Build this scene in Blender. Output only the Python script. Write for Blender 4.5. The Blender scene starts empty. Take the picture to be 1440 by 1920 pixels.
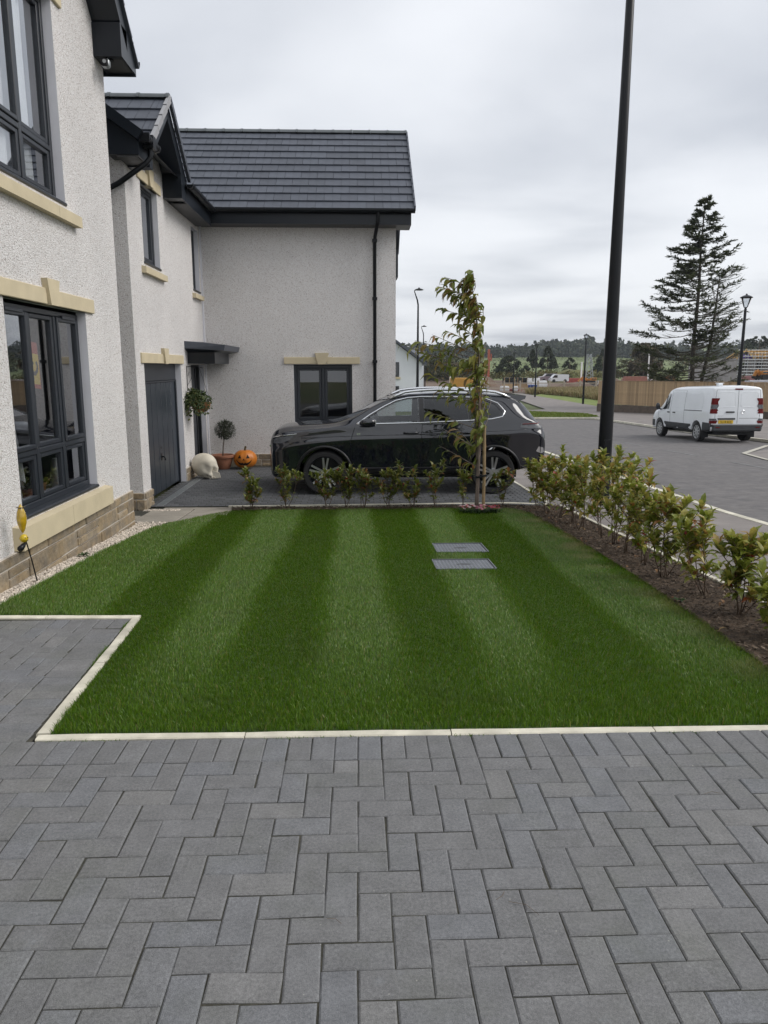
import bpy, bmesh, math, random
import numpy as np
from mathutils import Vector, Matrix
from mathutils.bvhtree import BVHTree
from mathutils import noise as mnoise

R = math.radians
rng = random.Random(7)
S = bpy.context.scene
COL = S.collection

# ---------------------------------------------------------------- camera
FPX, YH, XV, CAMH = 1400.0, 690.0, 672.0, 1.62
PITCH = math.atan((960 - YH) / FPX)
YAW = math.atan((720 - XV) * math.cos(PITCH) / FPX)
cam_data = bpy.data.cameras.new('camera')
cam = bpy.data.objects.new('camera', cam_data)
COL.objects.link(cam)
cam.location = (0, 0, CAMH)
cam.rotation_euler = (R(90) - PITCH, 0, -YAW)
cam_data.sensor_fit = 'VERTICAL'
cam_data.sensor_height = 24.0
cam_data.lens = 24.0 * FPX / 1920.0
cam_data.clip_start = 0.05
cam_data.clip_end = 9000
S.camera = cam

# ---------------------------------------------------------------- sky and light (overcast)
SUN_EL, SUN_AZ = R(42), R(100)      # azimuth clockwise from +Y (the view direction)
world = bpy.data.worlds.new('World')
S.world = world
world.use_nodes = True
wn, wl = world.node_tree.nodes, world.node_tree.links
wn.clear()
w_out = wn.new('ShaderNodeOutputWorld')
w_bg = wn.new('ShaderNodeBackground')
w_tc = wn.new('ShaderNodeTexCoord')
w_sky = wn.new('ShaderNodeTexSky')
w_sky.sky_type = 'NISHITA'
w_sky.sun_disc = False
w_sky.sun_elevation = SUN_EL
w_sky.sun_rotation = SUN_AZ
w_sky.air_density = 1.0
w_sky.dust_density = 3.0


def wnode(t, **kw):
    n = wn.new(t)
    for k, v in kw.items():
        setattr(n, k, v)
    return n


# cloud deck seen from below: the direction is projected on a flat layer, so that clouds crowd into bands at the horizon
w_sep = wnode('ShaderNodeSeparateXYZ')
wl.new(w_tc.outputs['Generated'], w_sep.inputs[0])
w_abs = wnode('ShaderNodeMath', operation='MAXIMUM')
wl.new(w_sep.outputs['Z'], w_abs.inputs[0]); w_abs.inputs[1].default_value = 0.0
w_add = wnode('ShaderNodeMath', operation='ADD')
wl.new(w_abs.outputs[0], w_add.inputs[0]); w_add.inputs[1].default_value = 0.055
w_dx = wnode('ShaderNodeMath', operation='DIVIDE')
wl.new(w_sep.outputs['X'], w_dx.inputs[0]); wl.new(w_add.outputs[0], w_dx.inputs[1])
w_dy = wnode('ShaderNodeMath', operation='DIVIDE')
wl.new(w_sep.outputs['Y'], w_dy.inputs[0]); wl.new(w_add.outputs[0], w_dy.inputs[1])
w_com = wnode('ShaderNodeCombineXYZ')
wl.new(w_dx.outputs[0], w_com.inputs[0]); wl.new(w_dy.outputs[0], w_com.inputs[1])
w_n1 = wnode('ShaderNodeTexNoise')
w_n1.inputs['Scale'].default_value = 0.62; w_n1.inputs['Detail'].default_value = 6; w_n1.inputs['Roughness'].default_value = 0.45
w_n1.inputs['Distortion'].default_value = 0.25
wl.new(w_com.outputs[0], w_n1.inputs['Vector'])
w_n2 = wnode('ShaderNodeTexNoise')
w_n2.inputs['Scale'].default_value = 0.17; w_n2.inputs['Detail'].default_value = 4; w_n2.inputs['Roughness'].default_value = 0.5
wl.new(w_com.outputs[0], w_n2.inputs['Vector'])
w_mix = wnode('ShaderNodeMix', data_type='FLOAT')
w_mix.inputs[0].default_value = 0.5
wl.new(w_n1.outputs[0], w_mix.inputs[2]); wl.new(w_n2.outputs[0], w_mix.inputs[3])
w_ramp = wnode('ShaderNodeValToRGB')
w_ramp.color_ramp.interpolation = 'EASE'
w_ramp.color_ramp.elements[0].position = 0.35; w_ramp.color_ramp.elements[0].color = (0.40, 0.422, 0.465, 1)
w_ramp.color_ramp.elements[1].position = 0.57; w_ramp.color_ramp.elements[1].color = (0.68, 0.695, 0.722, 1)
wl.new(w_mix.outputs[0], w_ramp.inputs[0])
w_skys = wnode('ShaderNodeVectorMath', operation='SCALE')
wl.new(w_sky.outputs[0], w_skys.inputs[0]); w_skys.inputs['Scale'].default_value = 0.10
w_mc = wnode('ShaderNodeMix', data_type='RGBA')
w_mc.inputs[0].default_value = 0.90
wl.new(w_skys.outputs[0], w_mc.inputs[6]); wl.new(w_ramp.outputs[0], w_mc.inputs[7])
wl.new(w_mc.outputs[2], w_bg.inputs['Color'])
w_bg.inputs['Strength'].default_value = 1.0
wl.new(w_bg.outputs[0], w_out.inputs['Surface'])

sun_data = bpy.data.lights.new('sun', 'SUN')
sun_data.energy = 1.5
sun_data.angle = R(35)
sun_data.color = (1.0, 0.965, 0.92)
sun = bpy.data.objects.new('sun', sun_data)
COL.objects.link(sun)
sun.rotation_euler = (R(90) - SUN_EL, 0, -SUN_AZ + math.pi)
sun.location = (20, 0, 30)

S.view_settings.view_transform = 'Standard'
S.view_settings.look = 'None'
S.view_settings.exposure = 0.56
S.view_settings.gamma = 1.0
S.view_settings.use_curve_mapping = False
S.render.engine = 'CYCLES'
S.cycles.max_bounces = 8
S.cycles.transparent_max_bounces = 12
S.cycles.use_denoising = True

# ---------------------------------------------------------------- pixels of the photograph (1440 x 1920) to places
FW = np.array([math.sin(YAW) * math.cos(PITCH), math.cos(YAW) * math.cos(PITCH), -math.sin(PITCH)])
RT = np.array([math.cos(YAW), -math.sin(YAW), 0])
UP = np.cross(RT, FW)
CP = np.array([0, 0, CAMH])
GY = [-60, 3.0, 10.4, 25, 32, 60, 120, 6000]
GZ = [0, 0, -.41, -.90, -1.12, -1.75, -2.1, -2.1]


def g(y):
    return float(np.interp(y, GY, GZ))


def ray(x, y):
    return FW + RT * (x - 720) / FPX - UP * (y - 960) / FPX


def gnd(x, y):
    d = ray(x, y); lo, hi = .3, 4000
    for _ in range(60):
        m = (lo + hi) / 2; P = CP + m * d
        if P[2] - g(P[1]) > 0: lo = m
        else: hi = m
    return CP + lo * d


def onx(x, y, X):
    d = ray(x, y); return CP + d * (X / d[0])


def ony(x, y, Y):
    d = ray(x, y); return CP + d * (Y / d[1])


# ---------------------------------------------------------------- helpers
class MB:
    """collects faces of one mesh"""
    def __init__(s):
        s.v = []; s.f = []

    def add(s, vs, fs):
        n = len(s.v); s.v.extend([tuple(p) for p in vs]); s.f.extend([tuple(i + n for i in q) for q in fs]); return s

    def box(s, x0, x1, y0, y1, z0, z1):
        return s.add([(x0, y0, z0), (x1, y0, z0), (x1, y1, z0), (x0, y1, z0), (x0, y0, z1), (x1, y0, z1), (x1, y1, z1), (x0, y1, z1)],
                     [(0, 3, 2, 1), (4, 5, 6, 7), (0, 1, 5, 4), (1, 2, 6, 5), (2, 3, 7, 6), (3, 0, 4, 7)])

    def cbox(s, x0, x1, y0, y1, z0, z1, c=.01):
        """box with chamfered edges"""
        bm = bmesh.new()
        bmesh.ops.create_cube(bm, size=1)
        for v in bm.verts:
            v.co = Vector(((x0 + x1) / 2 + v.co.x * (x1 - x0), (y0 + y1) / 2 + v.co.y * (y1 - y0), (z0 + z1) / 2 + v.co.z * (z1 - z0)))
        bmesh.ops.bevel(bm, geom=bm.edges[:], offset=c, segments=1, affect='EDGES', profile=.5)
        return s.bm(bm)

    def bm(s, bm):
        bm.verts.index_update()
        s.add([v.co[:] for v in bm.verts], [[v.index for v in f.verts] for f in bm.faces]); bm.free(); return s

    def tube(s, pts, rad, n=8, caps=True):
        pts = [Vector(p) for p in pts]
        if not hasattr(rad, '__len__'): rad = [rad] * len(pts)
        rings = []
        ref = None
        for i, p in enumerate(pts):
            t = (pts[min(i + 1, len(pts) - 1)] - pts[max(i - 1, 0)])
            if t.length < 1e-9: t = Vector((0, 0, 1))
            t.normalize()
            if ref is None:
                ref = Vector((1, 0, 0)) if abs(t.x) < .8 else Vector((0, 1, 0))
            a = (ref - t * ref.dot(t)).normalized(); b = t.cross(a); ref = a
            rings.append([p + (a * math.cos(2 * math.pi * k / n) + b * math.sin(2 * math.pi * k / n)) * rad[i] for k in range(n)])
        vs = [q for r in rings for q in r]
        fs = [(i * n + k, i * n + (k + 1) % n, (i + 1) * n + (k + 1) % n, (i + 1) * n + k) for i in range(len(pts) - 1) for k in range(n)]
        if caps:
            fs.append(tuple(range(n - 1, -1, -1))); fs.append(tuple((len(pts) - 1) * n + k for k in range(n)))
        return s.add(vs, fs)

    def lathe(s, prof, c=(0, 0, 0), n=24, axis='z', sx=1, sy=1):
        """profile of (radius, height)"""
        vs = []
        for r, h in prof:
            for k in range(n):
                a = 2 * math.pi * k / n
                p = (r * math.cos(a) * sx, r * math.sin(a) * sy, h)
                if axis == 'y': p = (p[0], p[2], p[1])
                if axis == 'x': p = (p[2], p[0], p[1])
                vs.append((p[0] + c[0], p[1] + c[1], p[2] + c[2]))
        m = len(prof)
        fs = [(i * n + k, i * n + (k + 1) % n, (i + 1) * n + (k + 1) % n, (i + 1) * n + k) for i in range(m - 1) for k in range(n)]
        fs.append(tuple(range(n - 1, -1, -1))); fs.append(tuple((m - 1) * n + k for k in range(n)))
        return s.add(vs, fs)

    def prism(s, poly, lo, hi, axis='y'):
        """polygon extruded along an axis; polygon holds the two other coordinates in order (x,y,z without the axis)"""
        def P(a, b, t):
            return {'x': (t, a, b), 'y': (a, t, b), 'z': (a, b, t)}[axis]
        n = len(poly)
        vs = [P(a, b, lo) for a, b in poly] + [P(a, b, hi) for a, b in poly]
        fs = [tuple(range(n - 1, -1, -1)), tuple(range(n, 2 * n))] + [(k, (k + 1) % n, n + (k + 1) % n, n + k) for k in range(n)]
        return s.add(vs, fs)

    def beam(s, a, b, w, h, upv=(0, 0, 1)):
        """rectangular bar from a to b"""
        a, b = Vector(a), Vector(b); t = (b - a).normalized()
        u = Vector(upv); sd = t.cross(u)
        if sd.length < 1e-4: sd = t.cross(Vector((0, 1, 0)))
        sd.normalize(); u = sd.cross(t).normalized()
        vs = [p + sd * (i * w / 2) + u * (j * h / 2) for p in (a, b) for i, j in ((-1, -1), (1, -1), (1, 1), (-1, 1))]
        return s.add(vs, [(3, 2, 1, 0), (4, 5, 6, 7), (0, 1, 5, 4), (1, 2, 6, 5), (2, 3, 7, 6), (3, 0, 4, 7)])

    def quad(s, a, b, c, d):
        return s.add([a, b, c, d], [(0, 1, 2, 3)])

    def leaf(s, p, d, nrm, L, W, curl=.15, fold=.12):
        p = Vector(p); d = Vector(d).normalized(); nrm = Vector(nrm)
        sd = d.cross(nrm)
        if sd.length < 1e-4: sd = d.cross(Vector((.3, .5, .8)))
        sd.normalize(); nn = sd.cross(d).normalized()
        c1 = p + d * L * .38 + nn * (L * curl * .35); c2 = p + d * L * .72 + nn * (L * curl * .1); tip = p + d * L - nn * (L * curl)
        up_ = nn * (W * fold)
        return s.add([p, c1 + sd * W * .5 + up_, c1, c1 - sd * W * .5 + up_, c2 + sd * W * .42 + up_, c2, c2 - sd * W * .42 + up_, tip],
                     [(0, 2, 1), (0, 3, 2), (1, 2, 5, 4), (2, 3, 6, 5), (4, 5, 7), (5, 6, 7)])

    def build(s, name, mat, parent=None, smooth=False, sharp=None, tag=None):
        me = bpy.data.meshes.new(name)
        off = wloc(parent)
        me.from_pydata([(a - off[0], b - off[1], c - off[2]) for a, b, c in s.v], [], s.f)
        me.update()
        return link(name, me, mat, parent, smooth, sharp, tag)


def wloc(o):
    p = [0, 0, 0]
    while o is not None:
        for i in range(3): p[i] += o.location[i]
        o = o.parent
    return p


def link(name, me, mat, parent=None, smooth=False, sharp=None, tag=None):
    if mat is not None and len(me.materials) == 0:
        me.materials.append(mat)
    if smooth:
        me.shade_smooth()
        if sharp: me.set_sharp_from_angle(angle=R(sharp))
    o = bpy.data.objects.new(name, me)
    COL.objects.link(o)
    o.parent = parent
    if tag:
        for k, v in tag.items(): o[k] = v
    return o


def thing(name, label, cat, loc=(0, 0, 0), group=None):
    o = bpy.data.objects.new(name, None)
    o.empty_display_size = .2
    COL.objects.link(o); o.location = loc
    o['label'] = label; o['category'] = cat
    if group: o['group'] = group
    return o


def tagd(label, cat, group=None):
    d = dict(label=label, category=cat)
    if group: d['group'] = group
    return d


STRUCT = dict(kind='structure')
STUFF = dict(kind='stuff')


def copy_tree(o, parent=None):
    c = o.copy(); COL.objects.link(c); c.parent = parent
    for ch in list(o.children): copy_tree(ch, c)
    return c


def part_empty(name, parent):
    o = bpy.data.objects.new(name, None); COL.objects.link(o); o.parent = parent; o.empty_display_size = .1; return o


# ---------------------------------------------------------------- materials
def nt(name):
    m = bpy.data.materials.new(name); m.use_nodes = True
    n = m.node_tree.nodes; l = m.node_tree.links
    b = n.get('Principled BSDF')
    return m, n, l, b


def c4(c): return (c[0], c[1], c[2], 1)


def mat(name, col, rough=.6, var=.12, scale=6, bump=0, bscale=60, bdist=.004, metal=0, spec=.5, coat=0, objrand=0, island=0, detail=5, col2=None, dirt=None, two=False):
    """principled surface: colour broken up by two octaves of noise, optional bump, optional random per object / per piece"""
    m, n, l, b = nt(name)
    tc = n.new('ShaderNodeTexCoord')
    nz = n.new('ShaderNodeTexNoise'); nz.inputs['Scale'].default_value = scale; nz.inputs['Detail'].default_value = detail
    l.new(tc.outputs['Object'], nz.inputs['Vector'])
    mr = n.new('ShaderNodeMapRange')
    mr.inputs[1].default_value = .25; mr.inputs[2].default_value = .75
    mr.inputs[3].default_value = 1 - var; mr.inputs[4].default_value = 1 + var
    l.new(nz.outputs[0], mr.inputs[0])
    val = mr.outputs[0]
    if objrand or island:
        if objrand:
            oi = n.new('ShaderNodeObjectInfo'); src = oi.outputs['Random']; amt = objrand
        if island:
            ge = n.new('ShaderNodeNewGeometry'); isl = ge.outputs['Random Per Island']
            if objrand:
                a = n.new('ShaderNodeMath'); a.operation = 'ADD'; l.new(src, a.inputs[0]); l.new(isl, a.inputs[1])
                fr = n.new('ShaderNodeMath'); fr.operation = 'FRACT'; l.new(a.outputs[0], fr.inputs[0]); src = fr.outputs[0]
            else:
                src = isl; amt = island
        m2 = n.new('ShaderNodeMapRange'); m2.inputs[3].default_value = 1 - amt; m2.inputs[4].default_value = 1 + amt
        l.new(src, m2.inputs[0])
        mu = n.new('ShaderNodeMath'); mu.operation = 'MULTIPLY'; l.new(val, mu.inputs[0]); l.new(m2.outputs[0], mu.inputs[1]); val = mu.outputs[0]
    base = None
    if col2 is not None:
        mx = n.new('ShaderNodeMix'); mx.data_type = 'RGBA'
        mx.inputs[6].default_value = c4(col); mx.inputs[7].default_value = c4(col2)
        nz2 = n.new('ShaderNodeTexNoise'); nz2.inputs['Scale'].default_value = scale * .37; nz2.inputs['Detail'].default_value = 4
        l.new(tc.outputs['Object'], nz2.inputs['Vector'])
        rp = n.new('ShaderNodeMapRange'); rp.inputs[1].default_value = .38; rp.inputs[2].default_value = .62
        l.new(nz2.outputs[0], rp.inputs[0])
        if (objrand or island):
            l.new(src, mx.inputs[0]) if two else l.new(rp.outputs[0], mx.inputs[0])
        else:
            l.new(rp.outputs[0], mx.inputs[0])
        base = mx.outputs[2]
    vm = n.new('ShaderNodeVectorMath'); vm.operation = 'SCALE'
    if base is not None: l.new(base, vm.inputs[0])
    else: vm.inputs[0].default_value = col
    l.new(val, vm.inputs['Scale'])
    l.new(vm.outputs[0], b.inputs['Base Color'])
    b.inputs['Roughness'].default_value = rough
    b.inputs['Metallic'].default_value = metal
    b.inputs['Specular IOR Level'].default_value = spec
    b.inputs['Coat Weight'].default_value = coat
    b.inputs['Coat Roughness'].default_value = .03
    if bump:
        nb = n.new('ShaderNodeTexNoise'); nb.inputs['Scale'].default_value = bscale; nb.inputs['Detail'].default_value = 6
        l.new(tc.outputs['Object'], nb.inputs['Vector'])
        bp = n.new('ShaderNodeBump'); bp.inputs['Strength'].default_value = bump; bp.inputs['Distance'].default_value = bdist
        l.new(nb.outputs[0], bp.inputs['Height']); l.new(bp.outputs[0], b.inputs['Normal'])
    return m


def roughcast(name):
    """dry dash: pale render with stone chips of several tints pressed in"""
    m, n, l, b = nt(name)
    tc = n.new('ShaderNodeTexCoord')
    vo = n.new('ShaderNodeTexVoronoi'); vo.inputs['Scale'].default_value = 135
    l.new(tc.outputs['Object'], vo.inputs['Vector'])
    sep = n.new('ShaderNodeSeparateColor'); l.new(vo.outputs['Color'], sep.inputs[0])
    rp = n.new('ShaderNodeValToRGB'); rp.color_ramp.interpolation = 'CONSTANT'
    e = rp.color_ramp.elements
    e[0].position = 0; e[0].color = (.69, .668, .648, 1)
    e[1].position = .34; e[1].color = (.775, .765, .76, 1)
    for p_, c_ in ((.64, (.61, .57, .55)), (.76, (.70, .655, .635)), (.88, (.36, .31, .285)), (.915, (.76, .745, .735)), (.98, (.24, .21, .20))):
        x = e.new(p_); x.color = c4(c_)
    l.new(sep.outputs[0], rp.inputs[0])
    ns = n.new('ShaderNodeTexNoise'); ns.inputs['Scale'].default_value = .9; ns.inputs['Detail'].default_value = 5
    l.new(tc.outputs['Object'], ns.inputs['Vector'])
    mr = n.new('ShaderNodeMapRange'); mr.inputs[1].default_value = .3; mr.inputs[2].default_value = .7; mr.inputs[3].default_value = .93; mr.inputs[4].default_value = 1.05
    l.new(ns.outputs[0], mr.inputs[0])
    vm = n.new('ShaderNodeVectorMath'); vm.operation = 'SCALE'
    l.new(rp.outputs[0], vm.inputs[0]); l.new(mr.outputs[0], vm.inputs['Scale'])
    l.new(vm.outputs[0], b.inputs['Base Color'])
    b.inputs['Roughness'].default_value = .85
    nb = n.new('ShaderNodeTexNoise'); nb.inputs['Scale'].default_value = 52; nb.inputs['Detail'].default_value = 3
    l.new(tc.outputs['Object'], nb.inputs['Vector'])
    ad = n.new('ShaderNodeMath'); ad.operation = 'SUBTRACT'
    l.new(nb.outputs[0], ad.inputs[0]); l.new(vo.outputs['Distance'], ad.inputs[1])
    bp = n.new('ShaderNodeBump'); bp.inputs['Strength'].default_value = .8; bp.inputs['Distance'].default_value = .010
    l.new(ad.outputs[0], bp.inputs['Height']); l.new(bp.outputs[0], b.inputs['Normal'])
    return m


def glass_mat(name, tint=(.8, .83, .84), refl=1.0, ior=1.5):
    m, n, l, b = nt(name)
    n.remove(b)
    out = n.get('Material Output')
    tr = n.new('ShaderNodeBsdfTransparent'); tr.inputs[0].default_value = c4(tint)
    gl = n.new('ShaderNodeBsdfGlossy'); gl.inputs['Roughness'].default_value = .01; gl.inputs['Color'].default_value = (.95, .97, 1, 1)
    fr = n.new('ShaderNodeFresnel'); fr.inputs[0].default_value = ior
    mu = n.new('ShaderNodeMath'); mu.operation = 'MULTIPLY'; mu.inputs[1].default_value = refl; mu.use_clamp = True
    l.new(fr.outputs[0], mu.inputs[0])
    mx = n.new('ShaderNodeMixShader'); l.new(mu.outputs[0], mx.inputs[0]); l.new(tr.outputs[0], mx.inputs[1]); l.new(gl.outputs[0], mx.inputs[2])
    l.new(mx.outputs[0], out.inputs['Surface'])
    return m


def leaf_mat(name, cols, rough=.45, trans=.25, objrand=False, spec=.4):
    """each leaf (mesh island) takes its own tint from a ramp of leaf colours"""
    m, n, l, b = nt(name)
    ge = n.new('ShaderNodeNewGeometry')
    rp = n.new('ShaderNodeValToRGB')
    e = rp.color_ramp.elements
    e[0].position = cols[0][0]; e[0].color = c4(cols[0][1])
    e[1].position = cols[-1][0]; e[1].color = c4(cols[-1][1])
    for p_, c_ in cols[1:-1]:
        x = e.new(p_); x.color = c4(c_)
    l.new(ge.outputs['Random Per Island'], rp.inputs[0])
    l.new(rp.outputs[0], b.inputs['Base Color'])
    b.inputs['Roughness'].default_value = rough
    b.inputs['Specular IOR Level'].default_value = spec
    out = n.get('Material Output')
    tl = n.new('ShaderNodeBsdfTranslucent'); l.new(rp.outputs[0], tl.inputs[0])
    mx = n.new('ShaderNodeMixShader'); mx.inputs[0].default_value = trans
    l.new(b.outputs[0], mx.inputs[1]); l.new(tl.outputs[0], mx.inputs[2]); l.new(mx.outputs[0], out.inputs['Surface'])
    return m


def text_mesh(txt, size, depth=.002, align='CENTER'):
    cu = bpy.data.curves.new('text', 'FONT'); cu.body = txt; cu.size = size; cu.extrude = depth; cu.align_x = align; cu.align_y = 'CENTER'
    cu.resolution_u = 3
    o = bpy.data.objects.new('text', cu); COL.objects.link(o)
    dg = bpy.context.evaluated_depsgraph_get()
    me = bpy.data.meshes.new_from_object(o.evaluated_get(dg))
    bpy.data.objects.remove(o); bpy.data.curves.remove(cu)
    return me


MT = {}
MT['render'] = roughcast('dry_dash_render')
MT['smooth_render'] = mat('smooth_white_render', (.60, .60, .64), .8, .05, 3, .15, 40)
MT['cast'] = mat('buff_cast_stone', (.53, .455, .31), .8, .09, 5, .2, 90, .002)
MT['stone'] = mat('buff_walling_stone', (.27, .205, .125), .9, .3, 14, .9, 26, .012, objrand=.22, col2=(.215, .18, .135))
MT['mortar'] = mat('grey_mortar', (.48, .44, .38), .95, .12, 20, .5, 60)
MT['anthracite'] = mat('anthracite_upvc', (.019, .023, .030), .36, .1, 4, .05, 80, .001)
MT['navy'] = mat('dark_fascia_board', (.008, .011, .016), .34, .12, 3, .04, 60, .001, spec=.35)
MT['black'] = mat('black_plastic', (.007, .008, .010), .35, .1, 4, spec=.25)
MT['soffit'] = mat('soffit_board', (.045, .045, .045), .5, .1, 3)
MT['tile'] = mat('slate_grey_roof_tile', (.068, .076, .095), .52, .14, 7, .25, 60, .003, objrand=.13)
MT['ridge'] = mat('grey_ridge_tile', (.105, .118, .125), .6, .12, 5, .2, 50, .003, objrand=.1)
MT['verge'] = mat('pale_verge_tile', (.30, .30, .31), .6, .12, 5, .2, 50, .003)
MT['glass'] = glass_mat('window_glass', (.90, .93, .94), 2.8, 1.5)
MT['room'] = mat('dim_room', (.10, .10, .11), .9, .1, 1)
MT['curtain'] = mat('white_curtain', (.88, .88, .89), .9, .06, 4)
MT['white'] = mat('white_plastic', (.75, .75, .74), .4, .05, 5)
MT['metal'] = mat('galvanised_metal', (.34, .36, .37), .45, .12, 12, metal=.7)
MT['chrome'] = mat('bright_trim', (.75, .76, .78), .18, .04, 4, metal=1)
MT['rubber'] = mat('tyre_rubber', (.014, .014, .015), .75, .15, 20)
MT['terracotta'] = mat('terracotta', (.27, .115, .065), .8, .2, 9, .3, 60, .002)
MT['bark'] = mat('bark', (.115, .085, .06), .9, .3, 30, .8, 60, .004)
MT['wood'] = mat('new_fence_timber', (.36, .255, .15), .85, .18, 9, .4, 40, .003, objrand=.22)

# ================================================================ GROUND
def clip_y(poly, y0, y1):
    def half(pl, yv, keep_above):
        out = []
        for i in range(len(pl)):
            a, b = pl[i], pl[(i + 1) % len(pl)]
            ia = (a[1] >= yv) if keep_above else (a[1] <= yv)
            ib = (b[1] >= yv) if keep_above else (b[1] <= yv)
            if ia: out.append(a)
            if ia != ib:
                t = (yv - a[1]) / (b[1] - a[1]); out.append((a[0] + (b[0] - a[0]) * t, yv))
        return out
    pl = half(poly, y0, True)
    return half(pl, y1, False) if len(pl) > 2 else []


def sheet(name, poly, matr, dz=0., parent=None, tag=None, zf=None):
    """flat polygon laid on the sloping ground"""
    mb = MB()
    ys = sorted(set([-60] + GY[1:-1] + [200, 6000]))
    for a, b in zip(ys[:-1], ys[1:]):
        pl = clip_y(poly, a, b)
        if len(pl) > 2:
            q = []
            for p_ in pl:
                if not q or math.hypot(p_[0] - q[-1][0], p_[1] - q[-1][1]) > 1e-6: q.append(p_)
            if len(q) > 2:
                mb.add([(x, y, (zf(x, y) if zf else g(y)) + dz) for x, y in q], [tuple(range(len(q)))])
    ob = mb.build(name, matr, parent, tag=tag)
    me = ob.data
    bm_ = bmesh.new(); bm_.from_mesh(me)
    bmesh.ops.recalc_face_normals(bm_, faces=bm_.faces[:])
    if sum(f.normal.z * f.calc_area() for f in bm_.faces) < 0:
        bmesh.ops.reverse_faces(bm_, faces=bm_.faces[:])
    bmesh.ops.triangulate(bm_, faces=bm_.faces[:], ngon_method='EAR_CLIP')
    bm_.to_mesh(me); bm_.free()
    return ob


m_earth = mat('rough_pasture', (.075, .095, .03), .95, .3, .25, .6, 3, .05, col2=(.13, .12, .055))
m_asphalt = mat('asphalt', (.112, .106, .106), .88, .24, 7, .6, 190, .004, col2=(.134, .126, .123))
m_footway = mat('worn_footway', (.178, .160, .152), .88, .14, 2.2, .5, 170, .004, col2=(.205, .185, .172))
m_kerb = mat('pale_concrete', (.44, .42, .36), .85, .16, 6, .5, 80, .004)
m_paint = mat('road_paint', (.55, .55, .53), .75, .25, 14)
m_joint = mat('mossy_joint_sand', (.035, .035, .027), 1, .5, 40, .8, 150, .004, col2=(.05, .047, .036))
m_mulch = mat('bark_mulch', (.052, .035, .021), 1, .5, 45, 1, 70, .03, col2=(.088, .058, .036))
m_soil = mat('lawn_thatch', (.040, .075, .014), 1, .3, 25, .5, 60, .01)
m_slab = mat('paving_slab', (.27, .245, .205), .85, .16, 4, .4, 100, .003, objrand=.12)
m_gravelbed = mat('pale_gravel_bed', (.40, .36, .31), .95, .3, 60, .8, 90, .01)


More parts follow.
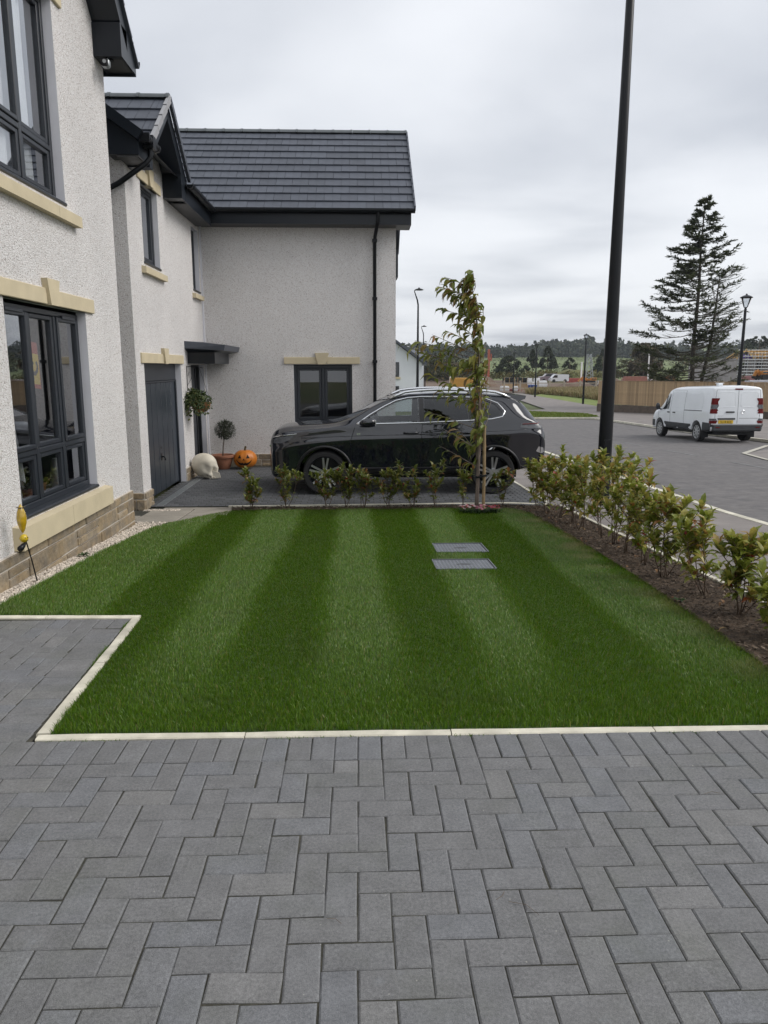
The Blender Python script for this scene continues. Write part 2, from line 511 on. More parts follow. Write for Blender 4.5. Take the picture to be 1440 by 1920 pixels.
def paver_mat():
    m, n, l, b = nt('charcoal_block_paver')
    tc = n.new('ShaderNodeTexCoord'); oi = n.new('ShaderNodeObjectInfo'); ge = n.new('ShaderNodeNewGeometry')
    a = n.new('ShaderNodeMath'); a.operation = 'ADD'; l.new(oi.outputs['Random'], a.inputs[0]); l.new(ge.outputs['Random Per Island'], a.inputs[1])
    fr = n.new('ShaderNodeMath'); fr.operation = 'FRACT'; l.new(a.outputs[0], fr.inputs[0])
    # world position gives speckle and bloom that run on from block to block
    pos = ge.outputs['Position']
    sp = n.new('ShaderNodeTexNoise'); sp.inputs['Scale'].default_value = 330; sp.inputs['Detail'].default_value = 2; l.new(pos, sp.inputs['Vector'])
    bl = n.new('ShaderNodeTexNoise'); bl.inputs['Scale'].default_value = 11; bl.inputs['Detail'].default_value = 6; bl.inputs['Roughness'].default_value = .65; l.new(pos, bl.inputs['Vector'])
    rp = n.new('ShaderNodeValToRGB')
    e = rp.color_ramp.elements
    e[0].position = 0; e[0].color = (.138, .140, .143, 1); e[1].position = 1; e[1].color = (.166, .166, .167, 1)
    for p_, c_ in ((.3, (.140, .141, .143)), (.62, (.148, .149, .151)), (.8, (.144, .149, .158)), (.92, (.156, .156, .154))):
        x = e.new(p_); x.color = c4(c_)
    l.new(fr.outputs[0], rp.inputs[0])
    m1 = n.new('ShaderNodeMapRange'); m1.inputs[1].default_value = .3; m1.inputs[2].default_value = .7; m1.inputs[3].default_value = .78; m1.inputs[4].default_value = 1.24; l.new(sp.outputs[0], m1.inputs[0])
    m2 = n.new('ShaderNodeMapRange'); m2.inputs[1].default_value = .3; m2.inputs[2].default_value = .72; m2.inputs[3].default_value = .87; m2.inputs[4].default_value = 1.16; l.new(bl.outputs[0], m2.inputs[0])
    mu = n.new('ShaderNodeMath'); mu.operation = 'MULTIPLY'; l.new(m1.outputs[0], mu.inputs[0]); l.new(m2.outputs[0], mu.inputs[1])
    vm = n.new('ShaderNodeVectorMath'); vm.operation = 'SCALE'; l.new(rp.outputs[0], vm.inputs[0]); l.new(mu.outputs[0], vm.inputs['Scale'])
    # lime bloom on a few spots
    bl2 = n.new('ShaderNodeTexNoise'); bl2.inputs['Scale'].default_value = 4.5; bl2.inputs['Detail'].default_value = 8; bl2.inputs['Roughness'].default_value = .75; l.new(pos, bl2.inputs['Vector'])
    m3 = n.new('ShaderNodeMapRange'); m3.inputs[1].default_value = .60; m3.inputs[2].default_value = .74; m3.inputs[4].default_value = .45; l.new(bl2.outputs[0], m3.inputs[0])
    mx = n.new('ShaderNodeMix'); mx.data_type = 'RGBA'; mx.inputs[7].default_value = (.21, .225, .245, 1)
    l.new(m3.outputs[0], mx.inputs[0]); l.new(vm.outputs[0], mx.inputs[6])
    # moss film
    bl3 = n.new('ShaderNodeTexNoise'); bl3.inputs['Scale'].default_value = 1.7; bl3.inputs['Detail'].default_value = 7; bl3.inputs['Roughness'].default_value = .7; l.new(pos, bl3.inputs['Vector'])
    m4 = n.new('ShaderNodeMapRange'); m4.inputs[1].default_value = .5; m4.inputs[2].default_value = .75; m4.inputs[4].default_value = .35; l.new(bl3.outputs[0], m4.inputs[0])
    mx2 = n.new('ShaderNodeMix'); mx2.data_type = 'RGBA'; mx2.inputs[7].default_value = (.098, .108, .078, 1)
    l.new(m4.outputs[0], mx2.inputs[0]); l.new(mx.outputs[2], mx2.inputs[6])
    # coarser aggregate and pale grit
    sp2 = n.new('ShaderNodeTexNoise'); sp2.inputs['Scale'].default_value = 95; sp2.inputs['Detail'].default_value = 3; l.new(pos, sp2.inputs['Vector'])
    m5 = n.new('ShaderNodeMapRange'); m5.inputs[1].default_value = .3; m5.inputs[2].default_value = .7; m5.inputs[3].default_value = .84; m5.inputs[4].default_value = 1.18; l.new(sp2.outputs[0], m5.inputs[0])
    vm2 = n.new('ShaderNodeVectorMath'); vm2.operation = 'SCALE'; l.new(mx2.outputs[2], vm2.inputs[0]); l.new(m5.outputs[0], vm2.inputs['Scale'])
    vg = n.new('ShaderNodeTexVoronoi'); vg.inputs['Scale'].default_value = 26; l.new(pos, vg.inputs['Vector'])
    m6 = n.new('ShaderNodeMapRange'); m6.inputs[1].default_value = .055; m6.inputs[2].default_value = .085; m6.inputs[3].default_value = .55; m6.inputs[4].default_value = 0; l.new(vg.outputs['Distance'], m6.inputs[0])
    sc_ = n.new('ShaderNodeSeparateColor'); l.new(vg.outputs['Color'], sc_.inputs[0])
    gt = n.new('ShaderNodeMath'); gt.operation = 'GREATER_THAN'; gt.inputs[1].default_value = .80; l.new(sc_.outputs[0], gt.inputs[0])
    mu6 = n.new('ShaderNodeMath'); mu6.operation = 'MULTIPLY'; l.new(m6.outputs[0], mu6.inputs[0]); l.new(gt.outputs[0], mu6.inputs[1])
    mx3 = n.new('ShaderNodeMix'); mx3.data_type = 'RGBA'; mx3.inputs[7].default_value = (.36, .35, .32, 1); l.new(mu6.outputs[0], mx3.inputs[0]); l.new(vm2.outputs[0], mx3.inputs[6])
    l.new(mx3.outputs[2], b.inputs['Base Color'])
    b.inputs['Roughness'].default_value = .8; b.inputs['Specular IOR Level'].default_value = .35
    bp = n.new('ShaderNodeBump'); bp.inputs['Strength'].default_value = .55; bp.inputs['Distance'].default_value = .003
    l.new(sp.outputs[0], bp.inputs['Height']); l.new(bp.outputs[0], b.inputs['Normal'])
    return m


MT['paver'] = paver_mat()

# the land as one sheet out to the horizon
sheet('ground', [(-3000, -60), (3000, -60), (3000, 5500), (-3000, 5500)], m_earth, -.06, tag=STRUCT)

# ---- near driveway: block pavers laid herringbone behind a soldier course
PIT = .1018
U = PIT
YS = 3.105           # front face of the concrete edging
drive = sheet('driveway', [(-2.85, -4), (7, -4), (7, YS), (-1.46, YS), (-1.60, 5.08), (-2.85, 5.13)], m_joint, -.006, tag=STRUCT)


def paver_mesh(w, d, name='paver'):
    """block with a chamfered arris; origin at the centre of its top"""
    a, b, c, h = w / 2, d / 2, .0052, .05
    v = []
    for (x, y, z) in ((a - c, b - c, 0), (a, b, -c * .8), (a - .0005, b - .0005, -h)):
        v += [(-x, -y, z), (x, -y, z), (x, y, z), (-x, y, z)]
    f = [(0, 1, 2, 3)]
    for r in (0, 4):
        f += [(r + k, r + 4 + k, r + 4 + (k + 1) % 4, r + (k + 1) % 4) for k in range(4)]
    me = bpy.data.meshes.new(name); me.from_pydata(v, [], f); me.update(); me.materials.append(MT['paver'])
    return me


J = .0034
pm_full = paver_mesh(2 * U - J, U - J)
pm_half = paver_mesh(U - J, U - J)
pav = []      # (x, y, mesh key, rotated, )


def lay_herring(x0, ytop, c0, c1, r0, r1, inside):
    """cells of U x U; the column c=0 starts at x0, row 0 hangs from ytop"""
    for r in range(r0, r1):
        for c in range(c0, c1):
            d = (3 + c - r) % 4
            cx, cy = x0 + (c + .5) * U, ytop - (r + .5) * U
            if d == 0:      # left half of a lying block
                a, b = inside(cx, cy), inside(cx + U, cy)
                if a and b: pav.append((cx + U / 2, cy, 'f', 0))
                elif a: pav.append((cx, cy, 'h', 0))
                elif b: pav.append((cx + U, cy, 'h', 0))
            elif d == 2:    # lower half of a standing block
                a, b = inside(cx, cy), inside(cx, cy + U)
                if a and b: pav.append((cx, cy + U / 2, 'f', 1))
                elif a: pav.append((cx, cy, 'h', 0))
                elif b: pav.append((cx, cy + U, 'h', 0))


YB = YS - .005 - 2 * U          # lower edge of the soldier course
XJ = -.012
lay_herring(XJ, YB, -28, 60, 0, 62, lambda x, y: y < YB)
k0 = -28
while XJ + (k0 + .5) * U < 6.2:
    pav.append((XJ + (k0 + .5) * U, YB + U, 'f', 1)); k0 += 1
# the path beside the lawn
ex = lambda y: -1.475 - .068 * (y - 3.1)          # inner side of the slanted edging
yy = YB + 2 * U + U / 2
while yy < 4.87:
    pav.append((ex(yy) - U - .008, yy, 'f', 0)); yy += U
YT = 5.065
for k in range(14): pav.append((ex(YT - U) - .012 - (k + .5) * U, YT - U - .002 * k, 'f', 1))
PX0 = -1.485
n_main = len(pav)
lay_herring(PX0 - 2 * U - 8 * U, YT - 2 * U, -4, 8, 0, 17, lambda x, y: x < PX0 - 2 * U and YB + 2 * U < y < YT - 2 * U)
pav = pav[:n_main] + [(q[0] - .068 * (q[1] - 3.1), q[1], q[2], q[3]) for q in pav[n_main:]]
pav = [q for q in pav if q[0] > -2.84]


def view_size(x, y):
    v = np.array([x, y, g(y)]) - CP; z = v @ FW
    if z < .4: return -1
    px, py = 720 + FPX * (v @ RT) / z, 960 - FPX * (v @ UP) / z
    if not (-90 < px < 1530 and py < 2010): return -1
    return FPX / z


pav.sort(key=lambda q: -view_size(q[0], q[1]))
rest = MB()
for i, (x, y, k, rot) in enumerate(pav):
    me = pm_full if k == 'f' else pm_half
    dz = g(y) + rng.uniform(-.0012, .0014); t1, t2, t3 = rng.gauss(0, .006), rng.gauss(0, .006), rng.gauss(0, .009)
    jx, jy = rng.gauss(0, .0011), rng.gauss(0, .0011)
    rz = (R(90) if rot else 0) + t3 + (math.pi if rng.random() < .5 else 0)
    if i < 300 and view_size(x, y) > 0:
        o = bpy.data.objects.new('paver', me); COL.objects.link(o); o.parent = drive
        o.location = (x + jx, y + jy, dz); o.rotation_euler = (t1, t2, rz)
    else:
        ca, sa = math.cos(rz), math.sin(rz)
        rest.add([(x + jx + p.co.x * ca - p.co.y * sa, y + jy + p.co.x * sa + p.co.y * ca, dz + p.co.z + p.co.x * t2 * .6) for p in me.vertices], [tuple(q.vertices) for q in me.polygons])
rest.build('outlying_pavers', MT['paver'], drive, tag=STUFF)

# ---- pale concrete edging kerbs round the lawn, each length a piece of its own
edging = thing('lawn_edging', 'narrow cream concrete edging strip stepping round the near end of the striped lawn', 'edging', (0, 3.14, 0))


def edge_run(a, b, w, parent, pieces, name='edging_block', top=.008, zf=None):
    a, b = Vector((a[0], a[1], 0)), Vector((b[0], b[1], 0)); t = (b - a).normalized(); s = Vector((-t.y, t.x, 0))
    L = (b - a).length
    for k in range(pieces):
        p0, p1 = a + t * (L * k / pieces + .0025), a + t * (L * (k + 1) / pieces - .0025)
        n_ = 6
        mb = MB(); rings = []
        for q in range(n_ + 1):
            P = p0 + (p1 - p0) * (q / n_)
            z = (zf(P.x, P.y) if zf else g(P.y)) + top
            j1, j2 = rng.gauss(0, .0012), rng.gauss(0, .0012)
            w2 = w / 2
            rings.append([P - s * (w2 + j1) + Vector((0, 0, z - .1)), P - s * (w2 + j1) + Vector((0, 0, z - .006)), P - s * (w2 - .006 + j1) + Vector((0, 0, z + j2 * .5)),
                          P + s * (w2 - .006 + j2) + Vector((0, 0, z + j1 * .5)), P + s * (w2 + j2) + Vector((0, 0, z - .006)), P + s * (w2 + j2) + Vector((0, 0, z - .1))])
        vs = [p_ for r_ in rings for p_ in r_]
        fs = [(i * 6 + k2, i * 6 + k2 + 1, (i + 1) * 6 + k2 + 1, (i + 1) * 6 + k2) for i in range(n_) for k2 in range(5)]
        fs += [(0, 1, 2, 3, 4, 5)[::-1], tuple(n_ * 6 + k2 for k2 in range(6))]
        fs = [tuple(reversed(q)) for q in fs]
        mb.add(vs, fs).build(name, MT['edging'], parent)


MT['edging'] = mat('cream_concrete_edging', (.62, .59, .49), .85, .22, 8, .5, 90, .003, objrand=.07, col2=(.50, .475, .39))
edge_run((-1.45, 3.140), (3.2, 3.110), .050, edging, 5)
edge_run((-1.438, 3.175), (-1.575, 5.085), .062, edging, 2)
edge_run((-1.56, 5.118), (-2.88, 5.165), .056, edging, 2)

# ---- footway, road and kerbs
sheet('footway', [(3.05, -20), (5.22, -20), (5.22, 30), (5.3, 46), (-12, 46), (-12, 40), (2.95, 34), (2.95, 11), (3.05, 10.9)], m_footway, -.004, tag=STRUCT)
fk = [gnd(1420, 828), gnd(1215, 803), gnd(1110, 787), gnd(1000, 786)]
FX = 14.25
road = sheet('road', [(5.2, -20), (FX, -20), (FX, 44.5), (13.2, 45.3), (-20, 46.0), (-20, 40), (5.2, 38)], m_asphalt, -.016, tag=STRUCT)
pe = [tuple(gnd(*q)[:2]) for q in ((1165, 770), (1133, 764), (1060, 752), (1002, 742))]
fw2 = sheet('far_footway', [(FX, -20), (24, -20), (24, 46), (20.4, 57.2), *pe, (24.5, 118), (21.5, 118), (15.5, 62), (14.0, 60.5), (-18, 62), (-18, 58.5), (11.5, 58.5), (15.9, 52.0), (15.4, 47.4), (13.0, 46.2), (-18, 46.7), (-18, 46.0), (13.2, 45.3), (FX, 44.5)], m_footway, .03, tag=STRUCT)
m_verge = mat('bright_verge_grass', (.115, .17, .028), .9, .25, 1.5, .5, 12, .03, col2=(.16, .19, .045))
verge_poly = [(11.4, 58.6), (-18, 58.6), (-18, 46.72), (13.0, 46.25), (15.35, 47.45), (15.8, 51.9)]
sheet('verge', verge_poly, m_verge, .045, tag=STRUCT)
sheet('verge.001', pe + [tuple(gnd(*q)[:2]) for q in ((1013, 739), (1070, 744.5), (1133, 752), (1165, 757))], m_verge, .02, tag=STRUCT)

kl = thing('kerb_line', 'flush pale kerb line between the near footway and the road', 'kerb', (5.2, 15, g(15)))
for a_, b_ in ((-6, -1), (-1, 4), (4, 9), (9, 14), (14, 19), (19, 24), (24, 30)):
    xk = lambda y: 5.17 + .018 * max(0, y - 6)
    edge_run((xk(a_), a_), (xk(b_), b_), .12, kl, 3, 'kerb_stone', .006)
kb = thing('kerb_line', 'long low concrete kerb along the far side of the road, behind the white van', 'kerb', (FX, 30, g(30)))
for a_, b_ in ((14, 20), (20, 26), (26, 32), (32, 38), (38, 44.4)):
    edge_run((FX - .06, a_), (FX - .06, b_), .13, kb, 6, 'kerb_stone', .10)
kc = thing('kerb_line', 'low concrete kerb round the grassed corner across the road', 'kerb', (12, 45.6, g(45)))
edge_run((FX - .1, 44.5), (13.1, 45.25), .13, kc, 2, 'kerb_stone', .10)
edge_run((13.1, 45.25), (-10, 45.95), .13, kc, 20, 'kerb_stone', .10)
# painted lines on the road
jn = [gnd(1395, 850), gnd(1440, 835), gnd(1440, 862)]
ml = MB()


def stripe(mb, a, b, w, dz=-.010):
    a, b = Vector((a[0], a[1], 0)), Vector((b[0], b[1], 0)); t = (b - a).normalized(); s = Vector((-t.y, t.x, 0)) * w / 2
    n_ = max(1, int((b - a).length / 1.0))
    for k in range(n_):
        p0, p1 = a + (b - a) * k / n_, a + (b - a) * (k + 1) / n_
        q = [p0 - s, p1 - s, p1 + s, p0 + s]
        mb.add([(p.x, p.y, g(p.y) + dz) for p in q], [(0, 1, 2, 3)])


apron = thing('side_road_apron', 'pale edged corner of block paved side access beside the white van', 'paving', tuple(jn[0]))
ap = sheet('surface', [(jn[0][0], jn[0][1]), (jn[2][0], jn[2][1]), (16, 17.0), (17, 27)], m_footway, -.008, apron)
mb = MB(); stripe(mb, jn[0], jn[1], .16, .004); stripe(mb, jn[0], jn[2], .12, .004); stripe(mb, jn[2], (jn[2][0] + .3, jn[2][1] - 3.0), .12, .004)
mb.build('edge_strip', m_kerb, apron)
for y0, y1 in ((12.2, 14.2), (16.2, 18.2), (20.2, 22.2), (24.2, 26.2), (8.2, 10.2), (4.2, 6.2)):
    mb = MB(); stripe(mb, (9.3, y0), (9.3, y1), .09)
    mb.build('lane_mark', mat('worn_road_paint', (.17, .17, .17), .8, .4, 5), road)

# ---- neighbour's drive: level apron in front of the garage, falling to the footway at its right end
ZD = -.41


def gd(x, y):
    t = min(1, max(0, (x - 2.2) / .75)); t = t * t * (3 - 2 * t)
    return ZD * (1 - t) + g(y) * t


YE = 11.05        # edging between bed and drive
drive2 = MB()
xs = [-3.2, -1, 1, 2.2, 2.3, 2.4, 2.5, 2.6, 2.7, 2.8, 2.95]
ysr = [YE + .02, 12, 13, 14, 15, 15.74]
for i in range(len(xs) - 1):
    for j in range(len(ysr) - 1):
        q = [(xs[i], ysr[j]), (xs[i + 1], ysr[j]), (xs[i + 1], ysr[j + 1]), (xs[i], ysr[j + 1])]
        drive2.add([(x, y, gd(x, y) - .006) for x, y in q], [(0, 1, 2, 3)])
for (xa, ya), (xb, yb) in zip([(2.95, 15.74), (.8, 15.74), (.8, 21), (2.95, 30), ], [(.8, 15.74), (.8, 21), (2.95, 30), (2.95, 15.74)]): pass
d2 = drive2.build('neighbour_driveway', m_joint, tag=STRUCT)
sheet('side_ground', [(.6, 15.74), (2.96, 15.74), (2.96, 33), (-12, 40), (-12, 21)], m_footway, -.002, tag=STRUCT)
blk = MB()
y = YE + .03; r = 0
while y < 15.5:
    x = -3.24 + (.5 * 2 * U if r % 2 else 0)
    # running bond, long side across the drive
    while x < 2.85:
        z = gd(x, y) + rng.uniform(-.001, .001); z2 = gd(x + 2 * U, y)
        a, b, c, d = x + .004, x + 2 * U - .004, y + .004, y + U - .004
        cc = .007
        blk.add([(a + cc, c + cc, z), (b - cc, c + cc, z2), (b - cc, d - cc, z2), (a + cc, d - cc, z), (a, c, z - .008), (b, c, z2 - .008), (b, d, z2 - .008), (a, d, z - .008)],
                [(0, 1, 2, 3), (0, 4, 5, 1), (1, 5, 6, 2), (2, 6, 7, 3), (3, 7, 4, 0)])
        x += 2 * U
    y += U; r += 1
MT['paver_dark'] = mat('dark_block_paver', (.075, .078, .083), .8, .2, 30, .4, 200, .003, island=.22)
blk.build('pavers', MT['paver_dark'], d2, tag=STUFF)
e2 = thing('lawn_edging', 'thin pale edging kerb between the shrub bed and the dark car', 'edging', (0, YE, ZD))
edge_run((-1.95, YE - .02), (2.9, YE + .14), .05, e2, 6, 'edging_block', .012, zf=lambda x, y: gd(x, y) if x < 2.2 else gd(x, y))
e3 = thing('lawn_edging', 'pale edging kerb at the tail end of the dark car', 'edging', (2.95, 13, g(13)))
edge_run((2.93, YE + .2), (3.02, 15.6), .06, e3, 5, 'edging_block', .012, zf=gd)
e4 = thing('lawn_edging', 'pale concrete edging between the shrub hedge and the footway', 'edging', (3.03, 7, g(7)))
edge_run((3.03, 3.2), (3.03, 10.95), .055, e4, 8, 'edging_block', .03)
# drainage channel in front of the garage door
ch = thing('drain_channel', 'grey linear drainage channel set in the paving before the garage door', 'drain', (-2.98, 12.5, ZD))
mb = MB(); mb.box(-3.05, -2.93, 11.1, 14.1, ZD - .02, ZD + .004); mb.build('channel_frame', MT['metal'], ch)
mb = MB()
for k in range(58): mb.box(-3.04, -2.94, 11.12 + k * .051, 11.15 + k * .051, ZD + .004, ZD + .009)
mb.build('grating', MT['metal'], ch, tag=STUFF)

# ---- slab path between the two houses
sl = MB()
path = sheet('slab_path', [(-7, 9.5), (-2.45, 9.46), (-1.87, 11.0), (-1.87, 11.09), (-7, 11.09)], m_joint, -.005, tag=STRUCT)
for (xa, xb, ya, yb) in ((-2.42, -1.86, 10.32, 10.90), (-2.42, -1.98, 9.72, 10.30), (-3.02, -2.44, 9.72, 10.30), (-3.02, -2.44, 10.32, 10.90), (-3.62, -3.04, 9.72, 10.30), (-4.22, -3.64, 9.72, 10.3), (-2.9, -1.86, 10.92, 11.065)):
    mb = MB(); a0 = MB()
    mb.cbox(xa, xb, ya, yb, -.05, .006, .005)
    mb.v = [(x_, y_, z_ + g(y_)) for x_, y_, z_ in mb.v]
    mb.build('slab', m_slab, path)

# ---- pale gravel strip along the house wall
gravel = sheet('gravel_strip', [(-2.9, 5.19), (-2.72, 5.19), (-2.70, 7.5), (-2.60, 9.3), (-2.45, 9.55), (-2.9, 9.72)], m_gravelbed, -.004, tag=STRUCT)
gv = MB()
ico = bmesh.new(); bmesh.ops.create_icosphere(ico, subdivisions=1, radius=1); ico.verts.index_update()
IV = [v.co.copy() for v in ico.verts]; IF = [tuple(v.index for v in f.verts) for f in ico.faces]; ico.free()


def blob(mb, p, r, sq=(1, 1, 1), jit=.2, rn=rng):
    rot = Matrix.Rotation(rn.uniform(0, 6.28), 3, 'Z') @ Matrix.Rotation(rn.uniform(-.6, .6), 3, 'X')
    mb.add([(rot @ Vector((v.x * sq[0] * rn.uniform(1 - jit, 1 + jit), v.y * sq[1] * rn.uniform(1 - jit, 1 + jit), v.z * sq[2] * rn.uniform(1 - jit, 1 + jit)))) * r + Vector(p) for v in IV], IF)


for k in range(3000):
    y = rng.uniform(5.2, 9.7); wmax = float(np.interp(y, [5.2, 7.5, 9.3, 9.7], [-2.73, -2.71, -2.61, -2.5]))
    x = rng.uniform(-2.9, wmax); r_ = rng.uniform(.007, .016)
    blob(gv, (x, y, g(y) + r_ * .4), r_, (1, .8, .65))
for k in range(260):
    y = rng.uniform(10.72, 10.88); x = rng.uniform(-3.15, -2.62); r_ = rng.uniform(.008, .016)
    blob(gv, (x, y, g(y) + r_ * .5), r_, (1, .8, .65))
MT['pebble'] = mat('pale_pebbles', (.52, .46, .39), .85, .1, 30, island=.35)
gv.build('pebbles', MT['pebble'], gravel, tag=STUFF)
we = thing('lawn_edging', 'thin buried edging between the pale gravel strip and the lawn', 'edging', (-2.7, 7.5, g(7.5)))
edge_run((-2.735, 5.2), (-2.70, 7.5), .02, we, 2, 'edging_block', .01); edge_run((-2.70, 7.5), (-2.60, 9.3), .02, we, 2, 'edging_block', .01)

# ---- lawn: soil sheet and mown grass
LAWN = [(-1.405, 3.175), (2.33, 3.15), (2.31, 3.9), (2.38, 5), (2.43, 6.2), (2.46, 8), (2.47, 9.6), (2.42, 10.4), (2.28, 10.72), (2.0, 10.83), (-1.6, 10.80), (-1.85, 10.74), (-2.05, 10.45), (-2.3, 9.9), (-2.5, 9.45), (-2.59, 9.2), (-2.69, 7.5), (-2.72, 5.2), (-1.545, 5.15)]
lawn = sheet('lawn', LAWN, m_soil, .0, tag=STRUCT)
COVERS = [(.79, 1.33, 7.40, 7.92), (.70, 1.26, 6.58, 7.04)]


def in_poly(px, py, poly):
    c = np.zeros(len(px), bool); n_ = len(poly)
    for i in range(n_):
        x1, y1 = poly[i]; x2, y2 = poly[(i + 1) % n_]
        if y1 == y2: continue
        cr = ((y1 > py) != (y2 > py)) & (px < (x2 - x1) * (py - y1) / (y2 - y1) + x1)
        c ^= cr
    return c


def grass(name, poly, dens_fn, nmax, h0, lean_fn, matr, parent, seed=1, wid=.0035, zoff=0., holes=()):
    """real blades: two faces each, leaning as the mower or the wind left them"""
    r_ = np.random.default_rng(seed)
    P = np.array(poly); lo, hi = P.min(0), P.max(0)
    px = r_.uniform(lo[0], hi[0], nmax); py = r_.uniform(lo[1], hi[1], nmax)
    k = in_poly(px, py, poly) & (r_.random(nmax) < dens_fn(px, py))
    for (a, b, c, d) in holes: k &= ~((px > a) & (px < b) & (py > c) & (py < d))
    px, py = px[k], py[k]; n_ = len(px)
    gz = np.interp(py, GY, GZ) + zoff
    lx, ly, hs = lean_fn(px, py, r_)
    h = h0 * hs * r_.uniform(.65, 1.25, n_)
    ang = r_.uniform(0, np.pi, n_); w = wid * r_.uniform(.7, 1.3, n_) * (1 + np.maximum(0, py - 4) * .10)
    bx, by = np.cos(ang) * w / 2, np.sin(ang) * w / 2
    v = np.zeros((n_, 5, 3))
    v[:, 0] = np.stack([px - bx, py - by, gz], 1); v[:, 1] = np.stack([px + bx, py + by, gz], 1)
    mx, my = px + lx * h * .35, py + ly * h * .35; mz = gz + h * .6
    v[:, 2] = np.stack([mx + bx * .8, my + by * .8, mz], 1); v[:, 3] = np.stack([mx - bx * .8, my - by * .8, mz], 1)
    ln = np.sqrt(np.maximum(.08, 1 - .55 * (lx ** 2 + ly ** 2)))
    v[:, 4] = np.stack([px + lx * h, py + ly * h, gz + h * ln], 1)
    base = np.arange(n_)[:, None] * 5
    me = bpy.data.meshes.new(name)
    q = (base + np.array([[0, 1, 2, 3]])); t = (base + np.array([[3, 2, 4]]))
    loops = np.concatenate([q, t], 1).astype(np.int32)          # 7 loops a blade
    me.vertices.add(n_ * 5); me.vertices.foreach_set('co', v.reshape(-1).astype(np.float32))
    me.loops.add(n_ * 7); me.loops.foreach_set('vertex_index', loops.reshape(-1))
    ls = (np.arange(n_)[:, None] * 7 + np.array([[0, 4]])).reshape(-1).astype(np.int32)
    me.polygons.add(n_ * 2); me.polygons.foreach_set('loop_start', ls)
    me.update(calc_edges=True); me.validate()
    return link(name, me, matr, parent, tag=STUFF)


SB0 = np.array([-1.85, -1.30, -.78, -.28, .24, .70, 1.16, 1.74, 2.30])     # stripe edges at y = 5.2
SB1 = np.array([-1.95, -1.42, -.78, -.30, .18, .80, 1.34, 1.90, 2.42])     # at y = 9.9


def stripe_sign(px, py):
    t = np.clip((py - 5.2) / 4.7, -.5, 1.2)[:, None]
    ed = SB0[None] * (1 - t) + SB1[None] * t + (.015 * np.sin(py * 1.7) + .01 * np.sin(py * 4.3 + px))[:, None]
    idx = (px[:, None] > ed).sum(1)
    sgn = np.where(idx % 2 == 0, 1., -1.)        # +1: combed away from the house end of the view
    d_ = np.abs(px[:, None] - ed).min(1)
    sgn *= np.clip(d_ / .10, 0, 1)
    fade = np.clip((py - 3.3) / 1.3, .12, 1)
    return sgn * fade


def lawn_lean(px, py, r_):
    s = stripe_sign(px, py)
    n_ = len(px)
    n1 = np.array([mnoise.noise((x * .9, y * .9, 3.)) for x, y in zip(px[::7], py[::7])]); n1 = np.repeat(n1, 7)[:n_]
    n2 = np.array([mnoise.noise((x * 3.1, y * 3.1, 9.)) for x, y in zip(px[::7], py[::7])]); n2 = np.repeat(n2, 7)[:n_]
    edge = np.clip((3.75 - py) / .5, 0, 1) * .35 + np.clip((px + 2.0) * -1.2, 0, .3)
    return .30 * r_.normal(size=n_) + .35 * n2, s * .70 + .26 * r_.normal(size=n_) + .25 * n1, 1 + .35 * n1 + edge


def sorted_cells(px, py):
    return np.ones(len(px))


m_grass = leaf_mat('mown_grass', [(0, (.052, .122, .003)), (.5, (.086, .178, .006)), (.88, (.122, .218, .017)), (.96, (.17, .195, .035)), (1, (.26, .21, .08))], .36, .34, spec=.5)
# worn, drier patches of turf
_n, _l = m_grass.node_tree.nodes, m_grass.node_tree.links
_g = _n.new('ShaderNodeNewGeometry'); _t = _n.new('ShaderNodeTexNoise'); _t.inputs['Scale'].default_value = 1.6; _t.inputs['Detail'].default_value = 6; _t.inputs['Roughness'].default_value = .6
_l.new(_g.outputs['Position'], _t.inputs['Vector'])
_r = _n.new('ShaderNodeMapRange'); _r.inputs[1].default_value = .54; _r.inputs[2].default_value = .78; _r.inputs[4].default_value = .75; _l.new(_t.outputs[0], _r.inputs[0])
_ramp = [q for q in _n if q.type == 'VALTORGB'][0]
_m = _n.new('ShaderNodeMix'); _m.data_type = 'RGBA'; _m.inputs[7].default_value = (.085, .125, .025, 1); _l.new(_r.outputs[0], _m.inputs[0]); _l.new(_ramp.outputs[0], _m.inputs[6])
# straw-coloured fringe beside the planting bed
_sx = _n.new('ShaderNodeSeparateXYZ'); _l.new(_g.outputs['Position'], _sx.inputs[0])
_e = _n.new('ShaderNodeMapRange'); _e.inputs[1].default_value = 2.02; _e.inputs[2].default_value = 2.42; _l.new(_sx.outputs[0], _e.inputs[0])
_t2 = _n.new('ShaderNodeTexNoise'); _t2.inputs['Scale'].default_value = 3.2; _t2.inputs['Detail'].default_value = 4; _l.new(_g.outputs['Position'], _t2.inputs['Vector'])
_r2 = _n.new('ShaderNodeMapRange'); _r2.inputs[1].default_value = .40; _r2.inputs[2].default_value = .66; _l.new(_t2.outputs[0], _r2.inputs[0])
_mu = _n.new('ShaderNodeMath'); _mu.operation = 'MULTIPLY'; _l.new(_e.outputs[0], _mu.inputs[0]); _l.new(_r2.outputs[0], _mu.inputs[1])
_m0 = _m; _m = _n.new('ShaderNodeMix'); _m.data_type = 'RGBA'; _m.inputs[7].default_value = (.27, .24, .10, 1); _l.new(_mu.outputs[0], _m.inputs[0]); _l.new(_m0.outputs[2], _m.inputs[6])
for _s in [q for q in _n if q.type in ('BSDF_PRINCIPLED', 'BSDF_TRANSLUCENT')]: _l.new(_m.outputs[2], _s.inputs[0])
grass('grass_blades', LAWN, lambda x, y: np.interp(y, [3, 4.2, 7, 11], [1, .85, .55, .42]), 880000, .026, lawn_lean, m_grass, lawn, 3, .0026, 0., COVERS)

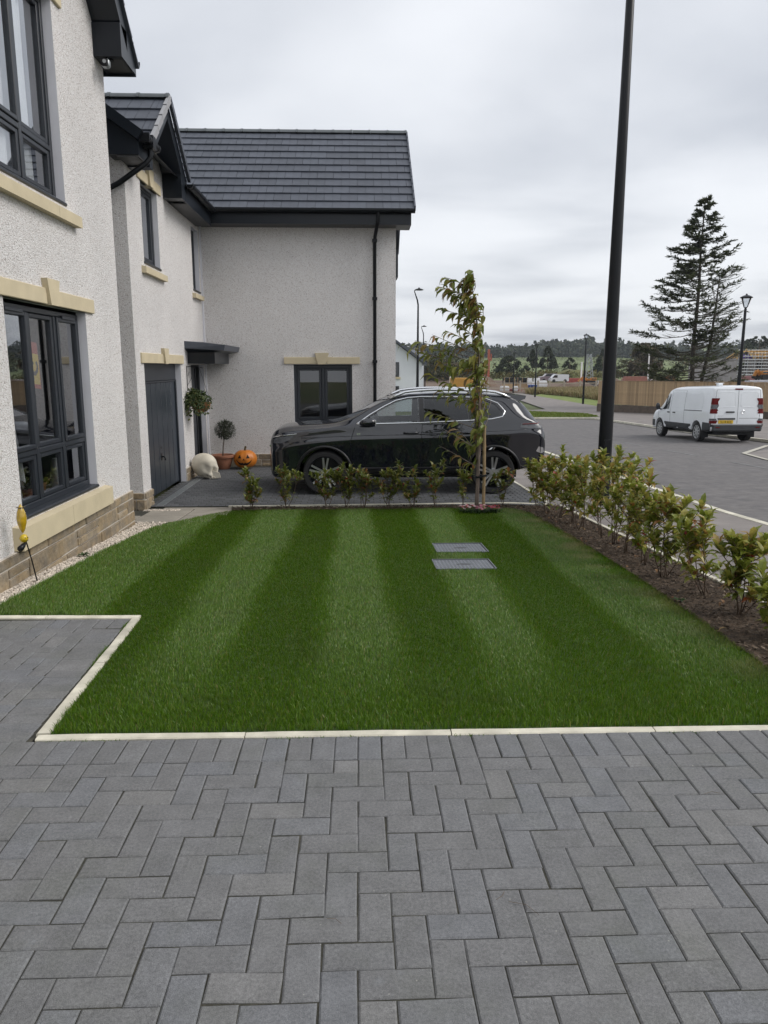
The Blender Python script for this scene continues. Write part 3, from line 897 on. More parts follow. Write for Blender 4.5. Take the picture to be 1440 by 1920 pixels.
# ---- planting bed with bark mulch
BED = [(2.28, 3.16), (3.0, 3.15), (3.0, 11.0), (-1.9, 11.02), (-1.85, 10.70), (2.0, 10.78), (2.26, 10.66), (2.40, 10.3), (2.45, 8), (2.42, 6.2), (2.36, 5), (2.30, 3.9)]
bed = sheet('planting_bed', BED, m_mulch, .012, tag=STRUCT)
ch_ = MB()
bedP = np.random.default_rng(5)
cnt = 0
while cnt < 9000:
    n_ = 4000
    bx_, by_ = bedP.uniform(-1.9, 3.0, n_), bedP.uniform(3.16, 11.0, n_)
    k = in_poly(bx_, by_, BED)
    for x, y in zip(bx_[k], by_[k]):
        if cnt >= 9000: break
        L_ = rng.uniform(.008, .035); a_ = rng.uniform(0, 6.28); z_ = g(y) + .014 + rng.uniform(0, .022) + .02 * mnoise.noise((x * 4, y * 4, 1))
        t_ = Vector((math.cos(a_), math.sin(a_), rng.uniform(-.5, .5))) * L_ / 2; s_ = Vector((-math.sin(a_), math.cos(a_), rng.uniform(-.6, .6))) * rng.uniform(.003, .009)
        P_ = Vector((x, y, z_))
        ch_.add([P_ - t_ - s_, P_ + t_ - s_, P_ + t_ + s_, P_ - t_ + s_], [(0, 1, 2, 3)]); cnt += 1
MT['chips'] = leaf_mat('bark_chips', [(0, (.028, .018, .010)), (.5, (.058, .039, .025)), (.9, (.095, .068, .046)), (1, (.19, .15, .11))], .9, 0.)
ch_.build('bark_chips', MT['chips'], bed, tag=STUFF)

# dropped leaves on the mulch, moss and grass in the joint beside the path edging and along the lawn edging
lt = MB()
for k in range(70):
    x_, y_ = rng.uniform(2.35, 2.98), rng.uniform(3.2, 10.9)
    a_ = rng.uniform(0, 6.28); lt.leaf((x_, y_, g(y_) + .035 + rng.uniform(0, .012)), (math.cos(a_), math.sin(a_), rng.uniform(-.1, .2)), (rng.gauss(0, .3), rng.gauss(0, .3), 1), rng.uniform(.03, .07), rng.uniform(.015, .03), .3)
lt.build('leaf_litter', leaf_mat('dead_leaf', [(0, (.10, .05, .025)), (.5, (.20, .11, .05)), (.8, (.25, .17, .07)), (1, (.20, .05, .03))], .7, .15), bed, tag=STUFF)
def tuft_lean(px, py, r_): return .5 * r_.normal(size=len(px)), .5 * r_.normal(size=len(px)), .5 + r_.random(len(px))
def gapn(f): return lambda x, y: np.array([max(0, mnoise.noise((a * f, b * f, 5.)) + .15) * 1.6 for a, b in zip(x, y)])
grass('joint_grass', [(-1.478, 3.12), (-1.466, 3.12), (-1.598, 5.05), (-1.616, 5.05)], gapn(3.), 9000, .022, tuft_lean, m_grass, drive, 11, .003, -.002)
grass('joint_moss', [(-1.4, 3.088), (2.4, 3.072), (2.4, 3.084), (-1.4, 3.1)], gapn(5.), 2600, .012, tuft_lean, m_grass, drive, 12, .003, -.002)

# ================================================================ HOUSES
def wall_panel(name, axis, pos, a0, a1, z0, z1, openings, matr, parent, top=None, face=1, reveal=.1, rev_mat=None):
    """wall face in the plane axis=pos between a0..a1 (the other horizontal axis) and z0..z1 with rectangular openings;
    top: optional list of (a, z) gable points above z1; face: side the face looks to; reveals go back by `reveal`"""
    aa = sorted(set([a0, a1] + [o[0] for o in openings] + [o[1] for o in openings]))
    zz = sorted(set([z0, z1] + [o[2] for o in openings] + [o[3] for o in openings]))
    mb = MB()
    def P(a, z, d=0):
        return (pos - face * d, a, z) if axis == 'x' else (a, pos - face * d, z)
    flip = (axis == 'x') == (face > 0)
    for i in range(len(aa) - 1):
        for j in range(len(zz) - 1):
            ca, cz = (aa[i] + aa[i + 1]) / 2, (zz[j] + zz[j + 1]) / 2
            if any(o[0] < ca < o[1] and o[2] < cz < o[3] for o in openings): continue
            q = [P(aa[i], zz[j]), P(aa[i + 1], zz[j]), P(aa[i + 1], zz[j + 1]), P(aa[i], zz[j + 1])]
            mb.quad(*(q if flip else q[::-1]))
    if top:
        q = [P(a, z) for a, z in top]
        mb.add(q if flip else q[::-1], [tuple(range(len(q)))])
    w = mb.build(name, matr, parent)
    if openings and reveal:
        for (o0, o1, p0, p1) in openings:
            rm = MB()
            c = [(o0, p0), (o1, p0), (o1, p1), (o0, p1)]
            for k in range(4):
                (x0, y0), (x1, y1) = c[k], c[(k + 1) % 4]
                rm.quad(P(x0, y0), P(x1, y1), P(x1, y1, reveal), P(x0, y0, reveal))
            rm.build('reveal', rev_mat or MT['smooth_render'], parent)
    return w


def win_frame(parent, axis, pos, face, a0, a1, z0, z1, lights, trans=None, fw=.055, sash=.045, name='window', cill=True, opens=()):
    """casement window: outer frame, mullions, transom, sashes and a pane of glass in every light; lights = dividing positions"""
    def bx(mb, u0, u1, w0, w1, d0, d1, c=.006):
        lo, hi = sorted((pos - face * d0, pos - face * d1))
        if axis == 'x': mb.cbox(lo, hi, u0, u1, w0, w1, c)
        else: mb.cbox(u0, u1, lo, hi, w0, w1, c)
    W = part_empty(name, parent)
    f = MB()
    bx(f, a0, a0 + fw, z0, z1, 0, .07); bx(f, a1 - fw, a1, z0, z1, 0, .07)
    bx(f, a0 + fw, a1 - fw, z1 - fw, z1, 0, .07); bx(f, a0 + fw, a1 - fw, z0, z0 + fw * 1.1, 0, .07)
    ed = [a0 + fw / 2] + list(lights) + [a1 - fw / 2]
    for q in lights: bx(f, q - fw / 2, q + fw / 2, z0 + fw * 1.1, z1 - fw, .001, .069)
    rows = [(z0 + fw * 1.1, z1 - fw)]
    if trans:
        rows = [(z0 + fw * 1.1, trans - fw / 2), (trans + fw / 2, z1 - fw)]
        for k in range(len(ed) - 1): bx(f, ed[k] + fw / 2, ed[k + 1] - fw / 2, trans - fw / 2, trans + fw / 2, .001, .069)
    f.build('frame', MT['anthracite'], W)
    for r_, (w0, w1) in enumerate(rows):
        for k in range(len(ed) - 1):
            u0, u1 = ed[k] + fw / 2 + .003, ed[k + 1] - fw / 2 - .003
            pr = -.012 if (r_, k) in opens else .012
            s_ = MB()
            bx(s_, u0, u0 + sash, w0 + .003, w1 - .003, pr, pr + .05); bx(s_, u1 - sash, u1, w0 + .003, w1 - .003, pr, pr + .05)
            bx(s_, u0 + sash, u1 - sash, w0 + .003, w0 + sash, pr, pr + .05); bx(s_, u0 + sash, u1 - sash, w1 - sash, w1 - .003, pr, pr + .05)
            s_.build('sash', MT['anthracite'], W)
            gq = MB(); dpt = pos - face * (pr + .03)
            c = [(u0 + sash * .8, w0 + sash * .8), (u1 - sash * .8, w0 + sash * .8), (u1 - sash * .8, w1 - sash * .8), (u0 + sash * .8, w1 - sash * .8)]
            gq.add([((dpt, u, w) if axis == 'x' else (u, dpt, w)) for u, w in c], [(0, 1, 2, 3)])
            gq.build('pane', MT['glass'], W)
    if cill:
        c_ = MB(); bx(c_, a0 - .02, a1 + .02, z0 - .035, z0 + .004, -.10, .05, .012); c_.build('cill', MT['anthracite'], W)
    return W


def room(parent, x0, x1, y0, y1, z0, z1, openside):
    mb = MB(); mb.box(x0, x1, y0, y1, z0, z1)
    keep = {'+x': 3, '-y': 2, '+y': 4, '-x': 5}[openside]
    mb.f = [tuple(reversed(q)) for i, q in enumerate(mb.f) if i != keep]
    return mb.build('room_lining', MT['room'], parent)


def lintel(parent, axis, pos, face, a0, a1, z0, h, proud=.028, key=True):
    def bx(u0, u1, w0, w1, d):
        mb = MB(); lo, hi = sorted((pos - face * .05, pos + face * d))
        return mb.cbox(lo, hi, u0, u1, w0, w1, .006) if axis == 'x' else mb.cbox(u0, u1, lo, hi, w0, w1, .006)
    m_ = (a0 + a1) / 2
    if not key:
        bx(a0, a1, z0, z0 + h, proud).build('lintel', MT['cast'], parent); return
    bx(a0, m_ - .1, z0, z0 + h, proud).build('lintel', MT['cast'], parent)
    bx(m_ + .1, a1, z0, z0 + h, proud).build('lintel', MT['cast'], parent)
    kb_ = MB(); lo, hi = sorted((pos - face * .05, pos + face * (proud + .03)))
    kb_.prism([(m_ - .085, z0 - .004), (m_ + .085, z0 - .004), (m_ + .145, z0 + h * 1.6), (m_ - .145, z0 + h * 1.6)], lo, hi, axis)
    kb_.build('keystone', MT['cast'], parent)


def sill(parent, axis, pos, face, a0, a1, z0, z1, proud=.07, joint=None):
    cuts = [a0] + ([joint] if joint else []) + [a1]
    for u0, u1 in zip(cuts[:-1], cuts[1:]):
        mb = MB(); d0, d1 = pos - face * .1, pos + face * proud
        pr = [(d0, z0), (d1, z0), (d1, z1 - .03), (d0, z1)]
        if axis == 'x': mb.prism(pr, u0 + .002, u1 - .002, 'y')
        else:
            mb.add([(u0 + .002, d, z) for d, z in pr] + [(u1 - .002, d, z) for d, z in pr], [(3, 2, 1, 0), (4, 5, 6, 7), (0, 1, 5, 4), (1, 2, 6, 5), (2, 3, 7, 6), (3, 0, 4, 7)])
        mb.build('sill', MT['cast'], parent)


def plinth(parent, axis, pos, face, a0, a1, ztop, zb_fn, proud=.035, course=(.10, .17, .13), stone=(.3, .8), rn=rng):
    """coursed rubble: each stone a block of its own on a mortar backing"""
    W = part_empty('plinth', parent)
    def bx(mb, u0, u1, w0, w1, d0, d1, c):
        lo, hi = sorted((pos + face * d0, pos + face * d1))
        return mb.cbox(lo, hi, u0, u1, w0, w1, c) if axis == 'x' else mb.cbox(u0, u1, lo, hi, w0, w1, c)
    zmin = min(zb_fn(a0), zb_fn(a1)) - .08
    mb = MB(); bx(mb, a0, a1, zmin, ztop - .004, -.02, proud - .014, .003).build('mortar_bed', MT['mortar'], W)
    z = ztop; r_ = 0
    while z > zmin + .03:
        h = course[r_ % len(course)] if r_ < 9 else .15
        a = a0
        while a < a1 - .02:
            L_ = rn.uniform(*stone); e = min(a1, a + L_)
            if a1 - e < .12: e = a1
            if zb_fn((a + e) / 2) < z + .02:
                hs = [(z - h + .005, z - .005)]
                if h > .13 and rn.random() < .28 and r_ > 0: hs = [(z - h + .005, z - h / 2 - .004), (z - h / 2 + .004, z - .005)]
                for w0, w1 in hs:
                    m2 = MB(); bx(m2, a + .007, e - .007, w0 + .003, w1 - .003, -.015, proud + rn.uniform(-.006, .008), .007)
                    m2.build('stone', MT['stone'], W)
            a = e
        z -= h; r_ += 1
    return W


_tiles = {}


def tile_mesh(w, L_, t=.034):
    """flat interlocking tile with a mock joint down its middle: laid along +x, sloping up along +y"""
    k = (round(w, 4), round(L_, 4))
    if k in _tiles: return _tiles[k]
    mb = MB(); gx = .006
    for x0, x1 in ((0.0035, w / 2 - gx / 2), (w / 2 + gx / 2, w - .0035)):
        mb.add([(x0, 0, 0), (x1, 0, 0), (x1, L_ * 1.12, -.004), (x0, L_ * 1.12, -.004), (x0, 0, t), (x1, 0, t), (x1, L_ * 1.12, .004), (x0, L_ * 1.12, .004)],
               [(4, 5, 6, 7), (0, 1, 5, 4), (1, 2, 6, 5), (3, 0, 4, 7), (0, 3, 2, 1)])
    mb.add([(w / 2 - gx, .003, .0), (w / 2 + gx, .003, .0), (w / 2 + gx, L_ * 1.1, .001), (w / 2 - gx, L_ * 1.1, .001), (w / 2 - gx, .003, t - .006), (w / 2 + gx, .003, t - .006), (w / 2 + gx, L_ * 1.1, .0015), (w / 2 - gx, L_ * 1.1, .0015)], [(4, 5, 6, 7), (0, 1, 5, 4)])
    me = bpy.data.meshes.new('roof_tile'); me.from_pydata(mb.v, [], mb.f); me.update(); me.materials.append(MT['tile'])
    _tiles[k] = me
    return me


def tiles_on(parent, o, ux, us, n_up, gauge, width, tw=.33, keep=None, rn=rng):
    """courses of single tiles: o = eaves corner, ux = unit vector along the eaves, us = unit vector up the slope"""
    o, ux, us = Vector(o), Vector(ux).normalized(), Vector(us).normalized(); nrm = ux.cross(us)
    M3 = Matrix((ux, us, nrm)).transposed()
    pl = Vector(wloc(parent)); me = tile_mesh(tw, gauge)
    for j in range(n_up):
        k = 0; sh = -(tw / 2) * (j % 2)
        while sh + k * tw < width - .02:
            a = max(0, sh + k * tw); b = min(width, sh + (k + 1) * tw)
            P_ = o + ux * a + us * (j * gauge) + nrm * (.012 + rn.uniform(-.001, .002))
            if b - a > .06 and (keep is None or keep(P_ + ux * (b - a) / 2 + us * gauge / 2)):
                mm = me if b - a > tw - .01 else tile_mesh(b - a, gauge)
                t_ = bpy.data.objects.new('roof_tile', mm); COL.objects.link(t_); t_.parent = parent
                t_.matrix_local = Matrix.Translation(P_ - pl) @ M3.to_4x4() @ Matrix.Rotation(rn.gauss(0, .0025), 4, 'X')
            k += 1


def ridge_tiles(parent, a, b, L_=.42, r_=.11):
    a, b = Vector(a), Vector(b); t = (b - a).normalized(); n_ = max(1, round((b - a).length / L_)); L_ = (b - a).length / n_
    sd = t.cross(Vector((0, 0, 1))).normalized()
    for k in range(n_):
        p0, p1 = a + t * (k * L_ + .002), a + t * ((k + 1) * L_ - .002); mb = MB(); vs = []
        for p_, rr in ((p0, r_ + .012), (p0 + t * .04, r_ + .012), (p0 + t * .041, r_), (p1, r_)):
            vs += [p_ + sd * (math.cos(q) * rr) + Vector((0, 0, math.sin(q) * rr * .75 - .05)) for q in [math.pi * i / 8 for i in range(9)]]
        fs = [(i * 9 + q, i * 9 + q + 1, (i + 1) * 9 + q + 1, (i + 1) * 9 + q) for i in range(3) for q in range(8)] + [tuple(range(9))[::-1], tuple(27 + q for q in range(9))]
        mb.add(vs, fs).build('ridge_tile', MT['ridge'], parent, True, 40)


def gutter(parent, a, b, r_=.058, name='gutter'):
    a, b = Vector(a), Vector(b); t = (b - a).normalized(); sd = t.cross(Vector((0, 0, 1))).normalized(); mb = MB()
    prof = [(-1, .25), (-1, -.35), (-.7, -.85), (0, -1.05), (.7, -.85), (1, -.35), (1, .25), (.92, .25), (.9, -.3), (0, -.92), (-.9, -.3), (-.92, .25)]
    vs = [p_ + sd * u * r_ + Vector((0, 0, w * r_)) for p_ in (a, b) for u, w in prof]; n_ = len(prof)
    mb.add(vs, [(k, (k + 1) % n_, n_ + (k + 1) % n_, n_ + k) for k in range(n_)] + [tuple(range(n_))[::-1], tuple(range(n_, 2 * n_))])
    G = mb.build(name, MT['black'], parent)
    L_ = (b - a).length; nb = max(2, int(L_ / .8) + 1)
    for k in range(nb):
        br = MB()
        p_ = a + t * (L_ * (k + .15) / (nb - .7)) if nb > 1 else a
        vs = [q + sd * u * r_ * 1.08 + Vector((0, 0, w * r_ * 1.08)) for q in (p_ - t * .022, p_ + t * .022) for u, w in prof[:7]]
        br.add(vs, [(i, i + 1, 8 + i, 7 + i) for i in range(6)] + [tuple(range(7))[::-1], tuple(range(7, 14))])
        br.build('gutter_bracket', MT['black'], G)
    return G


# ---------------------------------------------------------------- house 1: tall wall beside the lawn
X1, Y1 = -2.90, 9.45
h1 = thing('house', 'near house with speckled cream render, big dark casement windows and stone plinth', 'house', (X1, 6, 0))
GA, GZ0 = 7.30, 5.02             # gable: middle line, wall head
W1 = (6.42, 8.30, .325, 2.20)
W2 = (6.55, 7.97, 3.20, 5.06)
wall_panel('wall', 'x', X1, -5.0, Y1, -.45, GZ0, [W1, W2], MT['render'], h1, reveal=.10) if False else None
hw = 2.15
wall_panel('front_wall', 'x', X1, -5.0, Y1, -.45, 5.06, [W1, W2], MT['render'], h1, top=[(GA - hw, 5.06), (GA + hw, 5.06), (GA, 5.06 + hw)])
mb = MB()
mb.quad((X1, Y1, -.45), (-9, Y1, -.45), (-9, Y1, 5.06), (X1, Y1, 5.06))
mb.quad((X1, -5, -.45), (-9, -5, -.45), (-9, -5, 5.06), (X1, -5, 5.06)); mb.quad((-9, -5, -.45), (-9, Y1, -.45), (-9, Y1, 5.06), (-9, -5, 5.06))
mb.build('side_wall', MT['render'], h1)
plinth(h1, 'x', X1, 1, -4.9, Y1 + .03, .10, lambda a: g(a) - .02)
# lower window
win_frame(h1, 'x', X1 - .085, 1, W1[0], W1[1], W1[2] + .03, W1[3] - .03, (7.05, 7.675), .86, .052, .045, opens={(1, 0), (1, 2)})
lintel(h1, 'x', X1, 1, 6.20, 8.52, 2.20, .145)
sill(h1, 'x', X1, 1, 6.20, 8.54, .105, .325, .085, 7.33)
for q in (6.75, 7.99): MB().cbox(X1 - .085 - .0, X1 - .06, q - .17, q + .17, 2.10, 2.135, .004).build('trickle_vent', MT['anthracite'], h1)
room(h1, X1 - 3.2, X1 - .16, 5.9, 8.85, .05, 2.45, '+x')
win_frame(h1, 'x', X1 - .085, 1, W2[0], W2[1], W2[2] + .03, W2[3] - .01, (7.255,), 3.72, .052, .045, opens={(1, 0)})
lintel(h1, 'x', X1, 1, 6.33, 8.19, 5.06, .145, key=False)
sill(h1, 'x', X1, 1, 6.33, 8.20, 3.03, 3.165, .075, 7.60)
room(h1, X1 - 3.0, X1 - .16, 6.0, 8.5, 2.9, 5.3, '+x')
# curtains behind the panes
def curtain(parent, x, ya, yb, z0, z1, folds, amp=.025, gather=0, slope=0):
    mb = MB(); n_ = folds * 6
    vs = []
    for zi in range(7):
        t = zi / 6
        for k in range(n_ + 1):
            s = k / n_
            yq = ya + (yb - ya) * s * (1 - gather * (1 - t) ** 2)
            vs.append((x + amp * math.sin(s * folds * 2 * math.pi) + .01 * math.sin(s * 9 + t * 3), yq + slope * (1 - t), z0 + (z1 - z0) * t))
    mb.add(vs, [(i * (n_ + 1) + k, i * (n_ + 1) + k + 1, (i + 1) * (n_ + 1) + k + 1, (i + 1) * (n_ + 1) + k) for i in range(6) for k in range(n_)])
    return mb.build('curtain', MT['curtain'], parent, True)
curtain(h1, X1 - .19, 6.5, 7.72, 3.15, 5.05, 8, .018)
curtain(h1, X1 - .30, 6.35, 6.85, .32, 2.2, 4)
cg = curtain(h1, X1 - .34, 6.9, 7.15, .32, 1.25, 3, gather=.0, slope=.18)
# things on the inner window board
mb = MB(); mb.box(X1 - .50, X1 - .165, 6.4, 8.32, .345, .37); mb.build('window_board', MT['white'], h1)
ob = thing('ceramic_lantern', 'white ceramic lantern with oval slots standing inside the lower house window', 'lantern', (X1 - .30, 8.0, .37))
mb = MB(); mb.lathe([(.085, 0), (.09, .02), (.075, .2), (.058, .30), (.05, .31), (.045, .30)], (X1 - .30, 8.0, .37), 20); mb.build('body', MT['white'], ob, True, 40)
mb = MB()
for a_ in (-.5, .5, 1.5):
    cx_, cy_ = X1 - .30 + math.cos(a_) * .078, 8.0 + math.sin(a_) * .078
    mb.lathe([(.0, 0), (.02, 0.0), (.02, .006), (0, .006)], (cx_ - .003, cy_, .53), 12, 'x', 1, 2.4)
mb.build('slot', MT['black'], ob)


def pot_plant(x, y, z, r_, h, label, leafy=True, seed=3):
    o = thing('pot_plant', label, 'pot plant', (x, y, z)); rn = random.Random(seed)
    mb = MB(); mb.lathe([(r_ * .72, 0), (r_, h), (r_ * 1.08, h), (r_ * 1.08, h * 1.14), (r_ * .9, h * 1.14), (r_ * .86, h)], (x, y, z), 18); mb.build('pot', MT['terracotta'], o, True, 35)
    mb = MB()
    for k in range(26):
        a_, e_ = rn.uniform(0, 6.28), rn.uniform(.3, 1.4); d = Vector((math.cos(a_) * math.cos(e_), math.sin(a_) * math.cos(e_), math.sin(e_)))
        mb.leaf((x, y, z + h * 1.05), d, (0, 0, 1), rn.uniform(.08, .16), .03, .3)
    mb.build('leaves', MT['houseplant'], o)
    return o


MT['houseplant'] = leaf_mat('house_plant_leaf', [(0, (.02, .05, .012)), (1, (.05, .09, .03))], .4)
pot_plant(X1 - .30, 7.52, .37, .06, .11, 'terracotta pot of dark leaves standing inside the lower house window, nearest the white lantern', seed=4)
pot_plant(X1 - .30, 7.22, .37, .05, .09, 'small bushy plant in a pot on the middle of the inner window board', seed=5)
pot_plant(X1 - .30, 6.80, .37, .055, .10, 'terracotta pot of dark leaves inside the lower house window next to the curtain', seed=6)

# banner hanging inside the lower window: yellow field, red border, dark rampant beast
bn = thing('flag', 'yellow flag with red border and dark rampant lion hanging inside the lower window', 'flag', (X1 - .24, 7.42, 1.9))
m_fy = mat('flag_yellow', (.72, .52, .03), .8, .05, 4); m_fr = mat('flag_red', (.48, .06, .03), .8, .05, 4); m_fb = mat('flag_lion', (.012, .010, .012), .8, .1, 4)
bx0 = X1 - .24
def wavy(y, z): return bx0 + .012 * math.sin((y - 7.2) * 26 + z * 3)
def flag_patch(y0, y1, z0, z1, dx, n_=12):
    mb = MB(); vs = []
    for j in range(5):
        for k in range(n_ + 1):
            y = y0 + (y1 - y0) * k / n_; z = z0 + (z1 - z0) * j / 4; vs.append((wavy(y, z) + dx, y, z - (y - 7.2) * .12))
    mb.add(vs, [(j * (n_ + 1) + k, j * (n_ + 1) + k + 1, (j + 1) * (n_ + 1) + k + 1, (j + 1) * (n_ + 1) + k) for j in range(4) for k in range(n_)]); return mb
flag_patch(7.26, 7.58, 1.46, 1.90, 0).build('border', m_fr, bn)
flag_patch(7.28, 7.555, 1.50, 1.79, .004).build('field', m_fy, bn)
lion = [(.42, .06), (.47, .16), (.40, .26), (.30, .30), (.22, .26), (.24, .33), (.36, .38), (.34, .46), (.20, .44), (.18, .50), (.32, .54), (.38, .60), (.30, .68), (.34, .80), (.46, .86), (.58, .82), (.60, .72), (.68, .74), (.70, .66), (.62, .60), (.64, .48), (.72, .40), (.80, .46), (.84, .60), (.78, .70), (.84, .78), (.92, .62), (.90, .42), (.78, .28), (.66, .28), (.70, .16), (.62, .06), (.54, .06), (.60, .16), (.54, .24), (.50, .16), (.50, .06)]
mb = MB(); mb.add([(wavy(7.28 + u * .27, 1.5 + w * .28) + .009, 7.28 + u * .27, 1.50 + w * .29 - (.08 + u * .27) * .12) for u, w in lion], [tuple(range(len(lion)))]); lo_ = mb.build('lion', m_fb, bn)
_b = bmesh.new(); _b.from_mesh(lo_.data); bmesh.ops.triangulate(_b, faces=_b.faces[:]); _b.to_mesh(lo_.data); _b.free()

# gable roof of house 1: boxed foot, soffit, barge board, tiles at the verge
XO = X1 + .31                     # outer face of the barge
roof1 = part_empty('roof', h1)
pit = 1.0                         # 45 degrees
foot, ridge_y, ez = 9.66, GA, 5.00
mb = MB(); mb.box(X1 - .02, XO, 9.14, 9.66, ez, 5.34)
mb.build('eaves_box', MT['navy'], roof1)
mb = MB(); mb.box(X1 + .03, XO - .02, 9.22, 9.60, ez - .004, ez + .01); mb.build('soffit_vent', MT['soffit'], roof1)
zr = lambda y: 5.09 + (foot - abs(y - GA) - GA) * 1.0        # top of the rafters at y
mb = MB()
for sg in (1, -1):
    yf, yr = GA + sg * 2.08, GA
    mb.add([(X1 - .02, yf, zr(yf) - .02), (XO, yf, zr(yf) - .02), (XO, yr, zr(yr) - .02), (X1 - .02, yr, zr(yr) - .02), (X1 - .02, yf, zr(yf) - .24), (XO, yf, zr(yf) - .24), (XO, yr, zr(yr) - .24), (X1 - .02, yr, zr(yr) - .24)],
           [(0, 1, 2, 3), (4, 7, 6, 5), (1, 5, 6, 2), (0, 4, 5, 1)])
mb.build('barge_board', MT['navy'], roof1)
mb = MB(); mb.box(-9, XO, 9.66, 9.69, 4.98, 5.24); mb.build('fascia', MT['navy'], roof1)
gutter(h1, (-9, 9.75, 5.17), (XO + .02, 9.75, 5.17))
sl45 = math.sqrt(.5)
tiles_on(roof1, (XO + .035 - 1.65, foot + .03, zr(foot + .03) + .015), (-1, 0, 0), (0, -sl45, sl45), 10, .33, 0.0)
tiles_on(roof1, (XO + .035, foot + .05, zr(foot) - .02), (-1, 0, 0), (0, -sl45, sl45), 10, .33, 1.65)
tiles_on(roof1, (XO + .035 - 1.65, 2 * GA - foot - .05, zr(foot) - .02), (1, 0, 0), (0, sl45, sl45), 10, .33, 1.65)
mb = MB()
for yf in (foot, 2 * GA - foot):
    mb.quad((-9, yf, zr(foot) - .02), (XO, yf, zr(foot) - .02), (XO, GA, zr(GA) - .01), (-9, GA, zr(GA) - .01))
mb.quad((-9, -5, 5.2), (XO, -5, 5.2), (XO - 3, -5, 7.0), (-9, -5, 7.0))
mb.build('roof_deck', MT['tile'], roof1)
mb = MB(); mb.quad((XO - .15, -5.1, 5.1), (XO - .15, 4.9, 5.1), (XO - 3.2, 4.9, 7.4), (XO - 3.2, -5.1, 7.4)); mb.box(XO - .3, XO - .15, -5.1, 4.9, 4.95, 5.14); mb.build('main_slope', MT['tile'], roof1)
ridge_tiles(roof1, (XO, GA, zr(GA) + .03), (-5.5, GA, zr(GA) + .03))
# camera under the eaves box
cc = thing('security_camera', 'small white security camera with black face fixed under the eaves box', 'camera', (X1 + .10, 9.05, 4.97))
mb = MB(); mb.cbox(X1 + .10, X1 + .19, 9.06, 9.14, 4.86, 4.955, .02); mb.build('body', MT['metal'], cc, True, 50)
mb = MB(); mb.cbox(X1 + .108, X1 + .182, 9.046, 9.064, 4.868, 4.947, .012); mb.build('face', MT['black'], cc)
mb = MB(); mb.lathe([(.0, 0), (.02, 0), (.02, .008), (.014, .008), (.012, .004), (0, .004)], (X1 + .145, 9.04, 4.915), 16, 'y'); mb.build('lens', MT['metal'], cc)
mb = MB(); mb.tube([(X1 + .10, 9.09, 4.90), (X1 + .11, 9.12, 4.86), (X1 + .13, 9.16, 4.90), (X1 + .13, 9.18, 5.0)], .012, 8); mb.lathe([(.035, 0), (.035, .02)], (X1 + .16, 9.24, 4.985), 14); mb.build('bracket', MT['black'], cc)

# ---------------------------------------------------------------- house 2: garage front, small wall gable and the wing across the drive
X2, Y2, Y3 = -3.15, 10.89, 15.75
XW = .77
h2 = thing('house', 'neighbouring house with garage door, small front gable and slate-tiled wing', 'house', (X2, 13, ZD))
GO = (11.30, 13.60, -.62, 1.69); UW = (11.64, 12.56, 3.14, 4.30); FD = (14.42, 15.62, -.62, 1.68); SW = (14.97, 15.58, 3.08, 4.26)
EZ = 4.36
wall_panel('front_wall', 'x', X2, Y2, Y3, -.7, EZ, [GO, UW, FD, SW], MT['render'], h2, top=[(11.1, EZ), (13.3, EZ), (12.2, EZ + 1.0)], reveal=.10)
wall_panel('side_wall', 'y', Y2, -9, X2, -.7, EZ, [], MT['render'], h2, top=[(-9, EZ), (X2, EZ), (-6.2, EZ + 2.1)], face=-1)
WW = (-1.34, -.13, .46, 1.69)
wall_panel('wing_wall', 'y', Y3, X2, XW, -.7, 4.42, [WW], MT['render'], h2, face=-1, reveal=.10)
Y4, RY = 20.6, 18.17
wall_panel('wing_end_wall', 'x', XW, Y3, Y4, -1.0, 4.42, [], MT['render'], h2, top=[(Y3, 4.42), (Y4, 4.42), (RY, 6.55)])
mb = MB(); mb.quad((XW, Y4, -1), (-9, Y4, -1), (-9, Y4, 4.42), (XW, Y4, 4.42)); mb.quad((-9, Y2, -1), (-9, Y4, -1), (-9, Y4, 4.42), (-9, Y2, 4.42)); mb.build('back_wall', MT['render'], h2)
# smooth corner beads
mb = MB(); mb.cbox(X2 - .02, X2 + .03, Y3 - .035, Y3 + .01, -.15, 4.4, .004); mb.build('corner_bead', MT['smooth_render'], h2); mb = MB(); mb.cbox(XW - .44, XW - .40, Y3 - .008, Y3 + .01, -.15, 4.4, .002); mb.build('corner_bead', MT['smooth_render'], h2)
# plinths
plinth(h2, 'x', X2, 1, Y2 - .03, GO[0] - .005, -.17, lambda a: ZD - .03, stone=(.3, .45))
plinth(h2, 'x', X2, 1, GO[1] + .005, FD[0] - .01, -.17, lambda a: ZD - .03, stone=(.3, .45))
plinth(h2, 'y', Y2, -1, X2 - .7, X2 + .03, -.17, lambda a: ZD - .03, stone=(.2, .4))
plinth(h2, 'y', Y3, -1, X2 + .06, XW + .03, -.15, lambda a: ZD - .03, stone=(.3, .6), course=(.12, .14))
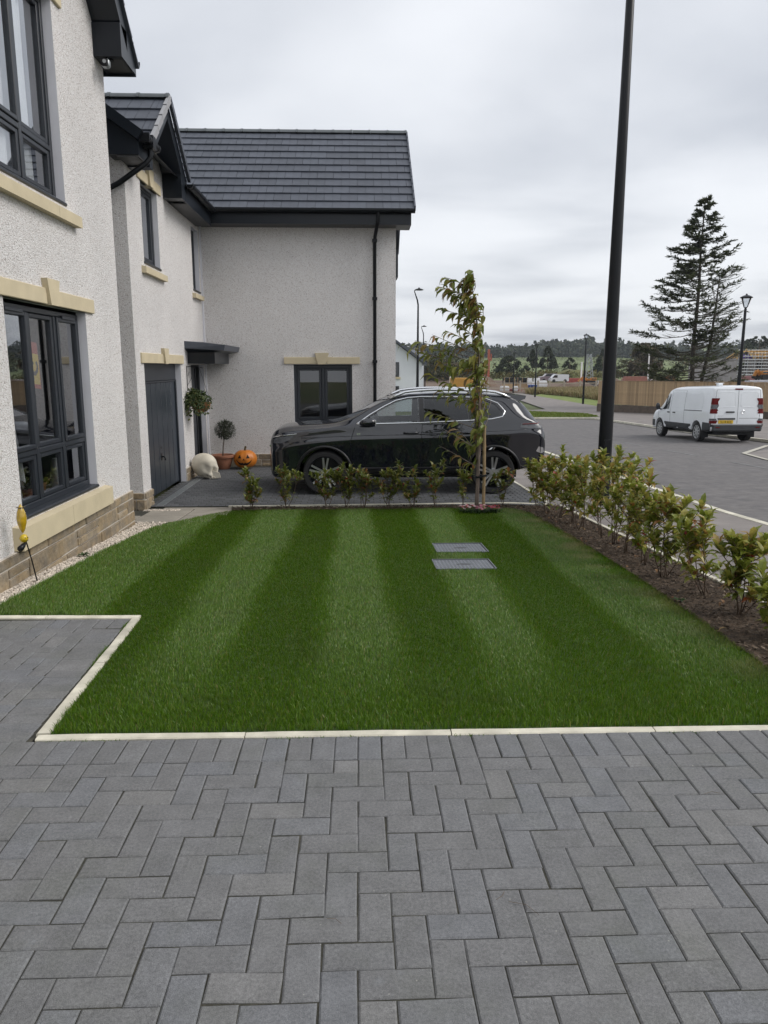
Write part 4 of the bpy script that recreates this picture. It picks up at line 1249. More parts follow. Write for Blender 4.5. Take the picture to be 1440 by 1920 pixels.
# garage door
gdoor = part_empty('garage_door', h2)
xg = X2 - .10
mb = MB(); mb.cbox(xg - .05, xg + .0, GO[0], GO[1], 1.42, GO[3], .004); mb.build('header', MT['anthracite'], gdoor)
mb = MB(); mb.cbox(xg - .05, xg + .012, GO[1] - .05, GO[1], ZD, 1.418, .004); mb.build('door_frame', MT['anthracite'], gdoor); mb = MB(); mb.cbox(xg - .05, xg + .012, GO[0], GO[0] + .05, ZD, 1.418, .004); mb.build('door_frame', MT['anthracite'], gdoor)
nb_ = 7; pw = (GO[1] - GO[0] - .108) / nb_
for k in range(nb_):
    a_ = GO[0] + .054 + k * pw
    mb = MB(); mb.cbox(xg - .045, xg - .012, a_ + .011, a_ + pw - .011, ZD + .025, 1.385, .006); mb.build('door_panel', MT['garage'] if 'garage' in MT else MT.setdefault('garage', mat('garage_door_paint', (.022, .029, .039), .35, .08, 2)), gdoor)
mb = MB(); mb.box(xg - .05, xg - .024, GO[0] + .05, GO[1] - .05, ZD + .02, 1.40); mb.build('door_back', MT['black'], gdoor)
mb = MB(); mb.box(xg - .05, xg + .0, GO[0] + .05, GO[1] - .05, 1.388, 1.414); mb.build('drip_rail', MT['anthracite'], gdoor)
mb = MB(); mb.cbox(xg - .014, xg - .004, 12.38, 12.46, .12, .24, .004); mb.tube([(xg - .005, 12.42, .18), (xg + .03, 12.42, .18), (xg + .045, 12.42, .15), (xg + .045, 12.42, .12)], .014, 8); mb.build('handle', MT['black'], gdoor)
mb = MB(); mb.lathe([(.0, 0), (.02, 0), (.02, .005), (0, .005)], (xg - .012, 12.42, .33), 12, 'x'); mb.build('lock', MT['black'], gdoor)
lintel(h2, 'x', X2, 1, 11.14, 13.76, 1.69, .15)
# upper window and small window
win_frame(h2, 'x', X2 - .08, 1, UW[0], UW[1], UW[2] + .03, UW[3] - .005, (), None, .055, .05, cill=True)
lintel(h2, 'x', X2, 1, 11.46, 12.74, 4.30, .15)
sill(h2, 'x', X2, 1, 11.47, 12.73, 2.99, 3.11, .07)
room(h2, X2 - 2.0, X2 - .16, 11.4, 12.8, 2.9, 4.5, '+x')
win_frame(h2, 'x', X2 - .08, 1, SW[0], SW[1], SW[2] + .03, SW[3] - .005, (), None, .055, .05)
sill(h2, 'x', X2, 1, 14.86, 15.64, 2.94, 3.05, .07)
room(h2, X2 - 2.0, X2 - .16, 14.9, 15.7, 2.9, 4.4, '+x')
# front door
fd = part_empty('front_door', h2); xd = X2 - .11
mb = MB(); mb.cbox(xd - .05, xd, FD[0] + .07, FD[1] - .40, ZD + .05, FD[3] - .07, .006); mb.build('leaf', MT['anthracite'], fd)
mb = MB(); mb.cbox(xd - .06, xd + .015, FD[0], FD[0] + .07, ZD, FD[3], .006); mb.cbox(xd - .06, xd + .015, FD[1] - .40, FD[1] - .34, ZD, FD[3], .006); mb.cbox(xd - .06, xd + .015, FD[1] - .06, FD[1], ZD, FD[3], .006); mb.cbox(xd - .06, xd + .015, FD[0] + .07, FD[1] - .40, FD[3] - .07, FD[3], .006); mb.cbox(xd - .06, xd + .10, FD[0] + .0, FD[1], ZD - .01, ZD + .05, .006); mb.build('door_frame', MT['black'], fd)
mb = MB(); mb.quad((xd - .02, FD[1] - .34, ZD + .05), (xd - .02, FD[1] - .06, ZD + .05), (xd - .02, FD[1] - .06, FD[3] - .07), (xd - .02, FD[1] - .34, FD[3] - .07)); mb.build('side_light', MT['glass'], fd)
mb = MB(); mb.tube([(xd + .04, 14.62, .2), (xd + .04, 14.62, 1.0)], .012, 8); mb.tube([(xd, 14.62, .25), (xd + .04, 14.62, .25)], .008, 6); mb.tube([(xd, 14.62, .95), (xd + .04, 14.62, .95)], .008, 6); mb.build('handle', MT['chrome'], fd)
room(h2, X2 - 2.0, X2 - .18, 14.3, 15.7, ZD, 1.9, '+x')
mb = MB(); mb.box(X2 - .1, X2 + .06, FD[0] + .02, FD[1] - .02, ZD - .02, ZD + .04); mb.build('door_step', MT['cast'], h2)
# door canopy
cn = part_empty('porch_canopy', h2)
ca, cb_, czt, czb = 14.12, 15.70, 2.10, 1.70
mb = MB(); mb.box(X2 + .002, X2 + .50, ca + .06, cb_, czb, czb + .20); mb.build('canopy_box', MT['navy'], cn)
mb = MB()
mb.add([(X2, ca - .16, czb + .27), (X2 + .70, ca - .10, czb + .235), (X2 + .70, cb_, czb + .235), (X2, cb_, czb + .27), (X2, ca - .16, czb + .40), (X2 + .73, ca - .12, czb + .335), (X2 + .73, cb_, czb + .335), (X2, cb_, czb + .44)], [(0, 1, 2, 3)[::-1], (4, 5, 6, 7), (0, 1, 5, 4), (1, 2, 6, 5), (3, 0, 4, 7)])
mb.build('canopy_roof', MT['tile'], cn)
mb = MB(); mb.add([(X2 + .50, ca + .06, czb + .2), (X2 + .70, ca - .08, czb + .234), (X2 + .0, ca - .14, czb + .268), (X2 + .0, ca + .06, czb + .2)], [(0, 1, 2, 3)]); mb.quad((X2 + .5, ca + .06, czb + .2), (X2 + .5, cb_, czb + .2), (X2 + .70, cb_, czb + .234), (X2 + .70, ca - .08, czb + .234)); mb.build('canopy_cove', MT['navy'], cn)
mb = MB(); mb.lathe([(.0, 0), (.045, 0), (.045, -.012), (0, -.012)], (X2 + .3, 14.9, czb - .002), 16); mb.build('downlight', MT['white'], cn)
# wing window
win_frame(h2, 'y', Y3 + .08, -1, WW[0], WW[1], WW[2] + .03, WW[3] - .01, ((WW[0] + WW[1]) / 2,), None, .06, .055)
lintel(h2, 'y', Y3, -1, -1.53, .03, 1.70, .14)
sill(h2, 'y', Y3, -1, -1.50, .02, .30, .43, .07)
room(h2, WW[0] - .4, WW[1] + .5, Y3 + .16, Y3 + 3, .2, 1.95, '-y')

# roof of the wing
roof2 = part_empty('roof', h2)
ea = math.atan2(6.80 - 4.62, RY - 15.36); cs, sn = math.cos(ea), math.sin(ea)
SLEN = math.hypot(6.80 - 4.62, RY - 15.36)
xr = XW + .34
gau = SLEN / 11.15
# courses of separate tiles; behind the small gable nothing shows
tiles_on(roof2, (-4.45, 15.34, 4.615), (1, 0, 0), (0, cs, sn), 11, gau, xr + 4.45)
mb = MB(); mb.quad((-9, 15.40, 4.61), (xr - .01, 15.40, 4.61), (xr - .01, RY, 6.79), (-9, RY, 6.79)); mb.quad((-9, 2 * RY - 15.40, 4.61), (xr - .01, 2 * RY - 15.40, 4.61), (xr - .01, RY, 6.79), (-9, RY, 6.79)); mb.build('roof_deck', MT['tile'], roof2)
ridge_tiles(roof2, (xr + .01, RY, 6.85), (-5.4, RY, 6.85))
mb = MB(); mb.box(-3.1, xr - .06, 15.36, 15.39, 4.37, 4.60); mb.build('fascia', MT['navy'], roof2)
mb = MB(); mb.box(-3.1, xr - .06, 15.39, Y3 + .02, 4.37, 4.40); mb.build('soffit', MT['soffit'], roof2)
mb = MB(); mb.box(XW, xr - .06, 15.39, 15.95, 4.40, 4.60); mb.box(XW, xr - .06, 15.39, 15.95, 4.366, 4.40); mb.build('eaves_box', MT['navy'], roof2)
MB().box(XW, xr - .06, 20.3, 20.98, 3.95, 4.62).build('eaves_box', MT['navy'], roof2)
mb = MB()
for yf in (15.40, 2 * RY - 15.40):
    mb.add([(XW, yf, 4.60), (xr - .06, yf, 4.60), (xr - .06, RY, 6.76), (XW, RY, 6.76), (XW, yf, 4.42), (xr - .06, yf, 4.42), (xr - .06, RY, 6.55), (XW, RY, 6.55)], [(0, 1, 2, 3), (4, 7, 6, 5), (1, 5, 6, 2)])
mb.build('barge_board', MT['navy'], roof2)
mb = MB()
for k in range(11):
    p0 = Vector((xr, 15.36, 4.64)) + Vector((0, cs, sn)) * (k * gau); p1 = p0 + Vector((0, cs, sn)) * gau * 1.03
    mb.beam(p0 + Vector((.012, 0, .03)), p1 + Vector((.012, 0, .016)), .03, .10)
mb.build('verge_caps', MT['tile'], roof2)
gutter(h2, (-2.84, 15.29, 4.63), (xr + .01, 15.29, 4.63), .062)
dp = MB(); xdp = .40
dp.tube([(xdp, 15.29, 4.60), (xdp, 15.29, 4.44), (xdp - .02, 15.36, 4.34), (xdp - .05, 15.62, 4.20), (xdp - .06, 15.68, 4.10), (xdp - .06, 15.68, -.30)], .036, 10)
D = dp.build('downpipe', MT['black'], h2, True, 40)
for z_ in (4.12, 3.0, 1.75, .5): MB().cbox(xdp - .11, xdp - .01, 15.63, 15.74, z_ - .03, z_ + .03, .006).build('pipe_clip', MT['black'], D)

# main garage roof (seen from below) and the small wall gable
roof3 = part_empty('roof', h2)
XE = X2 + .29
mp = math.tan(R(35))
mb = MB(); mb.quad((XE - .02, 10.58, 4.63), (XE - .02, 16.2, 4.63), (-6.3, 16.2, 4.63 + (6.3 + XE) * mp), (-6.3, 10.58, 4.63 + (6.3 + XE) * mp))
mb.v = [(x, y, z) for x, y, z in mb.v]
mb.build('roof_deck', MT['tile'], roof3)
# near verge: boxed ladder with a boxed foot
mb = MB(); mb.add([(XE, 10.60, 4.37), (XE, 10.60, 4.58), (X2 - 3.1, 10.60, 4.58 + 3.39 * mp), (X2 - 3.1, 10.60, 4.37 + 3.0 * mp), (X2 - .12, 10.60, 4.37)], [(0, 1, 2, 3, 4)[::-1]])
mb.add([(XE, 10.60, 4.37), (X2 - .12, 10.60, 4.37), (X2 - .12, Y2 + .01, 4.37), (XE, Y2 + .01, 4.37)], [(0, 1, 2, 3)]); mb.add([(XE, 10.60, 4.37), (XE, Y2 + .3, 4.37), (XE, Y2 + .3, 4.58), (XE, 10.60, 4.58)], [(0, 1, 2, 3)])
mb.build('verge_box', MT['navy'], roof3)
mb = MB(); mb.beam((XE + .04, 10.575, 4.60), (X2 - 3.1, 10.575, 4.60 + 3.43 * mp), .06, .13); mb.build('verge_cap', MT['navy'], roof3)
mb = MB(); mb.box(X2 + .0, XE - .005, 10.61, 11.2, 4.345, 4.368); mb.build('soffit', MT['soffit'], roof3)
mb = MB(); mb.box(X2 - .02, XE - .005, 13.2, 15.42, 4.325, 4.355); mb.build('soffit', MT['soffit'], roof3)
mb = MB(); mb.box(XE - .005, XE + .02, 13.2, 15.42, 4.32, 4.58); mb.build('fascia', MT['navy'], roof3)
gutter(h2, (XE + .085, 10.62, 4.60), (XE + .085, 11.2, 4.60), .062)
gutter(h2, (XE + .085, 13.22, 4.60), (XE + .085, 15.26, 4.60), .062)
dp = MB(); dp.tube([(XE + .085, 10.86, 4.56), (XE + .085, 10.86, 4.40), (XE + .03, 10.83, 4.32), (X2 - .05, 10.80, 4.06), (X2 - .30, 10.80, 3.94), (X2 - .34, 10.80, 3.85), (X2 - .34, 10.80, -.35)], .036, 10); dp.build('downpipe', MT['black'], h2, True, 40)
mb = MB(); mb.box(XE + .02, XE + .15, 10.78, 10.93, 4.50, 4.66); mb.build('gutter_outlet', MT['black'], h2)
MB().box(XE + .02, XE + .15, 10.60, 10.63, 4.53, 4.64).build('gutter_stop_end', MT['black'], h2)
# wall gable, ridge running back from the front
GY0, GH = 12.22, 1.10
gz_f, gz_a = 4.66, 5.56
gs = math.atan2(gz_a - gz_f, GH); gc, gn = math.cos(gs), math.sin(gs); GL = math.hypot(gz_a - gz_f, GH)
XG = X2 + .32
tiles_on(roof3, (XG - 3.3, GY0 - GH - .04, gz_f - .03), (1, 0, 0), (0, gc, gn), 4, GL / 4.1, 3.3)
mb = MB()
for sg in (-1, 1): mb.quad((XG, GY0 + sg * GH, gz_f - .01), (XG - 4, GY0 + sg * GH, gz_f - .01), (XG - 4, GY0, gz_a - .01), (XG, GY0, gz_a - .01))
mb.build('gable_deck', MT['tile'], roof3)
ridge_tiles(roof3, (XG + .04, GY0, gz_a + .05), (XG - 3.4, GY0, gz_a + .05), .42, .10)
for k in range(4):      # pale verge units stepping down each slope
    for sg in (-1, 1):
        p1 = Vector((XG + .035, GY0 + sg * (GH + .05) * (1 - k / 4), gz_f + .0 + (gz_a - gz_f) * k / 4)); p2 = Vector((XG + .035, GY0 + sg * (GH + .05) * (1 - (k + 1) / 4), gz_f + .0 + (gz_a - gz_f) * (k + 1) / 4))
        mb = MB(); mb.beam(p1 + Vector((0, 0, .026)), p2 + Vector((0, 0, .010)), .05, .09); mb.build('verge_unit', MT['verge'] if sg < 0 else MT['tile'], roof3)
mb = MB()
for sg in (-1, 1):
    y0 = GY0 + sg * (GH + .02)
    mb.add([(X2, y0, gz_f - .05), (XG - .01, y0, gz_f - .05), (XG - .01, GY0, gz_a - .05), (X2, GY0, gz_a - .05), (X2, y0, gz_f - .26), (XG - .01, y0, gz_f - .26), (XG - .01, GY0, gz_a - .26), (X2, GY0, gz_a - .26)], [(4, 7, 6, 5), (1, 5, 6, 2), (0, 4, 5, 1)])
mb.build('barge_board', MT['navy'], roof3)
mb = MB(); mb.box(X2 + .002, XG - .012, GY0 + GH - .36, GY0 + GH + .06, 4.325, 4.70); mb.build('gable_foot_box', MT['navy'], roof3)
mb = MB(); mb.box(X2 + .002, XG - .012, GY0 - GH - .06, GY0 - GH + .10, 4.325, 4.66); mb.build('gable_foot_box', MT['navy'], roof3)

# ================================================================ VEHICLES
def loft(stations, half=True):
    """stations: list of (u, [(w, z) from bottom centre round to roof centre]); mirrored across w = 0; returns verts, faces"""
    vs, fs = [], []
    n_ = len(stations[0][1])
    ring = 2 * n_ - 2
    for u, pts in stations:
        r_ = [(u, -w, z) for w, z in pts] + [(u, w, z) for w, z in pts[-2:0:-1]]
        vs += r_
    for i in range(len(stations) - 1):
        for k in range(ring):
            fs.append((i * ring + k, i * ring + (k + 1) % ring, (i + 1) * ring + (k + 1) % ring, (i + 1) * ring + k))
    fs.append(tuple(range(ring))[::-1]); m_ = (len(stations) - 1) * ring; fs.append(tuple(m_ + k for k in range(ring)))
    return vs, fs


def smooth_table(tab, n_):
    """rows of numbers keyed by their first column, resampled with monotone-ish cubic interpolation"""
    T = np.array(tab, float); x = T[:, 0]; d = np.gradient(T, x, axis=0)
    out = []
    ks = np.concatenate([np.linspace(x[0], x[-1], n_)]); ks = np.unique(np.concatenate([ks, x[:3], x[-3:]]))
    for q in ks:
        i = min(max(np.searchsorted(x, q) - 1, 0), len(x) - 2); h = x[i + 1] - x[i]; t = (q - x[i]) / h
        a = (2 * t ** 3 - 3 * t ** 2 + 1) * T[i] + (t ** 3 - 2 * t ** 2 + t) * h * d[i] + (-2 * t ** 3 + 3 * t ** 2) * T[i + 1] + (t ** 3 - t ** 2) * h * d[i + 1]
        a[0] = q; out.append(a)
    return out


def eval_mesh(vs, fs, mods=(), smooth=True, name='body'):
    me = bpy.data.meshes.new(name); me.from_pydata(vs, [], fs); me.update()
    b_ = bmesh.new(); b_.from_mesh(me); bmesh.ops.recalc_face_normals(b_, faces=b_.faces[:]); b_.to_mesh(me); b_.free()
    o = bpy.data.objects.new(name, me); COL.objects.link(o)
    for kind, kw in mods:
        m_ = o.modifiers.new(kind, kind)
        for k, v in kw.items(): setattr(m_, k, v)
    dg = bpy.context.evaluated_depsgraph_get(); dg.update()
    res = bpy.data.meshes.new_from_object(o.evaluated_get(dg)); bpy.data.objects.remove(o)
    res.name = name
    return res


def cut_mesh(me, cutters):
    """boolean difference with a list of (verts, faces) solids"""
    o = bpy.data.objects.new('tmp', me); COL.objects.link(o); cs_ = []
    for vs, fs in cutters:
        cm = bpy.data.meshes.new('cut'); cm.from_pydata([tuple(v) for v in vs], [], fs); cm.update()
        b_ = bmesh.new(); b_.from_mesh(cm); bmesh.ops.recalc_face_normals(b_, faces=b_.faces[:]); b_.to_mesh(cm); b_.free()
        c = bpy.data.objects.new('cut', cm); COL.objects.link(c); cs_.append(c)
        m_ = o.modifiers.new('b', 'BOOLEAN'); m_.operation = 'DIFFERENCE'; m_.object = c; m_.solver = 'EXACT'
    dg = bpy.context.evaluated_depsgraph_get(); dg.update()
    res = bpy.data.meshes.new_from_object(o.evaluated_get(dg))
    for c in cs_: bpy.data.objects.remove(c)
    bpy.data.objects.remove(o)
    return res


class Skin:
    """panels laid on a body surface, projected along an axis"""
    def __init__(s, me):
        s.t = BVHTree.FromPolygons([v.co[:] for v in me.vertices], [tuple(p.vertices) for p in me.polygons])

    def hit(s, o, d):
        h = s.t.ray_cast(Vector(o), Vector(d)); return h[0], h[1]

    def panel(s, poly, axis, sgn, off, mb, n_=10, thick=0):
        """poly in the plane across the axis ('y': (u,z), 'x': (y,z)); rays come from the side sgn"""
        b_ = bmesh.new(); vv = [b_.verts.new((a, b, 0)) for a, b in poly]; b_.faces.new(vv)
        bmesh.ops.triangulate(b_, faces=b_.faces[:])
        L_ = max(max(p[0] for p in poly) - min(p[0] for p in poly), max(p[1] for p in poly) - min(p[1] for p in poly)) / n_
        for _ in range(4):
            es = [e for e in b_.edges if e.calc_length() > L_ * 1.4]
            if not es: break
            bmesh.ops.subdivide_edges(b_, edges=es, cuts=1); bmesh.ops.triangulate(b_, faces=b_.faces[:])
        b_.verts.index_update(); out = []
        for v in b_.verts:
            if axis == 'y': o = (v.co.x, sgn * 3, v.co.y); d = (0, -sgn, 0)
            else: o = (sgn * 3 + (2.3), v.co.x, v.co.y); d = (-sgn, 0, 0)
            if axis == 'x' : o = (9 if sgn > 0 else -4, v.co.x, v.co.y)
            h, nn = s.hit(o, d)
            if h is None: h, nn = Vector(o) + Vector(d) * 3, -Vector(d)
            if nn.dot(Vector(d)) > 0: nn = -nn
            out.append(h + nn * off)
        mb.add(out, [tuple(v.index for v in f.verts) for f in b_.faces]); b_.free()
        return mb

    def line(s, pts, axis, sgn, off, w, mb):
        """thin strip along a polyline lying on the surface"""
        dens = []
        for a, b in zip(pts[:-1], pts[1:]):
            k = max(1, int(math.hypot(b[0] - a[0], b[1] - a[1]) / .05))
            dens += [(a[0] + (b[0] - a[0]) * i / k, a[1] + (b[1] - a[1]) * i / k) for i in range(k)]
        dens.append(pts[-1]); P3 = []
        for a, b in dens:
            o = (a, sgn * 3, b) if axis == 'y' else ((9 if sgn > 0 else -4), a, b)
            d = (0, -sgn, 0) if axis == 'y' else (-sgn, 0, 0)
            h, nn = s.hit(o, d)
            if h is None: continue
            if nn.dot(Vector(d)) > 0: nn = -nn
            P3.append(h + nn * off)
        if len(P3) > 1: mb.tube(P3, w / 2, 6)
        return mb


def wheel(parent, c, r_, wd, rim_mat, spokes, side, name='wheel', alloy=True):
    """c: centre of the outer face; axle along y; side -1: outer face looks to -y"""
    W = part_empty(name, parent); rr = r_ * .74; y0 = c[1]
    def Y(d): return y0 - side * d
    mb = MB()
    prof = [(rr, .015), (rr + .01, .0), (r_ * .93, -.004), (r_ * .985, .02), (r_, .05), (r_, wd - .05), (r_ * .98, wd - .02), (rr, wd)]
    n_ = 40; vs = [(c[0] + q * math.cos(2 * math.pi * k / n_), Y(h), c[2] + q * math.sin(2 * math.pi * k / n_)) for q, h in prof for k in range(n_)]
    mb.add(vs, [(i * n_ + k, i * n_ + (k + 1) % n_, (i + 1) * n_ + (k + 1) % n_, (i + 1) * n_ + k) for i in range(len(prof) - 1) for k in range(n_)]); mb.build('tyre', MT['rubber'], W, True, 40)
    mb = MB(); prof = [(rr + .004, .004), (rr - .012, .010), (rr - .02, .05), (rr - .03, wd - .03), (.02, wd - .04)]
    vs = [(c[0] + q * math.cos(2 * math.pi * k / n_), Y(h), c[2] + q * math.sin(2 * math.pi * k / n_)) for q, h in prof for k in range(n_)]
    mb.add(vs, [(i * n_ + k, i * n_ + (k + 1) % n_, (i + 1) * n_ + (k + 1) % n_, (i + 1) * n_ + k) for i in range(len(prof) - 1) for k in range(n_)]); mb.build('rim', MT['black'] if alloy else rim_mat, W, True, 40)
    mb = MB()
    for k in range(spokes):
        a = 2 * math.pi * k / spokes + .25
        for da in ((-.16, .16) if alloy else (0,)):
            p0 = Vector((c[0] + .06 * math.cos(a + da * 1.6), Y(.03), c[2] + .06 * math.sin(a + da * 1.6))); p1 = Vector((c[0] + (rr - .012) * math.cos(a + da), Y(.012), c[2] + (rr - .012) * math.sin(a + da)))
            mb.beam(p0, p1, .022 if alloy else .075, .02, (0, 1, 0)) if not alloy else mb.beam(p0, p1, .03, .03, (0, 1, 0))
    mb.lathe([(.0, 0), (.05, .0), (.065, .012), (.065, .03)] if side > 0 else [(.065, -.03), (.065, -.012), (.05, 0), (0, 0)], (c[0], Y(.018), c[2]), 20, 'y')
    mb.build('spokes', rim_mat, W)
    return W


# ---------------------------------------------------------------- dark sports utility car (front to the left)
CX, CY = -1.475, 12.0                      # nose and near flank
car = thing('car', 'black sport utility car with silver roof rails parked across the block paved drive', 'car', (CX + 2.27, CY + .92, ZD))
TAB = [  # u, half width, sill z, flank z, belt z, half width at belt, half width at cant rail, top z at cant rail, top z on the centre line
    (0.00, .54, .34, .60, .78, .52, .44, .86, .88), (.04, .74, .27, .70, .90, .72, .56, .97, 1.0), (.14, .845, .25, .78, .97, .825, .64, 1.06, 1.09), (.40, .895, .25, .86, 1.03, .88, .66, 1.11, 1.15),
    (.80, .915, .26, .92, 1.08, .90, .70, 1.14, 1.18), (1.12, .92, .30, .95, 1.12, .905, .72, 1.17, 1.215), (1.40, .92, .31, .97, 1.145, .90, .72, 1.27, 1.33), (1.75, .92, .31, .98, 1.16, .89, .675, 1.47, 1.52),
    (2.10, .92, .31, .99, 1.175, .88, .64, 1.615, 1.655), (2.6, .92, .31, 1.0, 1.19, .88, .64, 1.675, 1.715), (3.2, .92, .31, 1.02, 1.21, .88, .635, 1.675, 1.715), (3.7, .92, .32, 1.05, 1.24, .875, .62, 1.65, 1.69),
    (4.02, .915, .36, 1.07, 1.25, .865, .60, 1.60, 1.64), (4.20, .905, .38, 1.08, 1.24, .85, .585, 1.48, 1.52), (4.36, .885, .40, 1.05, 1.20, .83, .60, 1.28, 1.31), (4.47, .86, .42, .98, 1.10, .81, .62, 1.14, 1.16), (4.53, .80, .46, .86, .98, .76, .60, 1.02, 1.03), (4.55, .72, .52, .74, .86, .68, .55, .90, .91)]
st = []
for a in smooth_table(TAB, 44):
    u, w, zb, zf, zbt, wb, wc, zc, zm = a
    st.append((u, [(0, zb), (w * .6, zb), (w * .90, zb + .01), (w * .975, zb + .07), (w * .972, (zb + zf) / 2 - .08), (w * .980, (zb + zf) / 2 + .08), (w, zf - .045), (w * .999, zf - .015), (w * .968, zf + .03), (wb * .99, zbt - .01), (wb * .985, zbt + .015), (wc * .45 + wb * .55, zbt * .5 + zc * .5), (wc, zc - .01), (wc * .93, zc * .6 + zm * .4 - .0), (wc * .5, zm - .012), (0, zm)]))
bvs, bfs = loft(st)
body0 = eval_mesh(bvs, bfs, [('SUBSURF', dict(levels=1, render_levels=1))], name='body')
sk = Skin(body0)
AF, AR, WZ, WR = .92, 3.665, .355, .358
def cyl(u, z, r_, y0, y1, n_=40):
    v = [(u + r_ * math.cos(2 * math.pi * k / n_), y, z + r_ * math.sin(2 * math.pi * k / n_)) for y in (y0, y1) for k in range(n_)]
    return v, [tuple(range(n_)), tuple(range(n_, 2 * n_))] + [(k, (k + 1) % n_, n_ + (k + 1) % n_, n_ + k) for k in range(n_)]
def pris(poly, y0, y1):
    m_ = MB().prism(poly, y0, y1, 'y'); return m_.v, m_.f
cuts = [cyl(u, WZ + .02, .425, s0, s1) for u in (AF, AR) for s0, s1 in ((-1.2, -.62), (.62, 1.2))]
WIN_F = [(1.50, 1.195), (1.70, 1.33), (1.90, 1.45), (2.10, 1.545), (2.28, 1.59), (2.44, 1.605), (2.44, 1.225)]
WIN_R = [(2.54, 1.228), (2.54, 1.605), (3.0, 1.60), (3.22, 1.595), (3.24, 1.25)]
WIN_Q = [(3.33, 1.255), (3.31, 1.59), (3.55, 1.565), (3.70, 1.50), (3.80, 1.38), (3.77, 1.315), (3.60, 1.275)]
cav = []
for a in smooth_table([q for q in TAB if 1.35 < q[0] < 4.3], 14):
    u, w, zb, zf, zbt, wb, wc, zc, zm = a
    if u < 1.5: continue
    cav.append((u, [(0, .62), (.74, .62), (.80, zbt - .05), (max(.3, wc * .45 + wb * .55 - .05), zbt * .5 + zc * .5 - .03), (wc - .07, zc - .06), (0, zm - .06)]))
cuts.append(loft(cav))
body1 = cut_mesh(body0.copy(), cuts)
body1 = cut_mesh(body1, [pris(p, -1.3, 1.3) for p in (WIN_F, WIN_R, WIN_Q)])
ws = [(-.60, 1.27), (.60, 1.27), (.52, 1.60), (-.52, 1.60)]; rw = [(-.56, 1.30), (.56, 1.30), (.46, 1.56), (-.46, 1.56)]
m_ = MB().prism(ws, .9, 2.3, 'x'); m2 = MB().prism(rw, 3.95, 4.7, 'x')
body1 = cut_mesh(body1, [(m_.v, m_.f), (m2.v, m2.f)])
MT['carpaint'] = mat('black_car_paint', (.0052, .0066, .0115), .5, .1, 3, coat=1.0, spec=.03)
MT['carpaint'].node_tree.nodes['Principled BSDF'].inputs['Coat IOR'].default_value = 1.75
MT['carglass'] = glass_mat('car_glass', (.60, .65, .65), 1.6, 1.5)
MT['privacy'] = glass_mat('privacy_glass', (.10, .11, .12), 1.2, 1.5)
MT['cladding'] = mat('gloss_black_trim', (.012, .012, .013), .3, .1, 5)
MT['lamp_clear'] = mat('lamp_lens', (.11, .115, .125), .3, .3, 30, coat=.25, spec=.2)
MT['lamp_red'] = mat('red_lamp', (.11, .004, .005), .35, .2, 20, coat=.1, spec=.15)
MT['alloy'] = mat('machined_alloy', (.62, .63, .65), .3, .06, 8, metal=.9)
def to_local(me):
    for v in me.vertices: v.co = (v.co.x - 2.27, v.co.y, v.co.z * .957 + .012)
    return me
to_local(body1)
BODY = link('body', body1, MT['carpaint'], car, True, 32)
def cb(mb): mb.v = [(a + CX, b + CY + .92, c * .957 + .012 + ZD) for a, b, c in mb.v]; return mb
